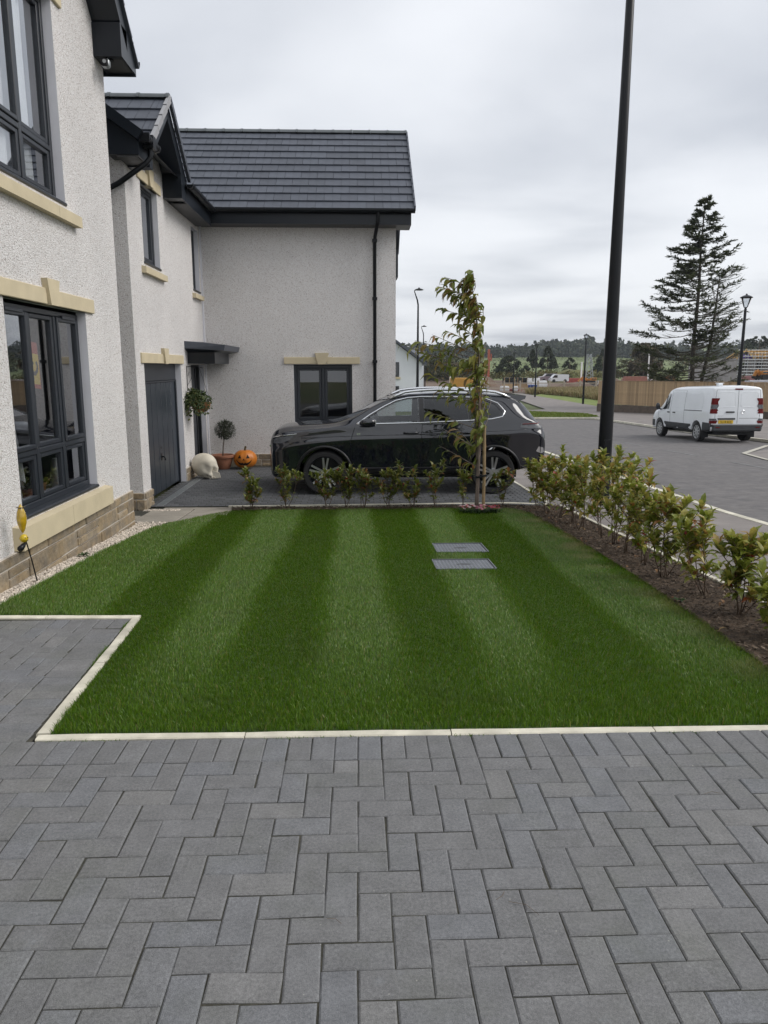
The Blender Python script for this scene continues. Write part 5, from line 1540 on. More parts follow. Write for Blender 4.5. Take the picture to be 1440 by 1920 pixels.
for sg in (-1, 1):
    for poly, nm, mt_ in ((WIN_F, 'front_window', 'carglass'), (WIN_R, 'rear_window', 'privacy'), (WIN_Q, 'quarter_window', 'privacy')):
        cx_ = sum(p[0] for p in poly) / len(poly); cz_ = sum(p[1] for p in poly) / len(poly)
        big = [(cx_ + (p[0] - cx_) * 1.02, cz_ + (p[1] - cz_) * 1.03) for p in poly]
        cb(sk.panel(big, 'y', sg, -.010, MB())).build(nm, MT[mt_], car, True)
    out = [(1.44, 1.180), (1.66, 1.335), (1.88, 1.465), (2.08, 1.565), (2.28, 1.612), (2.5, 1.628), (3.0, 1.625), (3.30, 1.618), (3.56, 1.592), (3.74, 1.52), (3.85, 1.385), (3.80, 1.30), (3.62, 1.262), (3.2, 1.235), (2.5, 1.205), (1.44, 1.180)]
    cb(sk.line(out, 'y', sg, .003, .022, MB())).build('window_trim', MT['chrome'], car, True)
    for x0 in (2.455, 3.25):
        pl = [(x0, 1.215), (x0, 1.612), (x0 + .07, 1.612), (x0 + .075, 1.225)]
        cb(sk.panel(pl, 'y', sg, .003, MB())).build('window_pillar', MT['cladding'], car)
    dl = MB(); sk.line([(1.36, .40), (1.34, .9), (1.42, 1.16)], 'y', sg, -.001, .010, dl); sk.line([(2.47, .38), (2.47, .8), (2.50, 1.19)], 'y', sg, -.001, .010, dl); sk.line([(3.32, .95), (3.42, 1.10), (3.45, 1.23)], 'y', sg, -.001, .010, dl); sk.line([(1.36, .40), (2.47, .38), (3.2, .38)], 'y', sg, -.001, .008, dl); sk.line([(3.2, .38), (3.24, .62), (3.32, .95)], 'y', sg, -.001, .010, dl)
    cb(dl).build('door_gap', MT['black'], car)
    cr = MB(); sk.line([(.55, .955), (1.4, .99), (2.6, 1.02), (3.8, 1.07), (4.2, 1.09)], 'y', sg, -.004, .018, cr); cb(cr).build('shoulder_crease', MT['carpaint'], car, True)
    for u0 in (2.20, 3.12):
        mb = MB(); h0, n0 = sk.hit((u0 + .1, sg * 3, 1.03), (0, -sg, 0)); yv = h0.y
        mb.tube([(u0, yv, 1.035), (u0 + .03, yv + sg * .028, 1.04), (u0 + .12, yv + sg * .034, 1.04), (u0 + .20, yv + sg * .028, 1.043), (u0 + .23, yv, 1.04)], .017, 8); cb(mb).build('door_handle', MT['carpaint'], car, True)
    # wheel arch cladding and sill
    for u in (AF, AR):
        mb = MB(); pts = []
        for k in range(25):
            a = R(-12) + R(204) * k / 24; r_ = .436
            h, nn = sk.hit((u + r_ * math.cos(a), sg * 3, WZ + .02 + r_ * math.sin(a)), (0, -sg, 0))
            if h is not None: pts.append(h + Vector((0, sg * .004, 0)))
        mb.tube(pts, .022, 8); cb(mb).build('arch_trim', MT['cladding'], car, True)
    mb = MB(); sk.panel([(1.38, .325), (1.38, .42), (3.22, .42), (3.22, .325)], 'y', sg, .008, mb); cb(mb).build('sill_trim', MT['cladding'], car)
    cb(sk.line([(1.40, .44), (3.2, .455)], 'y', sg, .004, .014, MB())).build('sill_strip', MT['cladding'], car)
    # lamps
    cb(sk.panel([(.10, .86), (.10, .93), (.20, .965), (.46, 1.00), (.36, .925), (.22, .865)], 'y', sg, .006, MB())).build('headlight', MT['lamp_clear'], car, True)
    cb(sk.line([(.09, .955), (.22, .99), (.48, 1.02)], 'y', sg, .006, .014, MB())).build('running_light', MT['chrome'], car)
    cb(sk.panel([(4.08, 1.12), (4.10, 1.19), (4.40, 1.21), (4.46, 1.17), (4.44, 1.10), (4.25, 1.10)], 'y', sg, .007, MB())).build('tail_light', MT['lamp_clear'], car, True)
    cb(sk.line([(4.12, 1.175), (4.42, 1.185)], 'y', sg, .010, .018, MB())).build('tail_bar', MT['lamp_red'], car)
    cb(sk.panel([(4.36, .72), (4.40, .80), (4.475, .78), (4.50, .70), (4.44, .68)], 'y', sg, .008, MB())).build('bumper_reflector', MT['chrome'], car, True)
    # mirror
    mb = MB(); h0, n0 = sk.hit((1.62, sg * 3, 1.17), (0, -sg, 0)); yv = h0.y
    bmq = bmesh.new(); bmesh.ops.create_icosphere(bmq, subdivisions=3, radius=1)
    for v in bmq.verts: v.co = Vector((1.62 + v.co.x * .135 + .02 * v.co.z, yv + sg * .16 + v.co.y * .085, 1.225 + v.co.z * .075 * (1 if v.co.z < 0 else .9)))
    mb.bm(bmq); mb.tube([(1.64, yv, 1.15), (1.64, yv + sg * .10, 1.18)], .03, 8); cb(mb).build('door_mirror', MT['carpaint'], car, True)
    mb = MB(); mb.cbox(1.735, 1.75, yv + sg * .16 - .06, yv + sg * .16 + .06, 1.185, 1.262, .004); cb(mb).build('mirror_glass', MT['chrome'], car)
    # roof rail
    mb = MB(); pts = []
    for k in range(17):
        u = 1.98 + 1.98 * k / 16; h, nn = sk.hit((u, sg * .60, 3), (0, 0, -1)); lift = .052 * min(1, min(k, 16 - k) / 2.0)
        pts.append(h + Vector((0, 0, lift + .010)))
    mb.tube(pts, .024, 8); cb(mb).build('roof_rail', MT['chrome'], car, True)
    for u in (AF, AR): wheel(car, (CX + u, CY + .92 + sg * .905, ZD + WZ), WR, .24, MT['alloy'], 5, sg)
for nm, poly, sgn in (('windscreen', [(-.62, 1.255), (.62, 1.255), (.535, 1.615), (-.535, 1.615)], -1), ('tailgate_window', [(-.58, 1.29), (.58, 1.29), (.48, 1.57), (-.48, 1.57)], 1)):
    cb(sk.panel(poly, 'x', sgn, -.008, MB())).build(nm, MT['carglass'] if sgn < 0 else MT['privacy'], car, True)
cb(sk.panel([(-.55, .38), (.55, .38), (.60, .62), (-.60, .62)], 'x', -1, .006, MB())).build('lower_grille', MT['black'], car)
cb(sk.line([(-.66, .80), (.66, .80)], 'x', -1, .006, .03, MB())).build('grille_bar', MT['chrome'], car)
mb = MB(); mb.box(4.515, 4.56, -.26, .26, .62, .74); cb(mb).build('number_plate', MT['white'], car)
mb = MB()   # tailgate spoiler
mb.add([(3.92, -.58, 1.668), (4.24, -.54, 1.640), (4.24, .54, 1.640), (3.92, .58, 1.668), (4.0, -.60, 1.52), (4.22, -.56, 1.585), (4.22, .56, 1.585), (4.0, .60, 1.52)], [(0, 1, 2, 3), (4, 7, 6, 5), (0, 4, 5, 1), (1, 5, 6, 2), (2, 6, 7, 3)]); cb(mb).build('spoiler', MT['carpaint'], car)
mb = MB(); mb.tube([(3.55, 0, 1.70), (3.62, 0, 1.75), (3.72, 0, 1.77)], [.03, .02, .006], 8); cb(mb).build('aerial', MT['carpaint'], car, True)
mb = MB()   # underside and arch liners
mb.box(.5, 4.1, -.62, .62, .24, .50); cb(mb).build('underbody', MT['black'], car)
# badge on the front wing and charge flap outline
mb = MB(); h0, _n = sk.hit((1.47, -3, 1.02), (0, 1, 0)); mb.box(1.44, 1.50, h0.y - .004, h0.y, 1.005, 1.012); mb.box(1.44, 1.465, h0.y - .004, h0.y, 1.012, 1.035); mb.box(1.47, 1.50, h0.y - .004, h0.y, 1.018, 1.035); cb(mb).build('badge', MT['chrome'], car)
cb(sk.line([(1.02, .98), (1.20, .99), (1.26, .96), (1.26, .86), (1.22, .83), (1.05, .82)], 'y', -1, -.001, .006, MB())).build('charge_flap_gap', MT['black'], car)
# cabin
for u in (2.05, 2.95):
    for yc in (-.38, .38):
        mb = MB(); mb.cbox(u, u + .45, yc - .25, yc + .25, .64, .86, .05); mb.add([(u + .38, yc - .24, .84), (u + .38, yc + .24, .84), (u + .62, yc + .20, 1.36), (u + .62, yc - .20, 1.36), (u + .50, yc - .24, .84), (u + .50, yc + .24, .84), (u + .70, yc + .20, 1.36), (u + .70, yc - .20, 1.36)], [(0, 1, 2, 3), (4, 7, 6, 5), (0, 3, 7, 4), (1, 5, 6, 2), (3, 2, 6, 7)]); mb.cbox(u + .58, u + .68, yc - .12, yc + .12, 1.38, 1.53, .03)
        cb(mb).build('seat', bpy.data.materials.get('dark_seat') or mat('dark_seat', (.03, .03, .032), .8), car)
mb = MB(); mb.cbox(1.42, 1.72, -.72, .72, .80, 1.13, .04); cb(mb).build('dashboard', MT['cladding'], car)
mb = MB(); mb.tube([(1.84 - .05 * math.sin(a), .36 + .18 * math.cos(a), 1.10 + .18 * math.sin(a)) for a in [2 * math.pi * k / 20 for k in range(21)]], .016, 6); cb(mb).build('steering_wheel', MT['black'], car)

# ---------------------------------------------------------------- white panel van, tail towards us
VX, VY = 12.86, 25.2
van = thing('van', 'white panel van with black bumpers parked by the far kerb, tail lights towards the lawn', 'van', (VX, VY + 2.5, g(VY + 2.5)))
VT = [  # u from the tail, half width low, sill z, belt z, half width at belt, half width at roof, roof z at edge, roof z middle
    (0.0, .90, .44, 1.05, .89, .80, 1.86, 1.89), (.05, .935, .40, 1.06, .925, .83, 1.89, 1.925), (.2, .95, .38, 1.06, .945, .84, 1.905, 1.945), (1.2, .955, .36, 1.06, .95, .845, 1.91, 1.955), (2.5, .955, .36, 1.06, .95, .845, 1.905, 1.95), (3.2, .955, .36, 1.05, .95, .83, 1.88, 1.93),
    (3.55, .955, .36, 1.05, .945, .80, 1.80, 1.86), (3.95, .95, .36, 1.04, .93, .755, 1.50, 1.56), (4.25, .945, .36, 1.02, .91, .76, 1.22, 1.28), (4.40, .94, .34, 1.0, .90, .74, 1.10, 1.15), (4.75, .91, .32, .90, .86, .70, .98, 1.02), (4.93, .84, .32, .78, .78, .62, .84, .86), (4.99, .74, .38, .62, .66, .52, .68, .69)]
st = []
for a in smooth_table(VT, 40):
    u, w, zb, zbt, wb, wr, zr_, zm = a
    st.append((u, [(0, zb), (w * .7, zb), (w * .96, zb + .015), (w * .99, zb + .08), (w, (zb + zbt) / 2), (w * .995, zbt - .08), (wb, zbt), (wb * .985, zbt + .06), ((wb + wr) / 2 + .015, (zbt + zr_) / 2), (wr + .012, zr_ - .09), (wr - .02, zr_ - .015), (wr * .55, zm - .012), (0, zm)]))
vvs, vfs = loft(st)
vb0 = eval_mesh(vvs, vfs, [('SUBSURF', dict(levels=1, render_levels=1))], name='body')
vs_ = Skin(vb0)
VA = (.98, 4.06); VR = .335
vb1 = cut_mesh(vb0.copy(), [cyl(u, VR + .01, .40, s0, s1) for u in VA for s0, s1 in ((-1.2, -.66), (.66, 1.2))])
MT['vanpaint'] = mat('white_van_paint', (.70, .73, .76), .28, .04, 2, coat=.6)
MT['vantrim'] = mat('dark_grey_bumper', (.028, .031, .035), .55, .1, 8)
MT['vanglass'] = mat('dark_van_glass', (.02, .025, .028), .06, .1, 3, coat=1)
MT['silver_cover'] = mat('silver_wheel_cover', (.42, .43, .44), .35, .08, 8, metal=.5)
# local frame of the loft: u along +x, y across; the van points along +Y, its left flank (towards -X) at loft +y
van_rot = R(90 + 1.5)
VM = Matrix.Rotation(van_rot, 4, 'Z')
vslope = math.atan2(g(VY + 4) - g(VY + 1), 3)
van.rotation_euler = (vslope, 0, R(1.5))
def vb(mb):
    # into the van's own axes: length along +y, origin amid the wheelbase at the ground
    mb.v = [(-b, a - 2.5, c) for a, b, c in mb.v]
    return mb
def vbuild(mb, name, mt_, smooth=False, sharp=None, parent=None):
    me = bpy.data.meshes.new(name); vb(mb); me.from_pydata([tuple(q) for q in mb.v], [], mb.f); me.update()
    return link(name, me, mt_, parent or van, smooth, sharp)
for v in vb1.vertices: v.co = (-v.co.y, v.co.x - 2.5, v.co.z)
link('body', vb1, MT['vanpaint'], van, True, 35)
for sg in (-1, 1):      # +1: left flank, the one in view
    vbuild(vs_.panel([(3.28, 1.10), (3.28, 1.66), (3.46, 1.68), (3.62, 1.60), (3.98, 1.28), (4.10, 1.12), (3.9, 1.07)], 'y', sg, .006, MB()), 'cab_window', MT['vanglass'], True)
    vbuild(vs_.line([(3.62, 1.06), (3.62, 1.59)], 'y', sg, .010, .025, MB()), 'window_bar', MT['black'])
    gl = MB(); vs_.line([(3.14, .42), (3.14, 1.70), (3.2, 1.78)], 'y', sg, -.002, .012, gl); vs_.line([(2.0, .45), (2.0, 1.78)], 'y', sg, -.002, .012, gl); vs_.line([(3.86, .55), (4.2, .78), (4.24, 1.06)], 'y', sg, -.002, .012, gl); vs_.line([(2.0, 1.79), (3.14, 1.79)], 'y', sg, -.002, .008, gl)
    vbuild(gl, 'door_gap', MT['vantrim'])
    vbuild(vs_.line([(.62, 1.08), (1.98, 1.08)], 'y', sg, .002, .028, MB()), 'slide_rail', MT['vantrim'])
    for u0 in (2.72, 3.2):
        h, nn = vs_.hit((u0, sg * 3, .97), (0, -sg, 0)); mb = MB(); mb.cbox(u0 - .01, u0 + .17, h.y - .015, h.y + .03 * 1, .955, .995, .008) if sg > 0 else mb.cbox(u0 - .01, u0 + .17, h.y - .03, h.y + .015, .955, .995, .008); vbuild(mb, 'door_handle', MT['black'])
    pr = MB(); vs_.line([(2.06, 1.18), (2.06, 1.66), (2.16, 1.74), (3.0, 1.74), (3.06, 1.66), (3.06, 1.18), (2.06, 1.18)], 'y', sg, -.003, .016, pr); vs_.line([(.62, 1.18), (.62, 1.66), (.72, 1.74), (1.9, 1.74), (1.94, 1.66), (1.94, 1.18), (.62, 1.18)], 'y', sg, -.003, .016, pr); vbuild(pr, 'panel_pressing', MT['vanpaint'], True)
    vbuild(vs_.panel([(1.42, .40), (1.42, .60), (3.62, .62), (3.62, .40)], 'y', sg, .012, MB()), 'side_rubbing_strip', MT['vantrim'])
    vbuild(vs_.panel([(0.06, .40), (0.03, .68), (.50, .70), (.56, .40)], 'y', sg, .014, MB()), 'bumper_corner', MT['vantrim'])
    vbuild(vs_.panel([(4.52, .42), (4.50, .66), (4.93, .66), (4.95, .42)], 'y', sg, .010, MB()), 'front_bumper_corner', MT['vantrim'])
    # tall tail lamp at the rear corner: red, clear, red
    for z0, z1, mt_ in ((1.30, 1.52, 'lamp_red'), (1.16, 1.298, 'lamp_clear'), (1.0, 1.158, 'lamp_red')):
        mb = MB(); vs_.panel([(.012, z0), (.012, z1), (.085, z1 - .01), (.085, z0 + .0)], 'y', sg, .010, mb); vs_.panel([(sg * .825, z0), (sg * .825, z1), (sg * .885, z1), (sg * .885, z0)], 'x', -1, .010, mb); vbuild(mb, 'tail_light', MT[mt_], True)
    for z0, z1, mt_ in ((.66, .76, 'lamp_red'), (.765, .83, 'lamp_clear')):
        mb = MB(); vs_.panel([(sg * .80, z0), (sg * .80, z1), (sg * .87, z1), (sg * .87, z0)], 'x', -1, .008, mb); vs_.panel([(.012, z0), (.012, z1), (.09, z1), (.09, z0)], 'y', sg, .008, mb); vbuild(mb, 'lower_lamp', MT[mt_])
    bmq = bmesh.new(); bmesh.ops.create_icosphere(bmq, subdivisions=2, radius=1)
    for v in bmq.verts: v.co = Vector((4.02 + v.co.x * .07, sg * (1.06) + v.co.y * .085, 1.18 + v.co.z * .14))
    mb = MB(); mb.bm(bmq); mb.tube([(4.02, sg * .90, 1.06), (4.02, sg * 1.03, 1.10)], .03, 8); vbuild(mb, 'door_mirror', MT['vantrim'], True)
    for u in VA:
        W = part_empty('wheel', van); prof = [(VR * .68, .02), (VR * .70, 0), (VR * .95, -.004), (VR, .04), (VR, .19), (VR * .9, .22), (.05, .22)]
        n_ = 32; mb = MB(); yy_ = sg * .93
        vsx = [(u + q * math.cos(2 * math.pi * k / n_), yy_ - sg * h, VR + q * math.sin(2 * math.pi * k / n_)) for q, h in prof for k in range(n_)]
        mb.add(vsx, [(i * n_ + k, i * n_ + (k + 1) % n_, (i + 1) * n_ + (k + 1) % n_, (i + 1) * n_ + k) for i in range(len(prof) - 1) for k in range(n_)]); vbuild(mb, 'tyre', MT['rubber'], True, 40, W)
        mb = MB()
        for k in range(9):
            a = 2 * math.pi * k / 9; mb.beam((u + .03 * math.cos(a), yy_ - sg * .004, VR + .03 * math.sin(a)), (u + .225 * math.cos(a), yy_ - sg * .012, VR + .225 * math.sin(a)), .05, .02, (0, 1, 0))
        mb.tube([(u + .225 * math.cos(a), yy_ - sg * .006, VR + .225 * math.sin(a)) for a in [2 * math.pi * k / 32 for k in range(33)]], .013, 6, False); vbuild(mb, 'wheel_cover', MT['silver_cover'], False, None, W)
        mb = MB(); mb.lathe([(0, 0), (.22, 0), (.22, .01), (0, .01)], (u, yy_ - sg * .05, VR), 24, 'y'); vbuild(mb, 'rim', MT['black'], False, None, W)
# tail
gp = MB(); vs_.line([(0.0, .66), (0.0, 1.84)], 'x', -1, -.001, .012, gp); vs_.line([(.78, .66), (.79, 1.5), (.76, 1.80), (-.76, 1.80), (-.79, 1.5), (-.78, .66)], 'x', -1, -.001, .012, gp); vbuild(gp, 'door_gap', MT['vantrim'])
for sg in (-1, 1):
    pr = MB(); vs_.line([(sg * .10, 1.24), (sg * .10, 1.66), (sg * .16, 1.72), (sg * .66, 1.72), (sg * .70, 1.66), (sg * .70, 1.20), (sg * .10, 1.24)], 'x', -1, -.003, .018, pr); vbuild(pr, 'panel_pressing', MT['vanpaint'], True)
    vbuild(vs_.line([(sg * .06, .84), (sg * .72, .84)], 'x', -1, -.002, .012, MB()), 'door_crease', MT['vantrim'])
mb = MB(); vs_.panel([(-.90, .42), (.90, .42), (.90, .63), (-.90, .63)], 'x', -1, .045, mb); vbuild(mb, 'rear_bumper', MT['vantrim'], True)
mb = MB(); mb.cbox(-.06, .10, -.86, .86, .40, .63, .03); vbuild(mb, 'bumper_beam', MT['vantrim'])
for sg in (-1, 1):
    mb = MB(); mb.box(-.068, -.055, sg * .70 - .07, sg * .70 + .07, .515, .55); vbuild(mb, 'reflector', MT['lamp_red'])
mb = MB(); vs_.panel([(-.14, 1.845), (.14, 1.845), (.13, 1.80), (-.13, 1.80)], 'x', -1, .012, mb); vbuild(mb, 'brake_light', MT['lamp_red'])
h, nn = vs_.hit((-4, .3, .8), (1, 0, 0)); xt = h.x
mb = MB(); mb.cbox(xt - .03, xt + .02, .08, .68, .795, .85, .008); vbuild(mb, 'plate_lamp_bar', MT['vantrim'])
pl_ = MB(); pl_.cbox(xt - .018, xt + .012, .14, .66, .66, .775, .006); PL = vbuild(pl_, 'number_plate', mat('yellow_plate', (.62, .40, .02), .4, .04, 10))
tm = text_mesh('SL18 EDJ', .105, .001)
for v in tm.vertices: v.co = (v.co.x * 1.0 - .40, (xt - .020) - 2.5 - v.co.z, .715 + v.co.y)
link('plate_lettering', tm, MT['black'], PL)
mb = MB(); mb.cbox(xt - .035, xt + .0, .12, .42, 1.03, 1.075, .008); vbuild(mb, 'door_handle', MT['black'])
h, nn = vs_.hit((-4, -.18, 1.05), (1, 0, 0))
mb = MB(); mb.tube([(h.x - .006, -.18 + .062 * math.cos(a), 1.06 + .055 * math.sin(a)) for a in [2 * math.pi * k / 24 for k in range(25)]], .009, 6, False); mb.box(h.x - .012, h.x, -.25, -.11, 1.048, 1.072); vbuild(mb, 'maker_badge', MT['chrome'])
tm = text_mesh('NV300', .055, .001)
for v in tm.vertices: v.co = (v.co.x * 1.15 - .60, (h.x - .006) - 2.5 - v.co.z, .925 + v.co.y)
link('lettering', tm, MT['chrome'], van)
mb = MB(); mb.cbox(1.28, 1.44, -.09, .09, 1.945, 2.03, .02); mb.cbox(1.30, 1.42, -.14, .14, 2.03, 2.05, .006); vbuild(mb, 'roof_vent', MT['vanpaint'])
mb = MB(); mb.box(.3, 4.6, -.66, .66, .26, .42); vbuild(mb, 'underbody', MT['black'])
for sg in (-1, 1):
    mb = MB(); mb.box(.55, .58, sg * .83 - .12, sg * .83 + .10, .16, .42); vbuild(mb, 'mud_flap', MT['black'])

# ================================================================ PLANTS IN THE GARDEN
MT['photinia'] = leaf_mat('photinia_leaf', [(0, (.115, .150, .018)), (.4, (.210, .245, .036)), (.7, (.32, .32, .062)), (.90, (.40, .32, .09)), (.965, (.34, .15, .05)), (1, (.32, .028, .024))], .33, .40, spec=.5)
MT['photinia_dark'] = leaf_mat('photinia_dark_leaf', [(0, (.080, .110, .014)), (.5, (.140, .170, .028)), (.86, (.225, .225, .05)), (.95, (.24, .12, .045)), (1, (.30, .024, .02))], .33, .38, spec=.5)
MT['stem'] = mat('reddish_stem', (.105, .072, .048), .8, .25, 30)


def shrub(name, label, x, y, h, spread, seed, group, matr, n_st=None, leaf=.075, lean=(0, 0), base_z=None):
    rn = random.Random(seed); z0 = (base_z if base_z is not None else g(y) + .012)
    o = thing(name, label, 'shrub', (x, y, z0), group)
    st_, lf = MB(), MB()
    tips = []
    for k in range(n_st or rn.randint(4, 6)):
        a = rn.uniform(0, 6.28); r_ = spread * rn.uniform(.25, 1); hh = h * rn.uniform(.62, 1.0) if k else h
        if k == 0: r_ *= .3
        p0 = Vector((x + rn.uniform(-.03, .03), y + rn.uniform(-.03, .03), z0 - .02)); p3 = Vector((x + math.cos(a) * r_ + lean[0] * hh, y + math.sin(a) * r_ * .8 + lean[1] * hh, z0 + hh * .93))
        p1 = p0.lerp(p3, .35) + Vector((rn.gauss(0, .02), rn.gauss(0, .02), -.02)); p2 = p0.lerp(p3, .7) + Vector((rn.gauss(0, .02), rn.gauss(0, .02), .02))
        st_.tube([p0, p1, p2, p3], [.0052, .0044, .0034, .0022], 5); main = [p0, p1, p2, p3]; tips.append((p3, (p3 - p2).normalized(), 1.0))
        for b in range(rn.randint(3, 6)):
            t = rn.uniform(.22, .88); q = p0.lerp(p1, t * 3) if t < .333 else (p1.lerp(p2, t * 3 - 1) if t < .667 else p2.lerp(p3, t * 3 - 2))
            a2 = rn.uniform(0, 6.28); L_ = rn.uniform(.12, .26) * h / .8
            e = q + Vector((math.cos(a2) * L_ * .75, math.sin(a2) * L_ * .75, L_ * rn.uniform(.45, .9)))
            st_.tube([q, q.lerp(e, .5) + Vector((0, 0, -.008)), e], [.0035, .003, .002], 5); tips.append((e, (e - q).normalized(), .85))
        for s_ in range(rn.randint(7, 12)):     # scattered leaves down the stem
            t = rn.uniform(.25, .97); q = p0.lerp(p1, t * 3) if t < .333 else (p1.lerp(p2, t * 3 - 1) if t < .667 else p2.lerp(p3, t * 3 - 2))
            a2 = rn.uniform(0, 6.28); lf.leaf(q, (math.cos(a2), math.sin(a2), rn.uniform(-.2, .5)), (0, 0, 1), leaf * rn.uniform(.8, 1.2), leaf * .42, .25)
    for (p, d, sc) in tips:
        n_ = rn.randint(7, 14); a0 = rn.uniform(0, 6.28)
        for k in range(n_):
            f = k / n_; a2 = a0 + k * 2.4; el = .15 + 1.0 * (1 - f) ** 1.3 + rn.gauss(0, .15)
            dd = Vector((math.cos(a2) * math.cos(el), math.sin(a2) * math.cos(el), math.sin(el))) + d * .35
            lf.leaf(p - d * (f * .11 * sc), dd, Vector((0, 0, 1)) + Vector((-math.cos(a2), -math.sin(a2), 0)) * .4, leaf * sc * rn.uniform(.7, 1.2), leaf * sc * rn.uniform(.36, .46), rn.uniform(.05, .35), rn.uniform(.05, .25))
    st_.build('stems', MT['stem'], o, True)
    lf.build('foliage', matr, o)
    return o


# low hedge of young shrubs between lawn and drive: (picture x, height, spread, what sets it apart)
ROW = [(472, .62, .16, 'young shrub with dark glossy leaves before the carved pumpkin'), (540, .66, .22, 'bushy young shrub standing before the nose of the dark car'),
       (612, .58, .20, 'thin young shrub before the front wheel of the dark car, with a red leaf'), (650, .60, .18, 'young shrub just behind the front wheel in the row before the dark car'),
       (680, .60, .18, 'thin young shrub before the front door of the dark car'), (728, .62, .18, 'leaning young shrub before the door gap of the dark car'), (775, .58, .16, 'sparse young shrub before the rear door of the dark car'),
       (815, .60, .16, 'sparse young shrub in the row just left of the staked tree, seen from the lawn'), (868, .55, .14, 'small young shrub close behind the staked tree'), (945, .62, .20, 'young shrub before the rear wheel of the dark car')]
for i, (px, h_, sp_, lb) in enumerate(ROW):
    p = ony(px, 950, 10.88 + (.03 if i % 2 else -.03)); yy = 10.90 + (.04 if i % 2 else -.02)
    shrub('shrub', lb, p[0] * yy / 10.88, yy, h_ * rng.uniform(.88, 1.08), sp_ * 1.45, 40 + i, 'young shrubs between the lawn and the dark car', MT['photinia_dark'], leaf=rng.uniform(.10, .115), n_st=rng.randint(2, 4))
# taller hedge along the footway
HED = [(3.75, .42, .20, 'low shrub with bronze and red leaves at the near end of the footway hedge'), (4.35, .46, .24, 'low spreading shrub second from the near end of the footway hedge'), (4.95, .56, .24, 'shrub third from the near end of the footway hedge, bronze topped'),
       (5.55, .66, .25, 'shrub fourth from the near end of the footway hedge, with a bright red leaf'), (6.1, .78, .25, 'tall open shrub fifth from the near end of the footway hedge'), (6.65, .88, .24, 'tall open shrub sixth from the near end of the footway hedge'), (7.2, .94, .24, 'tall shrub in the footway hedge, seventh from its near end'),
       (7.75, 1.06, .25, 'tallest shrub of the footway hedge, eighth from its near end'), (8.3, .98, .25, 'leafy shrub ninth from the near end of the footway hedge'), (8.85, .88, .26, 'dense shrub in the footway hedge beside the tall black lamp post'), (9.35, .84, .26, 'dense shrub just past the tall black lamp post in the footway hedge'),
       (9.85, .86, .24, 'shrub third from the far end of the footway hedge'), (10.3, .80, .24, 'shrub second from the far end of the footway hedge'), (10.75, .72, .22, 'shrub at the far end of the footway hedge by the drive corner')]
for i, (yy, h_, sp_, lb) in enumerate(HED):
    shrub('shrub', lb, 2.70 + rng.uniform(-.07, .07), yy + rng.uniform(-.08, .08), h_, sp_, 80 + i, 'photinia hedge along the footway', MT['photinia'], leaf=rng.uniform(.115, .14), n_st=rng.randint(4, 5), lean=(rng.uniform(-.05, .08), 0))
# weeds in the bed and at the gravel
for (x_, y_, lb) in ((2.42, 5.35, 'small green weed on the bark mulch beside the lawn edge'), (-2.76, 7.35, 'small green weed in the pale gravel strip')):
    o = thing('weed', lb, 'weed', (x_, y_, g(y_) + .01)); mb = MB()
    for k in range(9):
        a = k * .8; mb.leaf((x_, y_, g(y_) + .015), (math.cos(a), math.sin(a), rng.uniform(.2, .7)), (0, 0, 1), rng.uniform(.05, .08), .03, .3)
    mb.build('leaves', MT['houseplant'], o)
MT['houseplant2'] = MT['houseplant']

# ---------------------------------------------------------------- young staked tree, leaves blown to one side
TX, TY = 1.69, 10.52
tree = thing('young_tree', 'young ornamental cherry with drooping olive leaves tied to a short stake on the lawn', 'tree', (TX, TY, g(TY)))
MT['cherry'] = leaf_mat('cherry_leaf', [(0, (.095, .130, .018)), (.35, (.165, .200, .034)), (.72, (.255, .250, .055)), (.88, (.26, .185, .065)), (.96, (.24, .13, .05)), (1, (.30, .16, .06))], .45, .36, spec=.45)
MT['cherry_bark'] = mat('young_cherry_bark', (.16, .125, .105), .7, .2, 25, .3, 50, .002)
rn = random.Random(12); tz = g(TY)
trunk, brn, lf = MB(), MB(), MB()
TH = 3.22
def trunk_at(t): return Vector((TX + .02 * math.sin(t * 5) - .02 * t - .26 * max(0, t - .72) ** 1.2 * 2.0, TY + .03 * math.sin(t * 4 + 1), tz + TH * t))
for _o in ((-.05, .02), (.035, .03)):
    trunk.tube([trunk_at(.16 + .5 * k / 8) + Vector((_o[0] * min(1, k / 3), _o[1], 0)) for k in range(9)], [.016 - .0012 * k for k in range(9)], 6)
trunk.tube([trunk_at(k / 16) for k in range(17)], [.032 - .027 * (k / 16) ** .8 for k in range(17)], 8)
limbs = []; t_of = {}
for k in range(40):
    t = .20 + .78 * (k / 39) ** .9; a = rn.uniform(0, 6.28); L_ = (.74 - .40 * abs(t - .62)) * rn.uniform(.55, 1.1)
    if t > .85: L_ *= .6
    p0 = trunk_at(t); rise = rn.uniform(.45, .8); out_ = Vector((math.cos(a) * .78 - .55 * min(1, t * 1.6), math.sin(a) * .6, 0))
    pts = [p0]
    for s_ in range(1, 6):
        f = s_ / 5
        pts.append(p0 + out_ * L_ * f ** .8 + Vector((-.07 * f * f, 0, L_ * rise * f - .10 * L_ * f * f)))
    brn.tube(pts, [.010 * (1 - .7 * t), .008 * (1 - .6 * t), .006, .0045, .0035, .002], 5); limbs.append(pts); t_of[id(pts)] = t
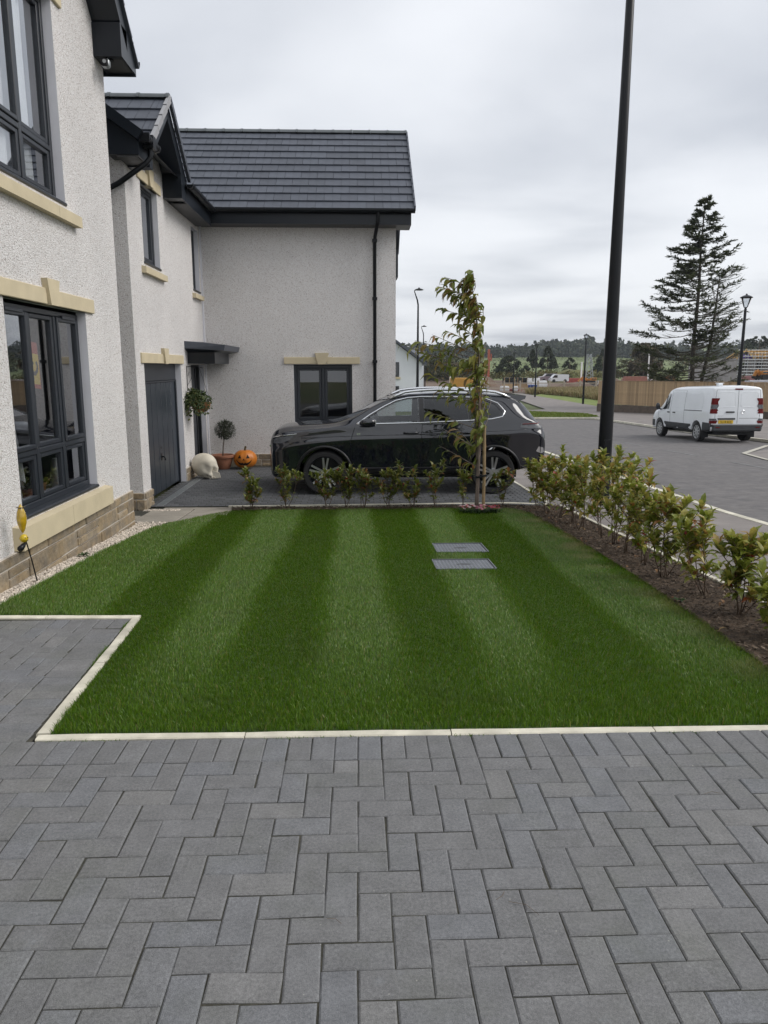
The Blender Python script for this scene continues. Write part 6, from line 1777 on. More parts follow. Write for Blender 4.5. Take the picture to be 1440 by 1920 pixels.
for pts in limbs:
    for s_ in range(1, 6):
        for q in range(rn.randint(2, 4) if t_of[id(pts)] > .42 else rn.randint(1, 3)):
            p = pts[s_ - 1].lerp(pts[s_], rn.random()); w = rn.random()
            d = Vector((-.75 + rn.gauss(0, .45), rn.gauss(0, .5), -.45 + rn.gauss(0, .35)))
            lf.leaf(p, d, Vector((0, 0, 1)) + Vector((rn.gauss(0, .4), rn.gauss(0, .4), 0)), rn.uniform(.12, .20), rn.uniform(.045, .072), rn.uniform(.15, .45), rn.uniform(.05, .3))
for k in range(70):
    t = rn.uniform(.28, 1.0); p = trunk_at(t); d = Vector((-.6 + rn.gauss(0, .5), rn.gauss(0, .5), -.3 + rn.gauss(0, .4)))
    lf.leaf(p, d, (0, 0, 1), rn.uniform(.10, .17), .055, rn.uniform(.15, .45))
for k in range(60):    # dense top, swept to the left
    t = rn.uniform(.90, 1.0); p = trunk_at(t) + Vector((rn.uniform(-.08, .06), rn.gauss(0, .06), rn.gauss(0, .04)))
    lf.leaf(p, (-.9 + rn.gauss(0, .3), rn.gauss(0, .4), -.5 + rn.gauss(0, .3)), (0, 0, 1), rn.uniform(.13, .20), .06, rn.uniform(.2, .5))
trunk.build('trunk', MT['cherry_bark'], tree, True)
brn.build('branches', MT['cherry_bark'], tree, True)
lf.build('crown', MT['cherry'], tree)
stk = thing('tree_stake', 'pale round timber stake beside the young tree trunk', 'stake', (TX + .085, TY - .03, tz))
mb = MB(); mb.tube([(TX + .09, TY - .03, tz - .1), (TX + .09, TY - .03, tz + .6), (TX + .075, TY - .03, tz + 1.24)], .023, 10); mb.build('post', mat('stake_timber', (.25, .18, .095), .85, .2, 20, .3, 40), stk, True, 50)
tie = thing('tree_tie', 'black rubber tie strapping the young tree to its stake', 'tie', (TX + .04, TY, tz + .52))
mb = MB(); mb.tube([(TX + .045 + .085 * math.cos(a), TY - .02 + .05 * math.sin(a), tz + .52 + .02 * math.cos(a)) for a in [2 * math.pi * k / 20 for k in range(21)]], .014, 6, False); mb.cbox(TX + .025, TX + .06, TY - .05, TY + .0, tz + .495, tz + .545, .006); mb.build('strap', MT['black'], tie)

# bedding flowers round the tree foot
FL = mat('flower_soil', (.03, .022, .016), 1, .3, 30)
m_fl = {'red': leaf_mat('red_petal', [(0, (.30, .012, .02)), (1, (.48, .04, .05))], .6), 'pink': leaf_mat('pink_petal', [(0, (.50, .10, .20)), (1, (.62, .30, .36))], .6), 'white': leaf_mat('pale_petal', [(0, (.62, .40, .44)), (1, (.72, .62, .60))], .6)}
m_fleaf = leaf_mat('bedding_leaf', [(0, (.012, .03, .010)), (1, (.03, .06, .018))], .5)
for (dx, dy, cols, lb) in ((-.16, -.16, ('red', 'white'), 'clump of white and red bedding flowers at the left foot of the young tree'), (.02, -.22, ('pink', 'white'), 'clump of pale pink bedding flowers in front of the young tree trunk'), (.22, -.16, ('red', 'pink'), 'clump of deep pink and red bedding flowers by the tree stake')):
    x_, y_ = TX + dx, TY + dy; o = thing('flower_clump', lb, 'flowers', (x_, y_, g(y_)), 'bedding flowers round the tree foot'); lv = MB(); pet = {c: MB() for c in cols}
    for k in range(60):
        a, r_ = rn.uniform(0, 6.28), rn.uniform(0, .11); lv.leaf((x_ + math.cos(a) * r_, y_ + math.sin(a) * r_, g(y_) + .01), (math.cos(a) * .6, math.sin(a) * .6, .8), (0, 0, 1), rn.uniform(.05, .09), .02, .3)
    for k in range(20):
        a, r_ = rn.uniform(0, 6.28), rn.uniform(0, .115); c = rn.choice(cols); p = Vector((x_ + math.cos(a) * r_, y_ + math.sin(a) * r_, g(y_) + rn.uniform(.07, .125)))
        for q in range(7):
            b = q * .9; pet[c].leaf(p, (math.cos(b), math.sin(b), .25), (0, 0, 1), .022, .017, .2)
    lv.build('leaves', m_fleaf, o)
    for c in cols: pet[c].build('blossoms', m_fl[c], o)

# ================================================================ PROPS BY THE DOOR AND ON THE LAWN
# inspection covers sunk in the turf
m_cov = mat('grey_steel_cover', (.155, .165, .185), .55, .14, 10, metal=.35)
for i, (a, b, c, d) in enumerate(COVERS):
    zc = g((c + d) / 2) + .006
    o = thing('inspection_cover', ('inspection cover with diamond tread sunk in the turf, nearest the young tree' if i == 0 else 'inspection cover with diamond tread half hidden by turf, on the driveway side of its twin'), 'cover', ((a + b) / 2, (c + d) / 2, zc))
    mb = MB(); mb.cbox(a + .01, b - .01, c + .01, d - .01, zc - .03, zc, .004)
    mb.v = [(x, y, z + g(y) - g((c + d) / 2)) for x, y, z in mb.v]; mb.build('plate', m_cov, o)
    mb = MB(); w_ = .012
    for (p, q, r_, s_) in ((a, b, c, c + w_), (a, b, d - w_, d), (a, a + w_, c, d), (b - w_, b, c, d)): mb.box(p, q, r_, s_, zc - .02, zc + .010)
    mb.v = [(x, y, z + g(y) - g((c + d) / 2)) for x, y, z in mb.v]; mb.build('rim', m_cov, o)
    mb = MB(); k = 0
    nx, ny = 15, 14
    for ix in range(nx):
        for iy in range(ny):
            x, y = a + .035 + (b - a - .07) * ix / (nx - 1), c + .035 + (d - c - .07) * iy / (ny - 1)
            if .42 < ix / nx < .62 and .42 < iy / ny < .58: continue
            sg = 1 if (ix + iy) % 2 else -1; z = g(y) + .007
            t = Vector((.011, .011 * sg, 0)); s2 = Vector((-.0035 * sg, .0035, 0)); P_ = Vector((x, y, z))
            mb.add([P_ - t, P_ + s2 * 1.2 + Vector((0, 0, .003)), P_ + t, P_ - s2 * 1.2 + Vector((0, 0, .003))], [(0, 1, 2, 3)])
    mb.build('tread_studs', mat('stud_steel', (.36, .38, .41), .4, .1, 10, metal=.5) if i == 0 else bpy.data.materials['stud_steel'], o, tag=STUFF)
    mb = MB(); cx_, cy_ = (a + b) / 2, (c + d) / 2
    mb.add([(cx_ + .07 * math.cos(q), cy_ + .035 * math.sin(q), g(cy_) + .0085) for q in [2 * math.pi * j / 20 for j in range(20)]], [tuple(range(20))]); mb.build('maker_plate', mat('dull_steel', (.10, .105, .115), .6, .1, 8, metal=.3), o)

# plastic skull
sk_o = thing('skull', 'oversized pale plastic skull lying on the paving beside the garage pier', 'skull', (-2.87, 13.95, ZD))
MT['bone'] = mat('pale_plastic_bone', (.56, .51, .41), .6, .14, 6, .2, 30, .004, col2=(.62, .575, .48))
bmq = bmesh.new(); bmesh.ops.create_icosphere(bmq, subdivisions=5, radius=1)
SC = Vector((-2.87, 13.95, ZD + .23))
for v in bmq.verts:
    n_ = v.co.normalized(); x, y, z = n_
    # skull looks towards +x, chin low; cranium is an egg
    rx = .245 + (.03 if x < 0 else -.02); p = Vector((x * rx, y * .175, z * .215 + .03 * (1 if z > 0 else 0)))
    f = max(0, x) ** 1.5 * max(0, min(1, (.35 - z) * 1.6))            # face and jaw pushed forward and down
    p += Vector((.075 * f, 0, -.075 * f)); p.y *= 1 - .30 * f
    for sy in (-1, 1):                                               # eye sockets
        d_ = (n_ - Vector((.80, sy * .42, -.10)).normalized()).length
        p -= n_ * .075 * math.exp(-(d_ / .21) ** 2)
        d_ = (n_ - Vector((.62, sy * .68, -.42)).normalized()).length; p += n_ * .028 * math.exp(-(d_ / .16) ** 2)   # cheek bone
        d_ = (n_ - Vector((.30, sy * .85, -.05)).normalized()).length; p -= n_ * .026 * math.exp(-(d_ / .28) ** 2)   # temple
        d_ = (n_ - Vector((.45, sy * .62, -.72)).normalized()).length; p -= n_ * .035 * math.exp(-(d_ / .16) ** 2)   # hollow below the cheek
    d_ = (n_ - Vector((.88, 0, -.48)).normalized()).length; p -= n_ * .045 * math.exp(-(d_ / .11) ** 2)              # nose hole
    p += n_ * .012 * math.exp(-((z - .12) / .10) ** 2) * max(0, x) ** 2                                            # brow
    p.z = max(p.z, -.228)
    rot = Matrix.Rotation(R(12), 3, 'Y') @ Matrix.Rotation(R(-14), 3, 'Z')
    v.co = SC + rot @ p * .98
mz = min(v.co.z for v in bmq.verts)
for v in bmq.verts: v.co.z += ZD - mz
MB().bm(bmq).build('cranium', MT['bone'], sk_o, True)
for k in range(8):
    mb = MB(); a = -.75 + 1.5 * k / 7; p = SC + Matrix.Rotation(R(12), 3, 'Y') @ Matrix.Rotation(R(-14), 3, 'Z') @ Vector((.30 * math.cos(a) - .01, .12 * math.sin(a), -.165))
    mb.cbox(p.x - .014, p.x + .014, p.y - .013, p.y + .013, max(ZD + .02, p.z - .03), p.z + .03, .006); mb.build('tooth', MT['bone'], sk_o)
mb = MB(); mb.prism([(-2.77, ZD), (-2.57, ZD + .03), (-2.59, ZD + .12), (-2.73, ZD + .17), (-2.81, ZD + .12)], 13.83, 13.855, 'y'); mb.build('jaw_plate', MT['bone'], sk_o)

# terracotta pot with a clipped olive
PXx, PYy = -2.78, 15.30
op = thing('potted_tree', 'small round-headed olive tree in a wide terracotta pot by the front door', 'potted tree', (PXx, PYy, ZD))
mb = MB(); mb.lathe([(.125, 0), (.14, .015), (.185, .15), (.205, .235), (.235, .24), (.24, .285), (.225, .295), (.20, .28), (.19, .24)], (PXx, PYy, ZD), 32); mb.build('pot', MT['terracotta'], op, True, 35)
mb = MB(); mb.lathe([(.195, 0), (.0, .02)], (PXx, PYy, ZD + .25), 24); mb.build('soil', FL, op)
mb = MB(); mb.tube([(PXx, PYy, ZD + .25), (PXx + .015, PYy, ZD + .45), (PXx + .05, PYy, ZD + .68)], [.013, .011, .009], 8); mb.build('trunk', MT['bark'], op, True)
mb = MB(); rn = random.Random(3); cc_ = Vector((PXx + .065, PYy, ZD + .80))
for k in range(1500):
    d = Vector((rn.gauss(0, 1), rn.gauss(0, 1), rn.gauss(0, 1))).normalized(); r_ = rn.random() ** .4; p = cc_ + Vector((d.x * .20, d.y * .20, d.z * .175)) * r_ * (1 + .15 * mnoise.noise(d * 3))
    mb.leaf(p, d + Vector((rn.gauss(0, .5), rn.gauss(0, .5), rn.gauss(0, .5))), (0, 0, 1), rn.uniform(.04, .065), .017, .1)
mb.build('crown', leaf_mat('olive_leaf', [(0, (.030, .040, .022)), (.6, (.070, .080, .055)), (1, (.13, .14, .11))], .5), op)
# carved pumpkin
PKX, PKY = -2.33, 15.32
pk = thing('pumpkin', 'orange carved jack-o-lantern pumpkin standing against the white wall', 'pumpkin', (PKX, PKY, ZD))
bmq = bmesh.new(); bmesh.ops.create_uvsphere(bmq, u_segments=64, v_segments=24, radius=1)
for v in bmq.verts:
    n_ = v.co.normalized(); a = math.atan2(n_.y, n_.x); rr = 1 + .045 * abs(math.cos(a * 5)) - .02; pz = n_.z * (1 - .16 * math.exp(-((math.hypot(n_.x, n_.y)) / .28) ** 2))
    v.co = Vector((PKX + n_.x * .235 * rr, PKY + n_.y * .215 * rr, ZD + .20 + pz * .20))
MB().bm(bmq).build('shell', mat('pumpkin_skin', (.50, .155, .012), .45, .16, 6, .1, 30), pk, True)
mb = MB(); mb.tube([(PKX, PKY, ZD + .35), (PKX, PKY, ZD + .41), (PKX + .02, PKY, ZD + .46)], [.028, .02, .022], 7); mb.build('stalk', mat('pumpkin_stalk', (.09, .07, .035), .9, .2, 20), pk)
m_cut = mat('dark_cutout', (.012, .008, .004), .9, .1, 5)
def pkp(u, w):       # point on the pumpkin front for face coordinates
    th = u; x = math.sin(th); y = -math.cos(th); k = math.sqrt(max(0, 1 - w * w)); a = math.atan2(y * k, x * k); rr = 1 + .045 * abs(math.cos(a * 5)) - .02
    return Vector((PKX + x * k * .235 * rr, PKY + y * k * .215 * rr - .004, ZD + .20 + w * .20))
for nm, poly in (('eye', [(-.55, .18), (-.20, .18), (-.38, .55)]), ('eye', [(.20, .18), (.55, .18), (.38, .55)]), ('nose', [(-.10, -.02), (.10, -.02), (0, .16)]), ('mouth', [(-.75, .02), (-.5, -.20), (-.25, -.32), (-.14, -.24), (0, -.36), (.14, -.26), (.25, -.32), (.5, -.20), (.75, .02), (.6, -.30), (.3, -.55), (.12, -.48), (0, -.6), (-.12, -.50), (-.3, -.55), (-.6, -.30)])):
    b_ = bmesh.new(); b_.faces.new([b_.verts.new((u, w, 0)) for u, w in poly]); bmesh.ops.triangulate(b_, faces=b_.faces[:]); bmesh.ops.subdivide_edges(b_, edges=b_.edges[:], cuts=2); bmesh.ops.triangulate(b_, faces=b_.faces[:])
    for v in b_.verts: v.co = pkp(v.co.x, v.co.y)
    MB().bm(b_).build(nm, m_cut, pk)
# hanging basket on a scrolled wall bracket
BKX, BKY, BKZ = X2 + .24, 14.02, .98
hb = thing('hanging_basket', 'coir hanging basket of trailing greenery beside the front door', 'hanging basket', (BKX, BKY, BKZ))
mb = MB(); mb.lathe([(.02, -.17), (.10, -.15), (.165, -.07), (.185, .02), (.175, .02), (.16, -.05)], (BKX, BKY, BKZ), 24); mb.build('coir_bowl', mat('coir', (.26, .125, .05), .95, .3, 40, .6, 60), hb, True, 50)
mb = MB(); rn = random.Random(21)
for k in range(1500):
    a, e = rn.uniform(0, 6.28), rn.uniform(-.5, 1.5); r_ = rn.uniform(.12, .26); d = Vector((math.cos(a) * math.cos(e), math.sin(a) * math.cos(e), math.sin(e)))
    drop = rn.random() ** 2 * .20 if (a > 3.0 and rn.random() < .6) else 0
    p = Vector((BKX - .09, BKY - .07, BKZ + .03)) + Vector((d.x * 1.05, d.y, d.z * .8)) * r_ * (1 + .4 * mnoise.noise(d * 2.3)) + Vector((0, 0, -drop))
    mb.leaf(p, d + Vector((rn.gauss(0, .5), rn.gauss(0, .5), -.5)), d, rn.uniform(.035, .06), rn.uniform(.025, .04), .2)
mb.build('trailing_plants', leaf_mat('basket_leaf', [(0, (.022, .045, .010)), (.5, (.05, .08, .02)), (.9, (.10, .12, .04)), (1, (.16, .14, .05))], .5), hb)
mb = MB(); mb.tube([(X2 + .01, BKY, 1.66), (X2 + .01, BKY, 1.20)], .006, 6); mb.tube([(X2 + .01, BKY, 1.64), (X2 + .15, BKY, 1.66), (X2 + .30, BKY, 1.62)], .006, 6); mb.tube([(X2 + .01, BKY, 1.3), (X2 + .08, BKY, 1.42), (X2 + .10, BKY, 1.52), (X2 + .05, BKY, 1.55), (X2 + .03, BKY, 1.48)], .004, 6)
mb.build('wall_bracket', MT['black'], hb)
for k in range(3):
    mb = MB(); a = k * 2.1 + .3; mb.tube([(BKX, BKY, 1.62), (BKX + .175 * math.cos(a), BKY + .175 * math.sin(a), BKZ + .02)], .003, 5); mb.build('chain', MT['black'], hb)
# garden stake ornament: amber glass light on a bent black rod, with a smiling ball
so = thing('garden_stake', 'black garden stake with amber glass teardrop and smiling yellow ball by the wall', 'garden ornament', (-2.76, 6.28, g(6.28)))
sp = Vector((-2.76, 6.28, g(6.28))); top = onx(42, 985, -2.72); tp = Vector(top); tp = Vector((-2.74, 6.08, sp.z + .40))
mb = MB(); mb.tube([sp - Vector((0, 0, .05)), sp.lerp(tp, .5), tp], .006, 6); mb.build('rod', MT['black'], so)
m_amber = mat('amber_glass', (.42, .27, .012), .12, .3, 25, coat=1)
mb = MB(); b1 = tp + Vector((0, -.035, .035)); mb.lathe([(.001, -.036), (.022, -.028), (.036, 0), (.022, .028), (.001, .036)], b1, 16); mb.build('smiling_ball', mat('yellow_ball', (.50, .36, .015), .3, .15, 20), so, True)
mb = MB(); 
for q in (-.35, .25): mb.lathe([(0, 0), (.004, 0), (.004, .003), (0, .003)], (b1.x + .034 * math.cos(q - .5), b1.y + .034 * math.sin(q - .5), b1.z + .010), 8, 'x')
mb.tube([(b1.x + .0355 * math.cos(q - .5) * .98, b1.y + .0355 * math.sin(q - .5) * .98, b1.z - .010 - .006 * math.cos(q * 2.4)) for q in [-.5 + .1 * i for i in range(11)]], .0018, 5); mb.build('face', MT['black'], so)
mb = MB(); mb.lathe([(.008, .0), (.022, .03), (.036, .08), (.040, .12), (.032, .17), (.016, .215), (.004, .235)], (tp.x, tp.y - .045, tp.z + .085), 14); mb.build('teardrop', m_amber, so, True)
mb = MB()
for k in range(6): mb.leaf((tp.x, tp.y - .045, tp.z + .25), (math.cos(k * 1.05) * .5, math.sin(k * 1.05) * .5, .8), (0, 0, 1), .07, .03, .2)
mb.build('crest', mat('dark_amber', (.07, .05, .02), .3, .2, 20), so)
mb = MB(); mb.tube([tp + Vector((0, -.01, -.005)), tp + Vector((0, -.06, -.02)), tp + Vector((.0, -.12, -.035))], [.008, .02, .024], 8); mb.build('solar_panel_arm', MT['black'], so, True)

# a few dry twigs and clippings on the blocks
for i, (px, py, L_) in enumerate(((1010, 1718, .10), (640, 1735, .05), (930, 1690, .05), (1350, 1490, .06))):
    p = gnd(px, py); a = rng.uniform(0, 3); o = None
    mb = MB(); mb.tube([(p[0], p[1], .006), (p[0] + L_ * .5 * math.cos(a), p[1] + L_ * .5 * math.sin(a), .008), (p[0] + L_ * math.cos(a + .3), p[1] + L_ * math.sin(a + .3), .005)], .0009, 4)
    mb.build('twig', MT['bark'], None, tag=tagd(['curved dry stalk lying across the middle of the block paving', 'short dry stalk on the block paving left of the curved one, seen from the lawn', 'short dry stalk just behind the curved one on the block paving', 'dry stalk on the block paving close to the lawn edging'][i], 'twig', 'stalks on the paving'))

# ================================================================ STREET, SITE AND COUNTRYSIDE
def lamp(label, x, y, h, kind, rbase=.085, rtop=.045, detail=False, turn=0):
    z = g(y); o = thing('lamp_post', label, 'lamp post', (x, y, z), 'street lamps')
    mb = MB(); mb.lathe([(rbase, -.3), (rbase, .4), (rtop + (rbase - rtop) * .42, h * .6), (rtop, h - .02), (rtop * .8, h)], (x, y, z), 20 if detail else 10); mb.build('column', MT['black'], o, True, 40)
    if detail:
        mb = MB(); mb.cbox(x - .05, x + .05, y - rbase - .004, y - rbase + .02, z + .45, z + 1.0, .004); mb.build('access_door', MT['black'], o)
    ca, sa = math.cos(turn), math.sin(turn)
    if kind == 'swan':
        T = lambda d, w: (x + d * ca, y + d * sa, z + h + w)
        mb = MB(); mb.tube([T(0, -.05), T(-.05, .25), T(-.22, .72), T(-.24, .78), T(-.12, .84), T(.05, .86)], [rtop, rtop * .9, rtop * .6, rtop * .55, rtop * .5, rtop * .5], 8); mb.build('arm', MT['black'], o, True)
        mb = MB(); mb.lathe([(.26, -.02), (.28, 0), (.20, .05), (.06, .085), (.05, .13), (.0, .14)], T(.05, .84), 20); mb.build('lantern', MT['black'], o, True, 40)
        mb = MB(); mb.lathe([(.22, -.03), (.24, -.021)], T(.05, .84), 20); mb.build('lens', MT['lamp_clear'], o)
    else:
        mb = MB(); mb.lathe([(.05, 0), (.06, .05), (.10, .06)], (x, y, z + h), 12); mb.build('collar', MT['black'], o)
        mb = MB()
        for k in range(4):
            a = k * math.pi / 2 + .4; mb.tube([(x + .09 * math.cos(a), y + .09 * math.sin(a), z + h + .05), (x + .24 * math.cos(a), y + .24 * math.sin(a), z + h + .48)], .012, 5)
        mb.build('cage', MT['black'], o)
        mb = MB(); mb.lathe([(.09, .06), (.22, .47)], (x, y, z + h), 14); mb.build('lens', glass_mat('lantern_glass', (.82, .84, .86), 1.2) if 'lantern_glass' not in bpy.data.materials else bpy.data.materials['lantern_glass'], o)
        mb = MB(); mb.lathe([(.27, .47), (.28, .50), (.16, .57), (.05, .60), (.03, .66), (0, .66)], (x, y, z + h), 16); mb.build('cap', MT['black'], o, True, 40)
    return o


lamp('tall black lamp post rising from the footway behind the shrub hedge', 3.72, 11.15, 8.0, 'swan', .105, .05, True, R(0))
P_ = ony(783, 690, 47); lamp('black lamp post with a swan neck standing before the white gabled house', P_[0], 47, 6.9, 'swan', .10, .05)
P_ = ony(793.5, 690, 80); lamp('second black swan neck lamp post beyond the white gabled house', P_[0], 80, 6.9, 'swan', .10, .05)
P_ = ony(797, 690, 120); lamp('farthest black swan neck lamp post past the white gabled house', P_[0], 120, 6.9, 'swan', .10, .05)
P_ = ony(1388, 690, 35); lamp('black lantern lamp post behind the white van', P_[0], 35, 5.5, 'lantern', .10, .06)
P_ = gnd(1093, 758); lamp('black lantern lamp post on the green verge beside the dry grass', P_[0], P_[1], 6.0, 'lantern', .11, .06)
P_ = gnd(1003, 745); lamp('black lantern lamp post where the far path meets the dry grass', P_[0], P_[1], 5.9, 'lantern', .11, .06)
P_ = gnd(962, 737); lamp('small far black lamp post in front of the stacked black pipes', P_[0], P_[1], 5.5, 'lantern', .11, .06)

# ---- timber fence behind the van: each board a plank of its own on a gravel board
fA, fB = gnd(1120, 772), gnd(1475, 787)
fA, fB = Vector((fA[0], fA[1], 0)), Vector((fB[0], fB[1], 0)); ft = (fB - fA).normalized(); fn = Vector((ft.y, -ft.x, 0)); FLN = (fB - fA).length
fence = thing('timber_fence', 'new vertical board timber fence on a low base behind the white van', 'fence', (fA.x, fA.y, g(fA.y)))
nP = int(FLN / .125)
plank = MB(); plank.cbox(-.058, .058, -.011, .011, 0, 1.72, .003); pm = bpy.data.meshes.new('plank'); pm.from_pydata(plank.v, [], plank.f); pm.update(); pm.materials.append(MT['wood'])
fyaw = math.atan2(ft.y, ft.x)
fzb = lambda P: .35 * g(P.y) + .65 * g((fA.y + fB.y) / 2)
for k in range(nP):
    P = fA + ft * ((k + .5) * FLN / nP); o = bpy.data.objects.new('plank', pm); COL.objects.link(o); o.parent = fence
    o.location = (P.x - fence.location[0], P.y - fence.location[1], fzb(P) + .52 + rng.uniform(-.012, .012) - fence.location[2]); o.rotation_euler = (0, rng.gauss(0, .004), fyaw + rng.gauss(0, .02))
nB = int(FLN / 2.4)
for k in range(nB):
    a, b = fA + ft * (k * FLN / nB), fA + ft * ((k + 1) * FLN / nB - .02)
    z0 = fzb((a + b) / 2); mb = MB(); mb.beam(a + Vector((0, 0, z0 + .20)) + fn * .03, b + Vector((0, 0, z0 + .20)) + fn * .03, .10, .62); mb.build('gravel_board', mat('dark_base_timber', (.10, .078, .062), .9, .25, 4, objrand=.15) if k == 0 else bpy.data.materials['dark_base_timber'], fence)
    mb = MB(); mb.beam(a + Vector((0, 0, z0 + 2.255)), b + Vector((0, 0, z0 + 2.255)), .09, .03); mb.build('capping', MT['wood'], fence)
    mb = MB(); mb.beam(a + Vector((0, 0, z0 - .2)) - fn * .07, a + Vector((0, 0, z0 + 2.2)) - fn * .07, .1, .1); mb.build('post', MT['wood'], fence)

# ---- big half-bare conifer behind the fence
KX, KY = ony(1298, 690, 62)[0], 62.0
kz = g(KY)
con = thing('conifer', 'tall thin conifer with sparse swept branches standing behind the timber fence', 'tree', (KX, KY, kz))
rn = random.Random(5)
KH = 13.3 + 1.62 - kz
ck, cbm, cn_ = MB(), MB(), MB()
ck.tube([(KX + .05 * math.sin(k), KY, kz + KH * k / 14) for k in range(15)], [.20 * (1 - k / 14) ** .85 + .025 for k in range(15)], 8)
ck.tube([(KX + .9, KY + .2, kz + 2.0), (KX + 1.5, KY + .3, kz + 5.5), (KX + 1.75, KY + .3, kz + 9.2), (KX + 1.8, KY + .3, kz + 10.8)], [.15, .12, .07, .02], 6)
ck.tube([(KX, KY, kz + 1.4), (KX + .9, KY + .2, kz + 2.0)], [.15, .15], 6)


def needles(mb, p, d, L_, n_, rn):
    """flat spray of needled twigs along a branch end"""
    for k in range(n_):
        q = p + d * (L_ * rn.random()); s = Vector((rn.gauss(0, .5), rn.gauss(0, .5), rn.gauss(0, .22))) + d * .9; s.normalize()
        w = Vector((-s.y, s.x, rn.gauss(0, .3))).normalized() * rn.uniform(.03, .065); ln = rn.uniform(.16, .38)
        mb.add([q - w * .4, q + w * .4, q + s * ln * .6 + w, q + s * ln, q + s * ln * .6 - w], [(0, 1, 2, 3, 4)])


for k in range(190):
    t = .07 + .92 * (k / 189) ** 1.02; zz = kz + KH * t; a = rn.uniform(0, 6.28)
    prof = float(np.interp(t, [.05, .15, .3, .45, .6, .75, .9, 1.0], [3.6, 4.1, 4.5, 3.9, 3.4, 2.3, 1.25, .25]))
    left = math.cos(a) < 0
    L_ = prof * rn.uniform(.45, 1.05)
    d = Vector((math.cos(a), math.sin(a), 0)); p0 = Vector((KX, KY, zz)); r0 = .05 * (1 - t) + .012
    up1 = rn.uniform(.02, .22) + (.18 if not left else 0)
    pts = [p0 + d * L_ * f + Vector((0, 0, L_ * (up1 * f - .10 * math.sin(f * 3.14)))) for f in (0, .25, .5, .75, 1)]
    cbm.tube(pts, [r0, r0 * .8, r0 * .6, r0 * .4, .008], 5)
    nb = int(8 + L_ * 6)
    for q in range(nb):            # side twigs, many bare
        f = rn.uniform(.25, 1); i = min(3, int(f * 4)); p = pts[i].lerp(pts[i + 1], f * 4 - i); sd = rn.choice((-1, 1)); s = (d * rn.uniform(.5, 1) + Vector((-d.y, d.x, 0)) * sd * rn.uniform(.4, 1) + Vector((0, 0, rn.uniform(-.1, .35)))).normalized(); ln = L_ * rn.uniform(.14, .34) * (1.15 - f * .5)
        e = p + s * ln; cbm.tube([p, e], [.016, .007], 3, False)
        live = (t > .62) or (left and f > .55) or (not left and f > .8) or (.3 < t and rn.random() < .18)
        if live and rn.random() < (.95 if (left or t > .7) else .55): needles(cn_, p + s * ln * .3, s, ln, int(8 + ln * 14), rn)
    if (t > .55) or left or rn.random() < .5: needles(cn_, pts[3], (pts[4] - pts[3]).normalized(), (pts[4] - pts[3]).length, 22, rn)
for k in range(46):               # bare shoots of the second stem
    zz = kz + rn.uniform(2.5, 10.6); a = rn.gauss(0, .9); L_ = rn.uniform(.7, 2.4); d = Vector((math.cos(a), math.sin(a), rn.uniform(.25, .7))); p0 = Vector((KX + float(np.interp(zz - kz, [2, 5.5, 9.2, 10.8], [.9, 1.5, 1.75, 1.8])), KY + .3, zz))
    cbm.tube([p0, p0 + d * L_ * .5, p0 + d * L_], [.025, .016, .006], 4)
    for q in range(5):
        p = p0 + d * L_ * rn.uniform(.3, 1); cbm.tube([p, p + (d + Vector((rn.gauss(0, .5), rn.gauss(0, .5), .3))).normalized() * .5], [.01, .004], 4, False)
    if rn.random() < .35: needles(cn_, p0 + d * L_ * .7, d.normalized(), L_ * .35, 12, rn)
ck.build('trunk', mat('dark_conifer_bark', (.045, .038, .030), .95, .3, 8), con, True)
cbm.build('branches', mat('dead_twig', (.085, .076, .060), .95, .25, 5), con)
cn_.build('crown', leaf_mat('conifer_needles', [(0, (.052, .066, .032)), (.6, (.088, .105, .050)), (1, (.135, .150, .075))], .7, .2), con)

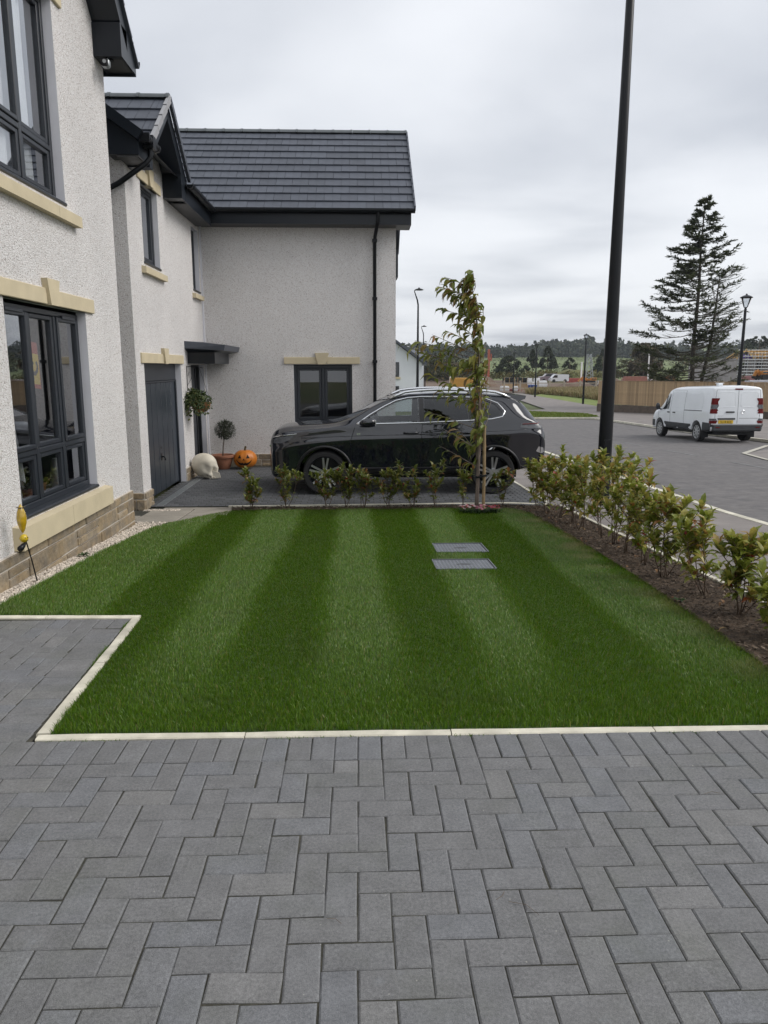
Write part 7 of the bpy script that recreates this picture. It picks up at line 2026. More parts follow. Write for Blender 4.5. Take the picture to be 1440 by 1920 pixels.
# ---- next houses along the street
def far_house(label, x0, x1, y0, y1, z0, eave, ridge, ridge_axis, wallm, windows):
    o = thing('house', label, 'house', ((x0 + x1) / 2, y0, z0))
    mb = MB(); mb.box(x0, x1, y0, y1, z0, eave)
    if ridge_axis == 'y':
        xm = (x0 + x1) / 2
        for y in (y0, y1): mb.add([(x0, y, eave), (x1, y, eave), (xm, y, ridge)], [(0, 1, 2)])
    mb.build('wall', wallm, o)
    ov = .35; mb = MB()
    if ridge_axis == 'y':
        xm = (x0 + x1) / 2; sl = (ridge - eave) / (xm - x0)
        for sg in (-1, 1):
            xe = xm + sg * (xm - x0 + ov); ze = eave - ov * sl
            mb.add([(xm, y0 - ov, ridge + .05), (xe, y0 - ov, ze + .05), (xe, y1 + ov, ze + .05), (xm, y1 + ov, ridge + .05), (xm, y0 - ov, ridge + .25), (xe, y0 - ov, ze + .25), (xe, y1 + ov, ze + .25), (xm, y1 + ov, ridge + .25)], [(0, 1, 2, 3), (4, 7, 6, 5), (0, 4, 5, 1), (1, 5, 6, 2), (2, 6, 7, 3)])
    else:
        ym = (y0 + y1) / 2; sl = (ridge - eave) / (ym - y0)
        for sg in (-1, 1):
            ye = ym + sg * (ym - y0 + ov); ze = eave - ov * sl
            mb.add([(x0 - ov, ym, ridge + .05), (x0 - ov, ye, ze + .05), (x1 + ov, ye, ze + .05), (x1 + ov, ym, ridge + .05), (x0 - ov, ym, ridge + .25), (x0 - ov, ye, ze + .25), (x1 + ov, ye, ze + .25), (x1 + ov, ym, ridge + .25)], [(0, 1, 2, 3), (4, 7, 6, 5), (0, 4, 5, 1), (1, 5, 6, 2), (2, 6, 7, 3)])
    rf = mb.build('roof', MT['tile'], o)
    for (wx, wz, ww, wh) in windows:
        w_ = part_empty('window', o); mb = MB()
        for a_, b_, c_, d_ in ((wx, wx + ww, wz, wz + .08), (wx, wx + ww, wz + wh - .08, wz + wh), (wx, wx + .08, wz + .08, wz + wh - .08), (wx + ww - .08, wx + ww, wz + .08, wz + wh - .08), (wx + ww / 2 - .04, wx + ww / 2 + .04, wz + .08, wz + wh - .08)): mb.box(a_, b_, y0 - .05, y0 + .02, c_, d_)
        mb.build('frame', MT['anthracite'], w_)
        mb = MB(); mb.box(wx + .08, wx + ww - .08, y0 - .02, y0 - .008, wz + .08, wz + wh - .08); mb.build('pane', MT['vanglass'], w_)
        mb = MB(); mb.box(wx - .1, wx + ww + .1, y0 - .1, y0 - .003, wz - .14, wz); mb.build('sill', MT['cast'], w_)
    return o


m_whitewall = mat('white_harling', (.66, .68, .72), .85, .04, 1.5)
A = ony(735, 690, 55)[0]; B_ = ony(791, 690, 55)[0]; zb_ = g(55)
eZ, rZ = ony(793, 680, 55)[2], ony(735, 640, 55)[2]
wI = ony(743, 690, 55)[0]
fh = far_house('white gabled house with dark roof beyond the neighbouring wing', B_ - 9, B_, 55, 64, zb_, eZ, eZ + 4.5 * .72, 'y', m_whitewall, [(wI - .9, ony(0, 707, 55)[2], 1.1, 1.05), (wI - .9, ony(0, 735, 55)[2] - .5, 1.1, .9)])
far_house('grey roofed house half hidden behind the white gabled house', B_ - 4, ony(794.5, 690, 72)[0], 72, 82, g(72), ony(0, 674, 72)[2], ony(0, 660, 77)[2], 'x', m_whitewall, [])
far_house('cream house across the road out of the picture beyond the fence', 40, 50, 18, 28, g(20), 4.0, 7.2, 'y', m_whitewall, [(43, -.3, 1.6, 1.3)]) if False else None

# ---- dry meadow, soil and site ground
m_dry = mat('dry_meadow', (.27, .215, .11), .95, .25, .8, .6, 5, .1, col2=(.20, .18, .075))
m_dirt = mat('disturbed_soil', (.105, .070, .048), .98, .3, .35, .8, 3, .15, col2=(.15, .105, .075))
sheet('site_ground', [(-40, 112), (20, 112), (34, 104), (60, 70), (140, 64), (260, 160), (240, 300), (-120, 300)], m_dirt, .03, tag=STRUCT)
MEADOW = [tuple(gnd(*q)[:2]) for q in ((1165, 757), (1133, 752), (1070, 744.5), (1013, 739), (985, 739), (1000, 735), (1060, 734.5), (1130, 733), (1190, 732), (1250, 740))]
meadow = sheet('dry_meadow', MEADOW, m_dry, .06, tag=STRUCT)
def wild_lean(px, py, r_): return .35 * r_.normal(size=len(px)) - .2, .35 * r_.normal(size=len(px)), np.ones(len(px))
grass('dry_grass', MEADOW, lambda x, y: np.ones(len(x)), 60000, .75, wild_lean, leaf_mat('dry_grass_blade', [(0, (.20, .155, .075)), (.6, (.32, .26, .14)), (1, (.16, .17, .06))], .8, .3), meadow, 8, .012, .06)
MT['verge_blade'] = leaf_mat('verge_blade', [(0, (.08, .13, .015)), (.7, (.14, .19, .03)), (1, (.20, .20, .06))], .7, .3)
VG = [q for q in verge_poly]
grass('verge_grass', [(11.4, 58.4), (2, 58.4), (2, 46.9), (13.0, 46.4), (15.3, 47.6), (15.7, 51.8)], lambda x, y: np.ones(len(x)), 30000, .10, wild_lean, MT['verge_blade'], bpy.data.objects['verge'], 9, .012, .045)

# ---- distant land: fields and wooded hills
m_field = mat('green_pasture', (.115, .155, .045), .95, .16, .012, .2, .3, .2, col2=(.14, .165, .06))
m_hill = mat('hill_heath', (.035, .05, .022), .95, .25, .02)
def hill_z(x, y):
    base = np.interp(y, [230, 330, 520, 800, 1200], [-2.1, -.8, 3.5, 16.5, 32]) + 7 * mnoise.noise((x * .0036, y * .002, 4.)) * min(1, max(0, (y - 300) / 300))
    return base + max(0, (x - 120)) * .010 * min(1, max(0, (y - 350) / 400))
nx, ny = 60, 26
xs_ = [-900 + 2400 * i / nx for i in range(nx + 1)]; ys_ = [230 + 1100 * (j / ny) ** 1.3 for j in range(ny + 1)]
mb = MB(); mb.add([(x, y, hill_z(x, y)) for y in ys_ for x in xs_], [(j * (nx + 1) + i, j * (nx + 1) + i + 1, (j + 1) * (nx + 1) + i + 1, (j + 1) * (nx + 1) + i) for j in range(ny) for i in range(nx)])
mb.build('hills', m_field, tag=STRUCT, smooth=True)


def clump(mb, x, y, z, h, r_, rn, conif, big=1.):
    """one far tree: ragged clusters of small faces round a crown form"""
    n_ = 46
    for k in range(n_):
        t = rn.random(); a = rn.uniform(0, 6.28)
        rr = (r_ * (1 - t) * 1.05 + .2) if conif else r_ * math.sqrt(max(.04, 1 - (2 * t - .85) ** 2 * .8))
        q = rr * math.sqrt(rn.random()); p = Vector((x + q * math.cos(a), y + q * math.sin(a), z + h * (.12 + .88 * t)))
        s = h * rn.uniform(.05, .11) * big; u = Vector((rn.gauss(0, 1), rn.gauss(0, 1), rn.gauss(0, .7))).normalized(); w = u.cross(Vector((rn.gauss(0, 1), rn.gauss(0, 1), rn.gauss(0, 1)))).normalized()
        mb.add([p - u * s, p + w * s * .8, p + u * s, p - w * s * .8], [(0, 1, 2, 3)])


m_wood = [leaf_mat('conifer_wood', [(0, (.026, .038, .026)), (.5, (.038, .052, .032)), (.9, (.058, .07, .038)), (1, (.095, .09, .045))], .9, .05), leaf_mat('broadleaf_wood', [(0, (.036, .048, .022)), (.5, (.06, .070, .028)), (.9, (.095, .085, .035)), (1, (.13, .08, .035))], .9, .05)]
rn = random.Random(77)
for wi, (ya, yb, n_, xa, xb, hgt, name) in enumerate(((560, 800, 3400, -420, 900, 9.0, 'hill_wood'), (330, 380, 240, -120, 160, 6, 'field_edge_wood'), (250, 300, 330, -200, 48, 6.5, 'site_edge_wood'))):
    mb = MB()
    for k in range(n_):
        x, y = rn.uniform(xa, xb), rn.uniform(ya, yb)
        if wi == 1 and (40 < x < 115): continue
        if wi == 0 and mnoise.noise((x * .01, y * .01, 0)) < -.28: continue
        hh = hgt * rn.uniform(.6, 1.25) * (1 + .55 * mnoise.noise((x * .013, y * .01, 2.))); clump(mb, x, y, hill_z(x, y) - .5, hh, hh * (.46 if wi == 0 else .42), rn, wi == 0 and rn.random() < .6, 1.45 if wi == 0 else 1.)
    if wi == 0:         # dense ranks that close the wood's lower edge
        for k in range(900):
            x = rn.uniform(xa, xb); y = 556 + rn.uniform(0, 25); hh = hgt * rn.uniform(.6, 1.1); clump(mb, x, y, hill_z(x, y) - 1, hh, hh * .42, rn, rn.random() < .5, 1.45)
    mb.build(name, m_wood[0 if wi == 0 else 1], tag=dict(kind='stuff', label=['dark wood covering the far hills', 'low mixed wood at the edge of the green field', 'mixed trees behind the building site'][wi], category='wood'))
# scrub along the bank between the site and the field, and autumn trees at its left end
mb = MB()
for k in range(230):
    x = rn.uniform(26, 78); y = rn.uniform(182, 198); clump(mb, x, y, g(y) + float(np.interp(x, [26, 40, 70, 78], [.2, 1.2, 1.2, .2])), rn.uniform(.9, 2.1), rn.uniform(.8, 1.6), rn, False, 1.3)
mb.build('scrub_bank', leaf_mat('scrub_leaf', [(0, (.055, .062, .02)), (.5, (.095, .095, .03)), (.9, (.14, .12, .04)), (1, (.16, .09, .04))], .9, .1), tag=dict(kind='stuff', label='olive scrub along the bank before the green field', category='scrub'))
mb = MB()
for k in range(120):
    x = rn.uniform(8, 36); y = rn.uniform(215, 245); hh = rn.uniform(3.0, 6.2); clump(mb, x, y, g(y) - .3, hh, hh * .5, rn, False, 1.25)
mb.build('autumn_wood', leaf_mat('autumn_leaf', [(0, (.035, .045, .018)), (.45, (.07, .068, .026)), (.8, (.125, .078, .032)), (1, (.17, .085, .035))], .9, .1), tag=dict(kind='stuff', label='rusty autumn wood behind the building site cabin', category='wood'))
# hedges across the field
for (ya, xa, xb) in ((420, -60, 260), (505, -100, 420)):
    mb = MB()
    for k in range(int((xb - xa) / 1.6)):
        x = xa + k * 1.6; clump(mb, x, ya + rn.gauss(0, .8), hill_z(x, ya) - .3, rn.uniform(1.6, 2.6), 1.3, rn, False)
    mb.build('field_hedge', m_wood[1], tag=tagd('thin dark hedge crossing the lower green field' if ya == 420 else 'thin dark hedge along the foot of the hill wood', 'hedge'))


def single_tree(label, px, ptop, pbase, Y, wpx, conif, seed, matr, n_=420):
    x = ony(px, 690, Y)[0]; zt = ony(px, ptop, Y)[2]; zb = ony(px, pbase, Y)[2]; rad = wpx / FPX * Y / 2; h = zt - zb; rn = random.Random(seed)
    o = thing('far_tree', label, 'tree', (x, Y, zb), 'trees beyond the building site'); mb = MB(); lf = MB()
    mb.tube([(x, Y, zb - 1), (x, Y, zb + h * .9)], [h * .025, h * .006], 6)
    for k in range(14):
        t = rn.uniform(.2, .85); a = rn.uniform(0, 6.28); mb.tube([(x, Y, zb + h * t), (x + rad * .7 * (1 - .6 * t) * math.cos(a), Y + rad * .7 * (1 - .6 * t) * math.sin(a), zb + h * (t + .1))], [h * .01, h * .003], 4)
    mb.build('trunk', MT['bark'], o)
    lobes = [(rn.uniform(.1, 1), rn.uniform(0, 6.28), rn.uniform(.6, 1.0)) for _ in range(26)]
    for k in range(n_ * 3):
        t, a, q = lobes[k % 26]; t = min(1, max(0, t + rn.gauss(0, .05))); a += rn.gauss(0, .25)
        rr = rad * ((1 - t) ** .8 + .06) if conif else rad * math.sqrt(max(.05, 1 - (2 * t - .8) ** 2 * .75))
        q = rr * q * rn.uniform(.7, 1.08); p = Vector((x + q * math.cos(a), Y + q * math.sin(a), zb + h * (.04 + .96 * t)))
        s = h * rn.uniform(.025, .06); u = Vector((rn.gauss(0, 1), rn.gauss(0, 1), rn.gauss(0, .6))).normalized(); w = u.cross(Vector((rn.gauss(0, 1), rn.gauss(0, 1), rn.gauss(0, 1)))).normalized()
        lf.add([p - u * s, p + w * s * .7, p + u * s, p - w * s * .7], [(0, 1, 2, 3)])
    lf.build('crown', matr, o)


m_dk = leaf_mat('dark_far_tree', [(0, (.018, .027, .013)), (.6, (.030, .042, .018)), (1, (.05, .06, .025))], .9, .05); m_bl = m_wood[1]
m_br = leaf_mat('bare_brown_crown', [(0, (.05, .045, .028)), (.6, (.085, .072, .045)), (1, (.12, .095, .05))], .9, .1)
for a in (('broad dark evergreen behind the stacked black pipes', 955, 668, 712, 190, 56, False, 1, m_dk, 900), ('dark pointed conifer left of its taller twin in the field beyond the site', 998, 656, 700, 215, 34, True, 2, m_dk, 700), ('tall dark conifer beside its smaller twin in the field beyond the site', 1026, 650, 699, 215, 44, True, 3, m_dk, 800),
          ('dark rounded bush tree behind the far lantern lamp post', 1068, 672, 705, 200, 30, False, 4, m_dk, 500), ('brown thin-leaved tree beside the tall conifer', 1207, 645, 712, 170, 74, False, 5, m_br, 1300), ('olive tree between the tall black lamp post and the brown tree', 1170, 676, 712, 175, 40, False, 6, m_bl, 500), ('russet tree seen through the young cherry', 850, 668, 708, 200, 60, False, 7, m_bl, 600), ('dark tree at the left end of the site, past the white gabled house', 815, 662, 712, 210, 46, False, 8, m_bl, 600),
          ('small round bush in the green field', 1050, 687, 696, 260, 26, False, 9, m_dk, 250), ('dark spruce clump behind the brown tree', 1130, 655, 705, 230, 40, True, 10, m_dk, 600), ('dense dark tree far right behind the scaffolded house', 1420, 632, 690, 260, 80, False, 11, m_dk, 900), ('rusty orange low tree beyond the site cabin', 885, 676, 710, 195, 44, False, 12, m_bl, 500), ('yellowing bush at the foot of the far conifers', 1160, 694, 712, 168, 26, False, 13, m_bl, 250)):
    single_tree(*a)

# ---- building site
def at(px, py, Y): return Vector(ony(px, py, Y))
def mound(label, px, ptop, Y, wpx, seed):
    c = at(px, 690, Y); zt = at(px, ptop, Y).z; zb = g(Y) - .3; rad = wpx / FPX * Y / 2; mb = MB(); n_ = 22; vs = []
    for j in range(13):
        for k in range(n_ + 1):
            u, v_ = -1 + 2 * k / n_, -1 + 2 * j / 12; r_ = min(1, math.hypot(u, v_)); hh = (1 - r_ ** 2) ** .8 * (1 + .35 * mnoise.noise((u * 2.5 + seed, v_ * 2.5, 0)))
            vs.append((c.x + u * rad, Y + v_ * 6 + 6, zb + (zt - zb) * hh))
    mb.add(vs, [(j * (n_ + 1) + k, j * (n_ + 1) + k + 1, (j + 1) * (n_ + 1) + k + 1, (j + 1) * (n_ + 1) + k) for j in range(12) for k in range(n_)]); mb.build('soil_mound', m_dirt, None, True, tag=tagd(label, 'soil mound', 'soil heaps on the site'))


mound('brown soil heap behind the yellow site cabin', 905, 702, 150, 80, 1); mound('long grassy soil bank in front of the green field', 1075, 694, 185, 190, 2); mound('low brown soil heap by the mesh fence', 1100, 719, 125, 110, 3); mound('dark soil heap left of the orange excavator', 1180, 714, 118, 90, 4); mound('broad soil heap behind the timber fence', 1260, 716, 112, 150, 5)
bpy.data.objects['soil_mound.001'].data.materials[0] = mat('weedy_bank', (.10, .115, .035), .95, .3, .3, col2=(.14, .12, .05))
# yellow site cabin
Yc = 128; a, b = at(846, 725, Yc), at(908, 725, Yc); zt = at(0, 709, Yc).z; zb = g(Yc)
cab = thing('site_cabin', 'yellow steel site cabin with a dark open doorway', 'cabin', (a.x, Yc, zb))
mb = MB(); mb.cbox(a.x, b.x - .9, Yc, Yc + 2.5, zb + .1, zt, .03); mb.build('shell', mat('yellow_steel', (.48, .26, .04), .5, .08, 1), cab)
mb = MB(); mb.cbox(b.x - .88, b.x, Yc + .02, Yc + 2.48, zb + .1, zt - .1, .03); mb.build('pale_end', MT['white'], cab)
mb = MB(); mb.box(b.x - 1.9, b.x - 1.0, Yc - .03, Yc + .0, zb + .15, zt - .25); mb.build('doorway', MT['vantrim'], cab)
mb = MB()
for k in range(12): mb.box(a.x + .2 + k * .28, a.x + .3 + k * .28, Yc - .04, Yc - .002, zb + .2, zt - .1)
mb.build('corrugation', bpy.data.materials['yellow_steel'], cab, tag=STUFF)
# stacked black pipes in their frames
Yp = 132
for i, (p0, p1) in enumerate(((943, 966), (968, 990))):
    c0, c1 = at(p0, 720, Yp), at(p1, 720, Yp); z0 = at(0, 720, Yp).z - .05; z1 = at(0, 708.5, Yp).z; dz = (z1 - z0) / 3
    o = thing('pipe_stack', ('stack of black drainage pipes next to the soil heap' if i == 0 else 'stack of black drainage pipes next to the white bags'), 'pipes', (c0.x, Yp, z0), 'pipe stacks on the site')
    for r_ in range(3):
        for q in range(3):
            mb = MB(); yy = Yp + q * dz * 1.05; zc = z0 + dz * (r_ + .5); mb.tube([(c0.x + .05, yy, zc), (c1.x - .05, yy, zc)], dz * .47, 12); mb.build('pipe', MT['black'], o, True, 40)
    mb = MB()
    for t in (.1, .5, .9):
        x = c0.x + (c1.x - c0.x) * t; mb.box(x - .05, x + .05, Yp - dz * .6, Yp - dz * .5, z0 - .1, z1 + .05)
    mb.build('frame', MT['wood'], o)
    mb = MB(); mb.box(c0.x, c1.x, Yp - dz * .5, Yp + 2.5 * dz, g(Yp) - .1, z0); mb.build('bearer', MT['wood'], o)
m_bag = mat('white_bulk_bag', (.62, .63, .64), .8, .1, 3)
def bag(px, pt, pb, Y, wpx, label):
    c = at(px, pb, Y); h = at(px, pt, Y).z - c.z; w = wpx / FPX * Y; b_ = bmesh.new(); bmesh.ops.create_cube(b_, size=1); bmesh.ops.subdivide_edges(b_, edges=b_.edges[:], cuts=3, use_grid_fill=True)
    for v in b_.verts:
        k = 1 + .18 * math.cos(v.co.z * 3) + .06 * mnoise.noise(v.co * 4 + c * .3); v.co = Vector((c.x + v.co.x * w * k, Y + v.co.y * w * k, c.z + (v.co.z + .5) * h * (1 + .08 * mnoise.noise(v.co * 3 + c))))
    MB().bm(b_).build('bulk_bag', m_bag, None, True, 60, tag=tagd(label, 'bulk bag', 'white bags on the site'))
for px, pt, pb, Y, w, lb in ((993, 709, 722, 130, 7, 'tall white wrapped pallet at the right end of the black pipes'), (1006, 709, 724, 130, 9, 'white wrapped pallet behind the far lantern lamp post'), (1016, 714, 728, 124, 14, 'large slumped white bulk bag beside the blue drums'), (1003, 716, 727, 126, 12, 'white bulk bag above the blue drums'), (946, 724, 734, 122, 13, 'low white bulk bag in front of the black pipes'), (966, 724, 733, 122, 8, 'small white sack by the mesh fence before the pipes')): bag(px, pt, pb, Y, w, lb)
m_blue = mat('blue_drum', (.015, .05, .22), .4, .1, 3)
for px, lb in ((993, 'blue plastic drum nearest the black pipes'), (999, 'middle blue plastic drum before the white bags'), (1004.5, 'blue plastic drum nearest the far lantern lamp post')):
    c = at(px, 729, 121); h = at(px, 721.5, 121).z - c.z; mb = MB(); mb.lathe([(.0, 0), (.24, 0), (.26, .05), (.26, h * .3), (.275, h * .33), (.26, h * .36), (.26, h * .64), (.275, h * .67), (.26, h * .7), (.25, h), (0, h)], (c.x, 121, c.z), 14); mb.build('drum', m_blue, None, True, 40, tag=tagd(lb, 'drum', 'blue drums on the site'))
# parked vehicles far off
def small_car(label, cat, px, pb, Y, L_, hgt, colr, vanlike):
    c = at(px, pb, Y); o = thing('parked_' + cat.replace(' ', '_'), label, cat, (c.x, Y, c.z))
    prof = [(-.5, .18), (-.5, .55), (-.46, .6), (-.30, .66), (-.18, .97), (.28, 1.0), (.44, .70), (.5, .6), (.5, .18)] if not vanlike else [(-.5, .15), (-.5, .45), (-.42, .55), (-.28, .94), (-.2, 1.0), (.48, .98), (.5, .9), (.5, .15)]
    mb = MB(); mb.prism([(c.x + u * L_, c.z + w * hgt) for u, w in prof], Y - .85, Y + .85, 'y'); mb.build('body', mat(cat + '_paint', colr, .3, .05, 1, coat=.6), o)
    wp = [(-.27, .68), (-.17, .93), (.24, .95), (.36, .70)] if not vanlike else [(-.40, .58), (-.28, .90), (-.12, .90), (-.12, .58)]
    mb = MB(); mb.prism([(c.x + u * L_, c.z + w * hgt) for u, w in wp], Y - .86, Y - .852, 'y'); mb.build('side_window', MT['vanglass'], o)
    for u in (-.31, .30):
        mb = MB(); mb.lathe([(0, 0), (.30, 0), (.32, .05), (.32, .2), (0, .2)], (c.x + u * L_, Y - .88, c.z + .32), 16, 'y'); mb.build('wheel', MT['rubber'], o)
    mb = MB(); mb.box(c.x - .5 * L_ - .02, c.x - .46 * L_, Y - .80, Y - .55, c.z + .42 * hgt, c.z + .52 * hgt); mb.build('headlight', MT['lamp_clear'], o)
small_car('dusty mauve estate car parked beyond the site fence', 'car', 1030, 716, 150, 4.3, 1.65, (.20, .15, .17), False)
small_car('small white van parked beyond the site fence', 'van', 1047, 717, 146, 3.6, 1.55, (.62, .64, .66), True)
# piling mast
c = at(915.5, 705, 175); zt = at(915.5, 655, 175).z
o = thing('piling_rig_mast', 'slim orange red piling mast rising behind the brown soil heap', 'mast', (c.x, 175, g(175)))
m_or = mat('red_orange_paint', (.34, .085, .045), .5, .1, 1)
mb = MB(); mb.beam((c.x, 175, g(175)), (c.x, 175, zt), .5, .5, (0, 1, 0)); mb.build('leader', m_or, o)
mb = MB(); mb.beam((c.x - .1, 175, zt - 2.4), (c.x + .6, 175, zt - 2.2), .25, .3); mb.beam((c.x + .55, 175, zt - 2.6), (c.x + .55, 175, zt - 1.0), .25, .3, (0, 1, 0)); mb.build('hammer', m_or, o)
mb = MB(); mb.beam((c.x - 1, 176.5, g(175)), (c.x, 175.2, c.z + 2.5), .3, .3); mb.build('back_stay', m_or, o)
# excavators
m_dig = mat('digger_orange', (.42, .17, .03), .5, .1, 1)
def digger(label, px, pt, pb, Y, wpx, flip=1):
    c = at(px, pb, Y); h = at(px, pt, Y).z - c.z; w = wpx / FPX * Y; o = thing('excavator', label, 'excavator', (c.x, Y, c.z), 'excavators on the site')
    for s in (-.9, .9):
        mb = MB(); mb.prism([(c.x - w * .4, c.z + .15), (c.x - w * .34, c.z), (c.x + w * .34, c.z), (c.x + w * .4, c.z + .15), (c.x + w * .4, c.z + .5), (c.x + w * .34, c.z + .65), (c.x - w * .34, c.z + .65), (c.x - w * .4, c.z + .5)], Y + s - .25, Y + s + .25, 'y'); mb.build('track', MT['rubber'], o)
    mb = MB(); mb.cbox(c.x - w * .38, c.x + w * .30, Y - 1, Y + 1, c.z + .7, c.z + h * .62, .08); mb.build('house_body', m_dig, o)
    mb = MB(); mb.cbox(c.x - w * .10 * flip - .5, c.x - w * .10 * flip + .5, Y - .95, Y + .1, c.z + h * .58, c.z + h * .98, .08); mb.build('cab', m_dig, o)
    mb = MB(); mb.box(c.x - w * .10 * flip - .4, c.x - w * .10 * flip + .4, Y - .97, Y - .952, c.z + h * .66, c.z + h * .9); mb.build('cab_window', MT['vanglass'], o)
    sgn = flip; mb = MB(); mb.beam((c.x + sgn * w * .2, Y, c.z + h * .55), (c.x + sgn * w * .75, Y, c.z + h * 1.0), .35, .45); mb.beam((c.x + sgn * w * .75, Y, c.z + h * 1.0), (c.x + sgn * w * 1.1, Y, c.z + h * .35), .28, .35); mb.build('boom', m_dig, o)
    mb = MB(); mb.prism([(c.x + sgn * w * 1.0, c.z + h * .36), (c.x + sgn * w * 1.2, c.z + h * .36), (c.x + sgn * w * 1.15, c.z + h * .1), (c.x + sgn * w * 1.0, c.z + h * .05)], Y - .5, Y + .5, 'y'); mb.build('bucket', MT['rubber'], o)
digger('orange excavator on the soil between the tall conifer and the lamp post', 1254, 704, 719, 125, 9, 1); digger('orange excavator in front of the scaffolded house', 1427, 695, 711, 100, 13, -1); digger('low orange tracked machine behind the mesh fence near the lantern lamp post', 1108, 708, 720, 135, 22, -1)
# mesh fence: each panel on its own posts
m_mesh = mat('weathered_fence_post', (.36, .31, .25), .85, .15, 2)
mf = thing('site_fence', 'pale post and rail site fence along the edge of the dry meadow', 'fence', (30, 120, g(120)))
fp = [(915, 738), (945, 738), (975, 738), (1008, 738), (1030, 737), (1057, 737), (1087, 737), (1117, 736), (1145, 735), (1175, 728), (1203, 725), (1235, 722), (1265, 720)]
pp = []
for px, py in fp:
    P = at(px, py, 120 if px < 1150 else 112); pp.append(Vector((P.x, P.y, g(P.y))))
for k in range(len(pp)):
    mb = MB(); mb.box(pp[k].x - .12, pp[k].x + .12, pp[k].y - .1, pp[k].y + .1, g(120) - .1, g(120) + 1.75); mb.build('post', m_mesh, mf)
    if k < len(pp) - 1:
        for zz in (.55, 1.35):
            mb = MB(); mb.beam(pp[k] + Vector((.12, 0, zz)), pp[k + 1] + Vector((-.12, 0, zz)), .06, .14); mb.build('rail', m_mesh, mf)
# poles
for (px, pt, pb, Y, lb) in ((1217.5, 664, 697, 165, 'slim white pole before the brown tree'), (1091, 680, 713, 150, 'slim white pole beside the lantern lamp post on the verge'), (844, 697, 707, 160, 'short white pole seen through the young cherry')):
    c = at(px, pt, Y); mb = MB(); mb.tube([(c.x, Y, g(Y) - .2), (c.x, Y, c.z)], .16, 8); mb.lathe([(.2, 0), (.2, .1), (0, .12)], (c.x, Y, c.z), 8); mb.build('pole', MT['white'], None, tag=tagd(lb, 'pole'))
# lattice pylon
c = at(1103, 705, 180); o = thing('lattice_mast', 'dark lattice mast behind the lantern lamp post on the verge', 'mast', (c.x, 180, g(180))); zt = at(1103, 664, 180).z; mb = MB()
for s in (-1, 1):
    for q in (-1, 1): mb.beam((c.x + s * 1.0, 180 + q, g(180)), (c.x + s * .4, 180 + q * .4, zt), .16, .16, (0, 1, 0))
for k in range(7):
    z0, z1 = g(180) + (zt - g(180)) * k / 7, g(180) + (zt - g(180)) * (k + 1) / 7; w0, w1 = 1 - .6 * k / 7, 1 - .6 * (k + 1) / 7
    mb.beam((c.x - w0, 179.2, z0), (c.x + w1, 179.4, z1), .1, .1, (0, 1, 0)); mb.beam((c.x + w0, 179.2, z0), (c.x - w1, 179.4, z1), .1, .1, (0, 1, 0))
mb.build('lattice', MT['metal'], o)
# scaffolded house under construction
Ys = 120; xl, xr_ = at(1384, 690, Ys).x, at(1475, 690, Ys).x; zw = at(0, 671, Ys).z; zrid = at(0, 655, Ys + 4).z; zb = g(Ys)
sh = thing('house', 'half built house wrapped in scaffolding with bare roof trusses and purple gable membrane', 'house', (xl, Ys, zb))
mb = MB(); mb.box(xl + .4, xr_, Ys + 1.2, Ys + 9, zb, zw); mb.build('wall', mat('blockwork', (.33, .32, .31), .9, .15, 1.5), sh)
gxm = at(1401, 690, Ys).x; gw = at(1416, 690, Ys).x - gxm
mb = MB(); mb.prism([(gxm - gw, zw), (gxm + gw, zw), (gxm, zrid - .3)], Ys + .9, Ys + 1.15, 'y'); mb.build('gable_membrane', mat('purple_membrane', (.11, .055, .33), .6, .2, 1), sh)
m_tim = mat('fresh_roof_timber', (.62, .40, .15), .8, .15, 2)
for k in range(22):
    x = gxm + .9 + k * .55; mb = MB(); mb.beam((x + 1.2, Ys + .5, zw - .1), (x, Ys + 4.8, zrid), .12, .22, (1, 0, 0)); mb.beam((x, Ys + 4.8, zrid), (x, Ys + 9.2, zw), .08, .2, (1, 0, 0)); mb.build('truss', m_tim, sh)
mb = MB()
for k in range(6): t = (k + .5) / 6; mb.beam((gxm + 1.6 - 1.2 * t, Ys + .5 + 4.3 * t, zw - .1 + (zrid - zw + .1) * t + .14), (xr_ + 3, Ys + .5 + 4.3 * t, zw - .1 + (zrid - zw + .1) * t + .14), .5, .03); 
mb.build('battens', m_tim, sh)
for s in (-1, 1):
    mb = MB(); mb.beam((gxm + s * gw * 1.1, Ys + .8, zw - .1), (gxm, Ys + .8, zrid), .22, .2, (0, 1, 0)); mb.build('barge_rafter', m_tim, sh)
for k in range(3):
    for q in range(3):
        x = xl + 1.2 + k * 2.4; z = zb + .8 + q * 0 + (0 if q == 0 else 2.6) 
        if q < 2: mb = MB(); mb.box(x, x + 1.0, Ys + 1.14, Ys + 1.19, z, z + 1.2); mb.build('window', MT['vantrim'], sh)
sc_ = thing('scaffolding', 'grey tube scaffolding with board lifts round the half built house', 'scaffolding', (xl, Ys, zb))
for k in range(9):
    x = xl + .1 + k * 1.15
    for dy in (0, 1.0):
        mb = MB(); mb.tube([(x, Ys - .4 + dy * .8, zb), (x, Ys - .4 + dy * .8, zw + .6)], .085, 6); mb.build('upright', MT['metal'], sc_)
for lv in range(4):
    z = zb + 1.2 + lv * 1.45
    for r_ in (0, .5, .95):
        mb = MB(); mb.tube([(xl - .4, Ys - .42, z + r_), (xr_, Ys - .42, z + r_)], .075, 6); mb.build('ledger', MT['metal'], sc_)
    mb = MB(); mb.box(xl - .3, xr_, Ys - .35, Ys + .35, z - .05, z); mb.build('board_lift', mat('scaffold_board', (.40, .35, .28), .9, .2, 2) if lv == 0 else bpy.data.materials['scaffold_board'], sc_)
x0s = at(1345, 690, 130).x
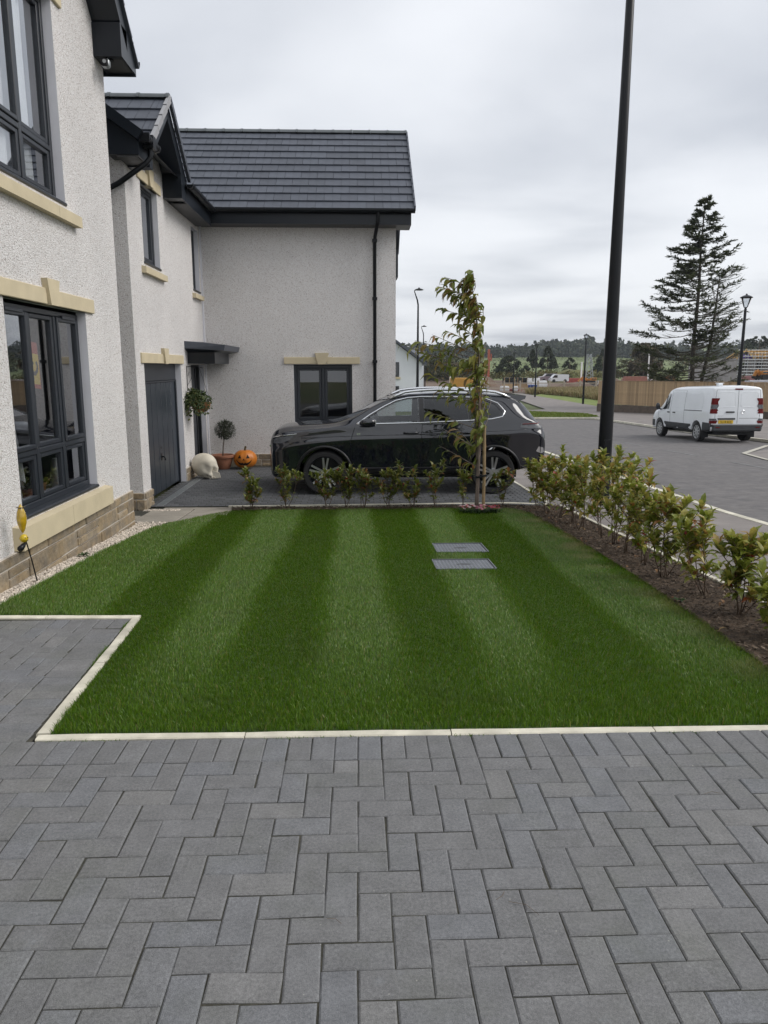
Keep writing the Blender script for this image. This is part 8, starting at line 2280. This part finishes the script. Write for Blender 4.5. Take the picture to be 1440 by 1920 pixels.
mb = MB(); mb.box(x0s, xl - 1, 130, 136, g(130), at(0, 678, 130).z); so2 = thing('house', 'low unfinished grey block house left of the scaffolded one', 'house', (x0s, 130, g(130))); mb.build('wall', bpy.data.materials['blockwork'], so2)
for k in range(4):
    mb = MB(); z = g(130) + 1.0 + k * 1.2; mb.tube([(x0s - .5, 129.6, z), (xl - .6, 129.6, z)], .05, 6); mb.build('ledger', MT['metal'], so2)
for k in range(3):
    mb = MB(); mb.box(x0s + .5 + k * 1.4, x0s + 1.3 + k * 1.4, 129.95, 129.995, g(130) + 1.3, g(130) + 2.5); mb.build('window', MT['vantrim'], so2)
# small stores and rubble about the site
for i, (px, py, Y, w, h, colr, lb) in enumerate(((1078, 709, 150, 3.2, 1.4, (.30, .06, .05), 'rust red skip beyond the site fence by the far lamp post'), (1238, 711, 128, 4.0, 1.1, (.42, .36, .36), 'pale grey pink pallet stack by the orange excavator'), (1190, 706, 150, 5.0, 1.0, (.28, .12, .09), 'long red material stack before the brown tree'), (1126, 714, 135, 4.0, 1.4, (.50, .50, .51), 'pale material stack next to the low orange machine'), (1420, 713, 105, 3.4, .8, (.45, .46, .5), 'pale sheet stack under the scaffolded house'), (1400, 705, 112, 2.0, 2.2, (.24, .11, .11), 'dull red container beside the scaffolding'), (958, 729, 123, 3.4, .9, (.26, .07, .06), 'red barrier stack before the black pipes'))):
    c = at(px, py, Y); zb = g(Y) if px < 1150 else c.z - h; o = thing('material_stack', lb, 'stack', (c.x, Y, zb)); mm = mat('stack_%d' % i, colr, .7, .2, 1.5)
    for r_ in range(3):
        mb = MB(); mb.cbox(c.x - w / 2 * (1 - .06 * r_) + rng.uniform(-.1, .1), c.x + w / 2 * (1 - .05 * r_), Y - .7, Y + .7, zb + (c.z - zb) * r_ / 3 + .02, zb + (c.z - zb) * (r_ + 1) / 3, .03); mb.build('layer', mm, o)

# ---- thin damp air over the whole place
hz = MB(); hz.box(-1500, 2000, -55, 1500, -3.4, 75)
m_hz = bpy.data.materials.new('damp_air'); m_hz.use_nodes = True
_hn = m_hz.node_tree.nodes; _hn.remove(_hn['Principled BSDF']); _v = _hn.new('ShaderNodeVolumePrincipled')
_v.inputs['Color'].default_value = (.80, .86, .93, 1); _v.inputs['Density'].default_value = .00022; _v.inputs['Anisotropy'].default_value = .2
m_hz.node_tree.links.new(_v.outputs[0], _hn['Material Output'].inputs['Volume'])
hz.build('haze', m_hz, tag=dict(kind='stuff'))
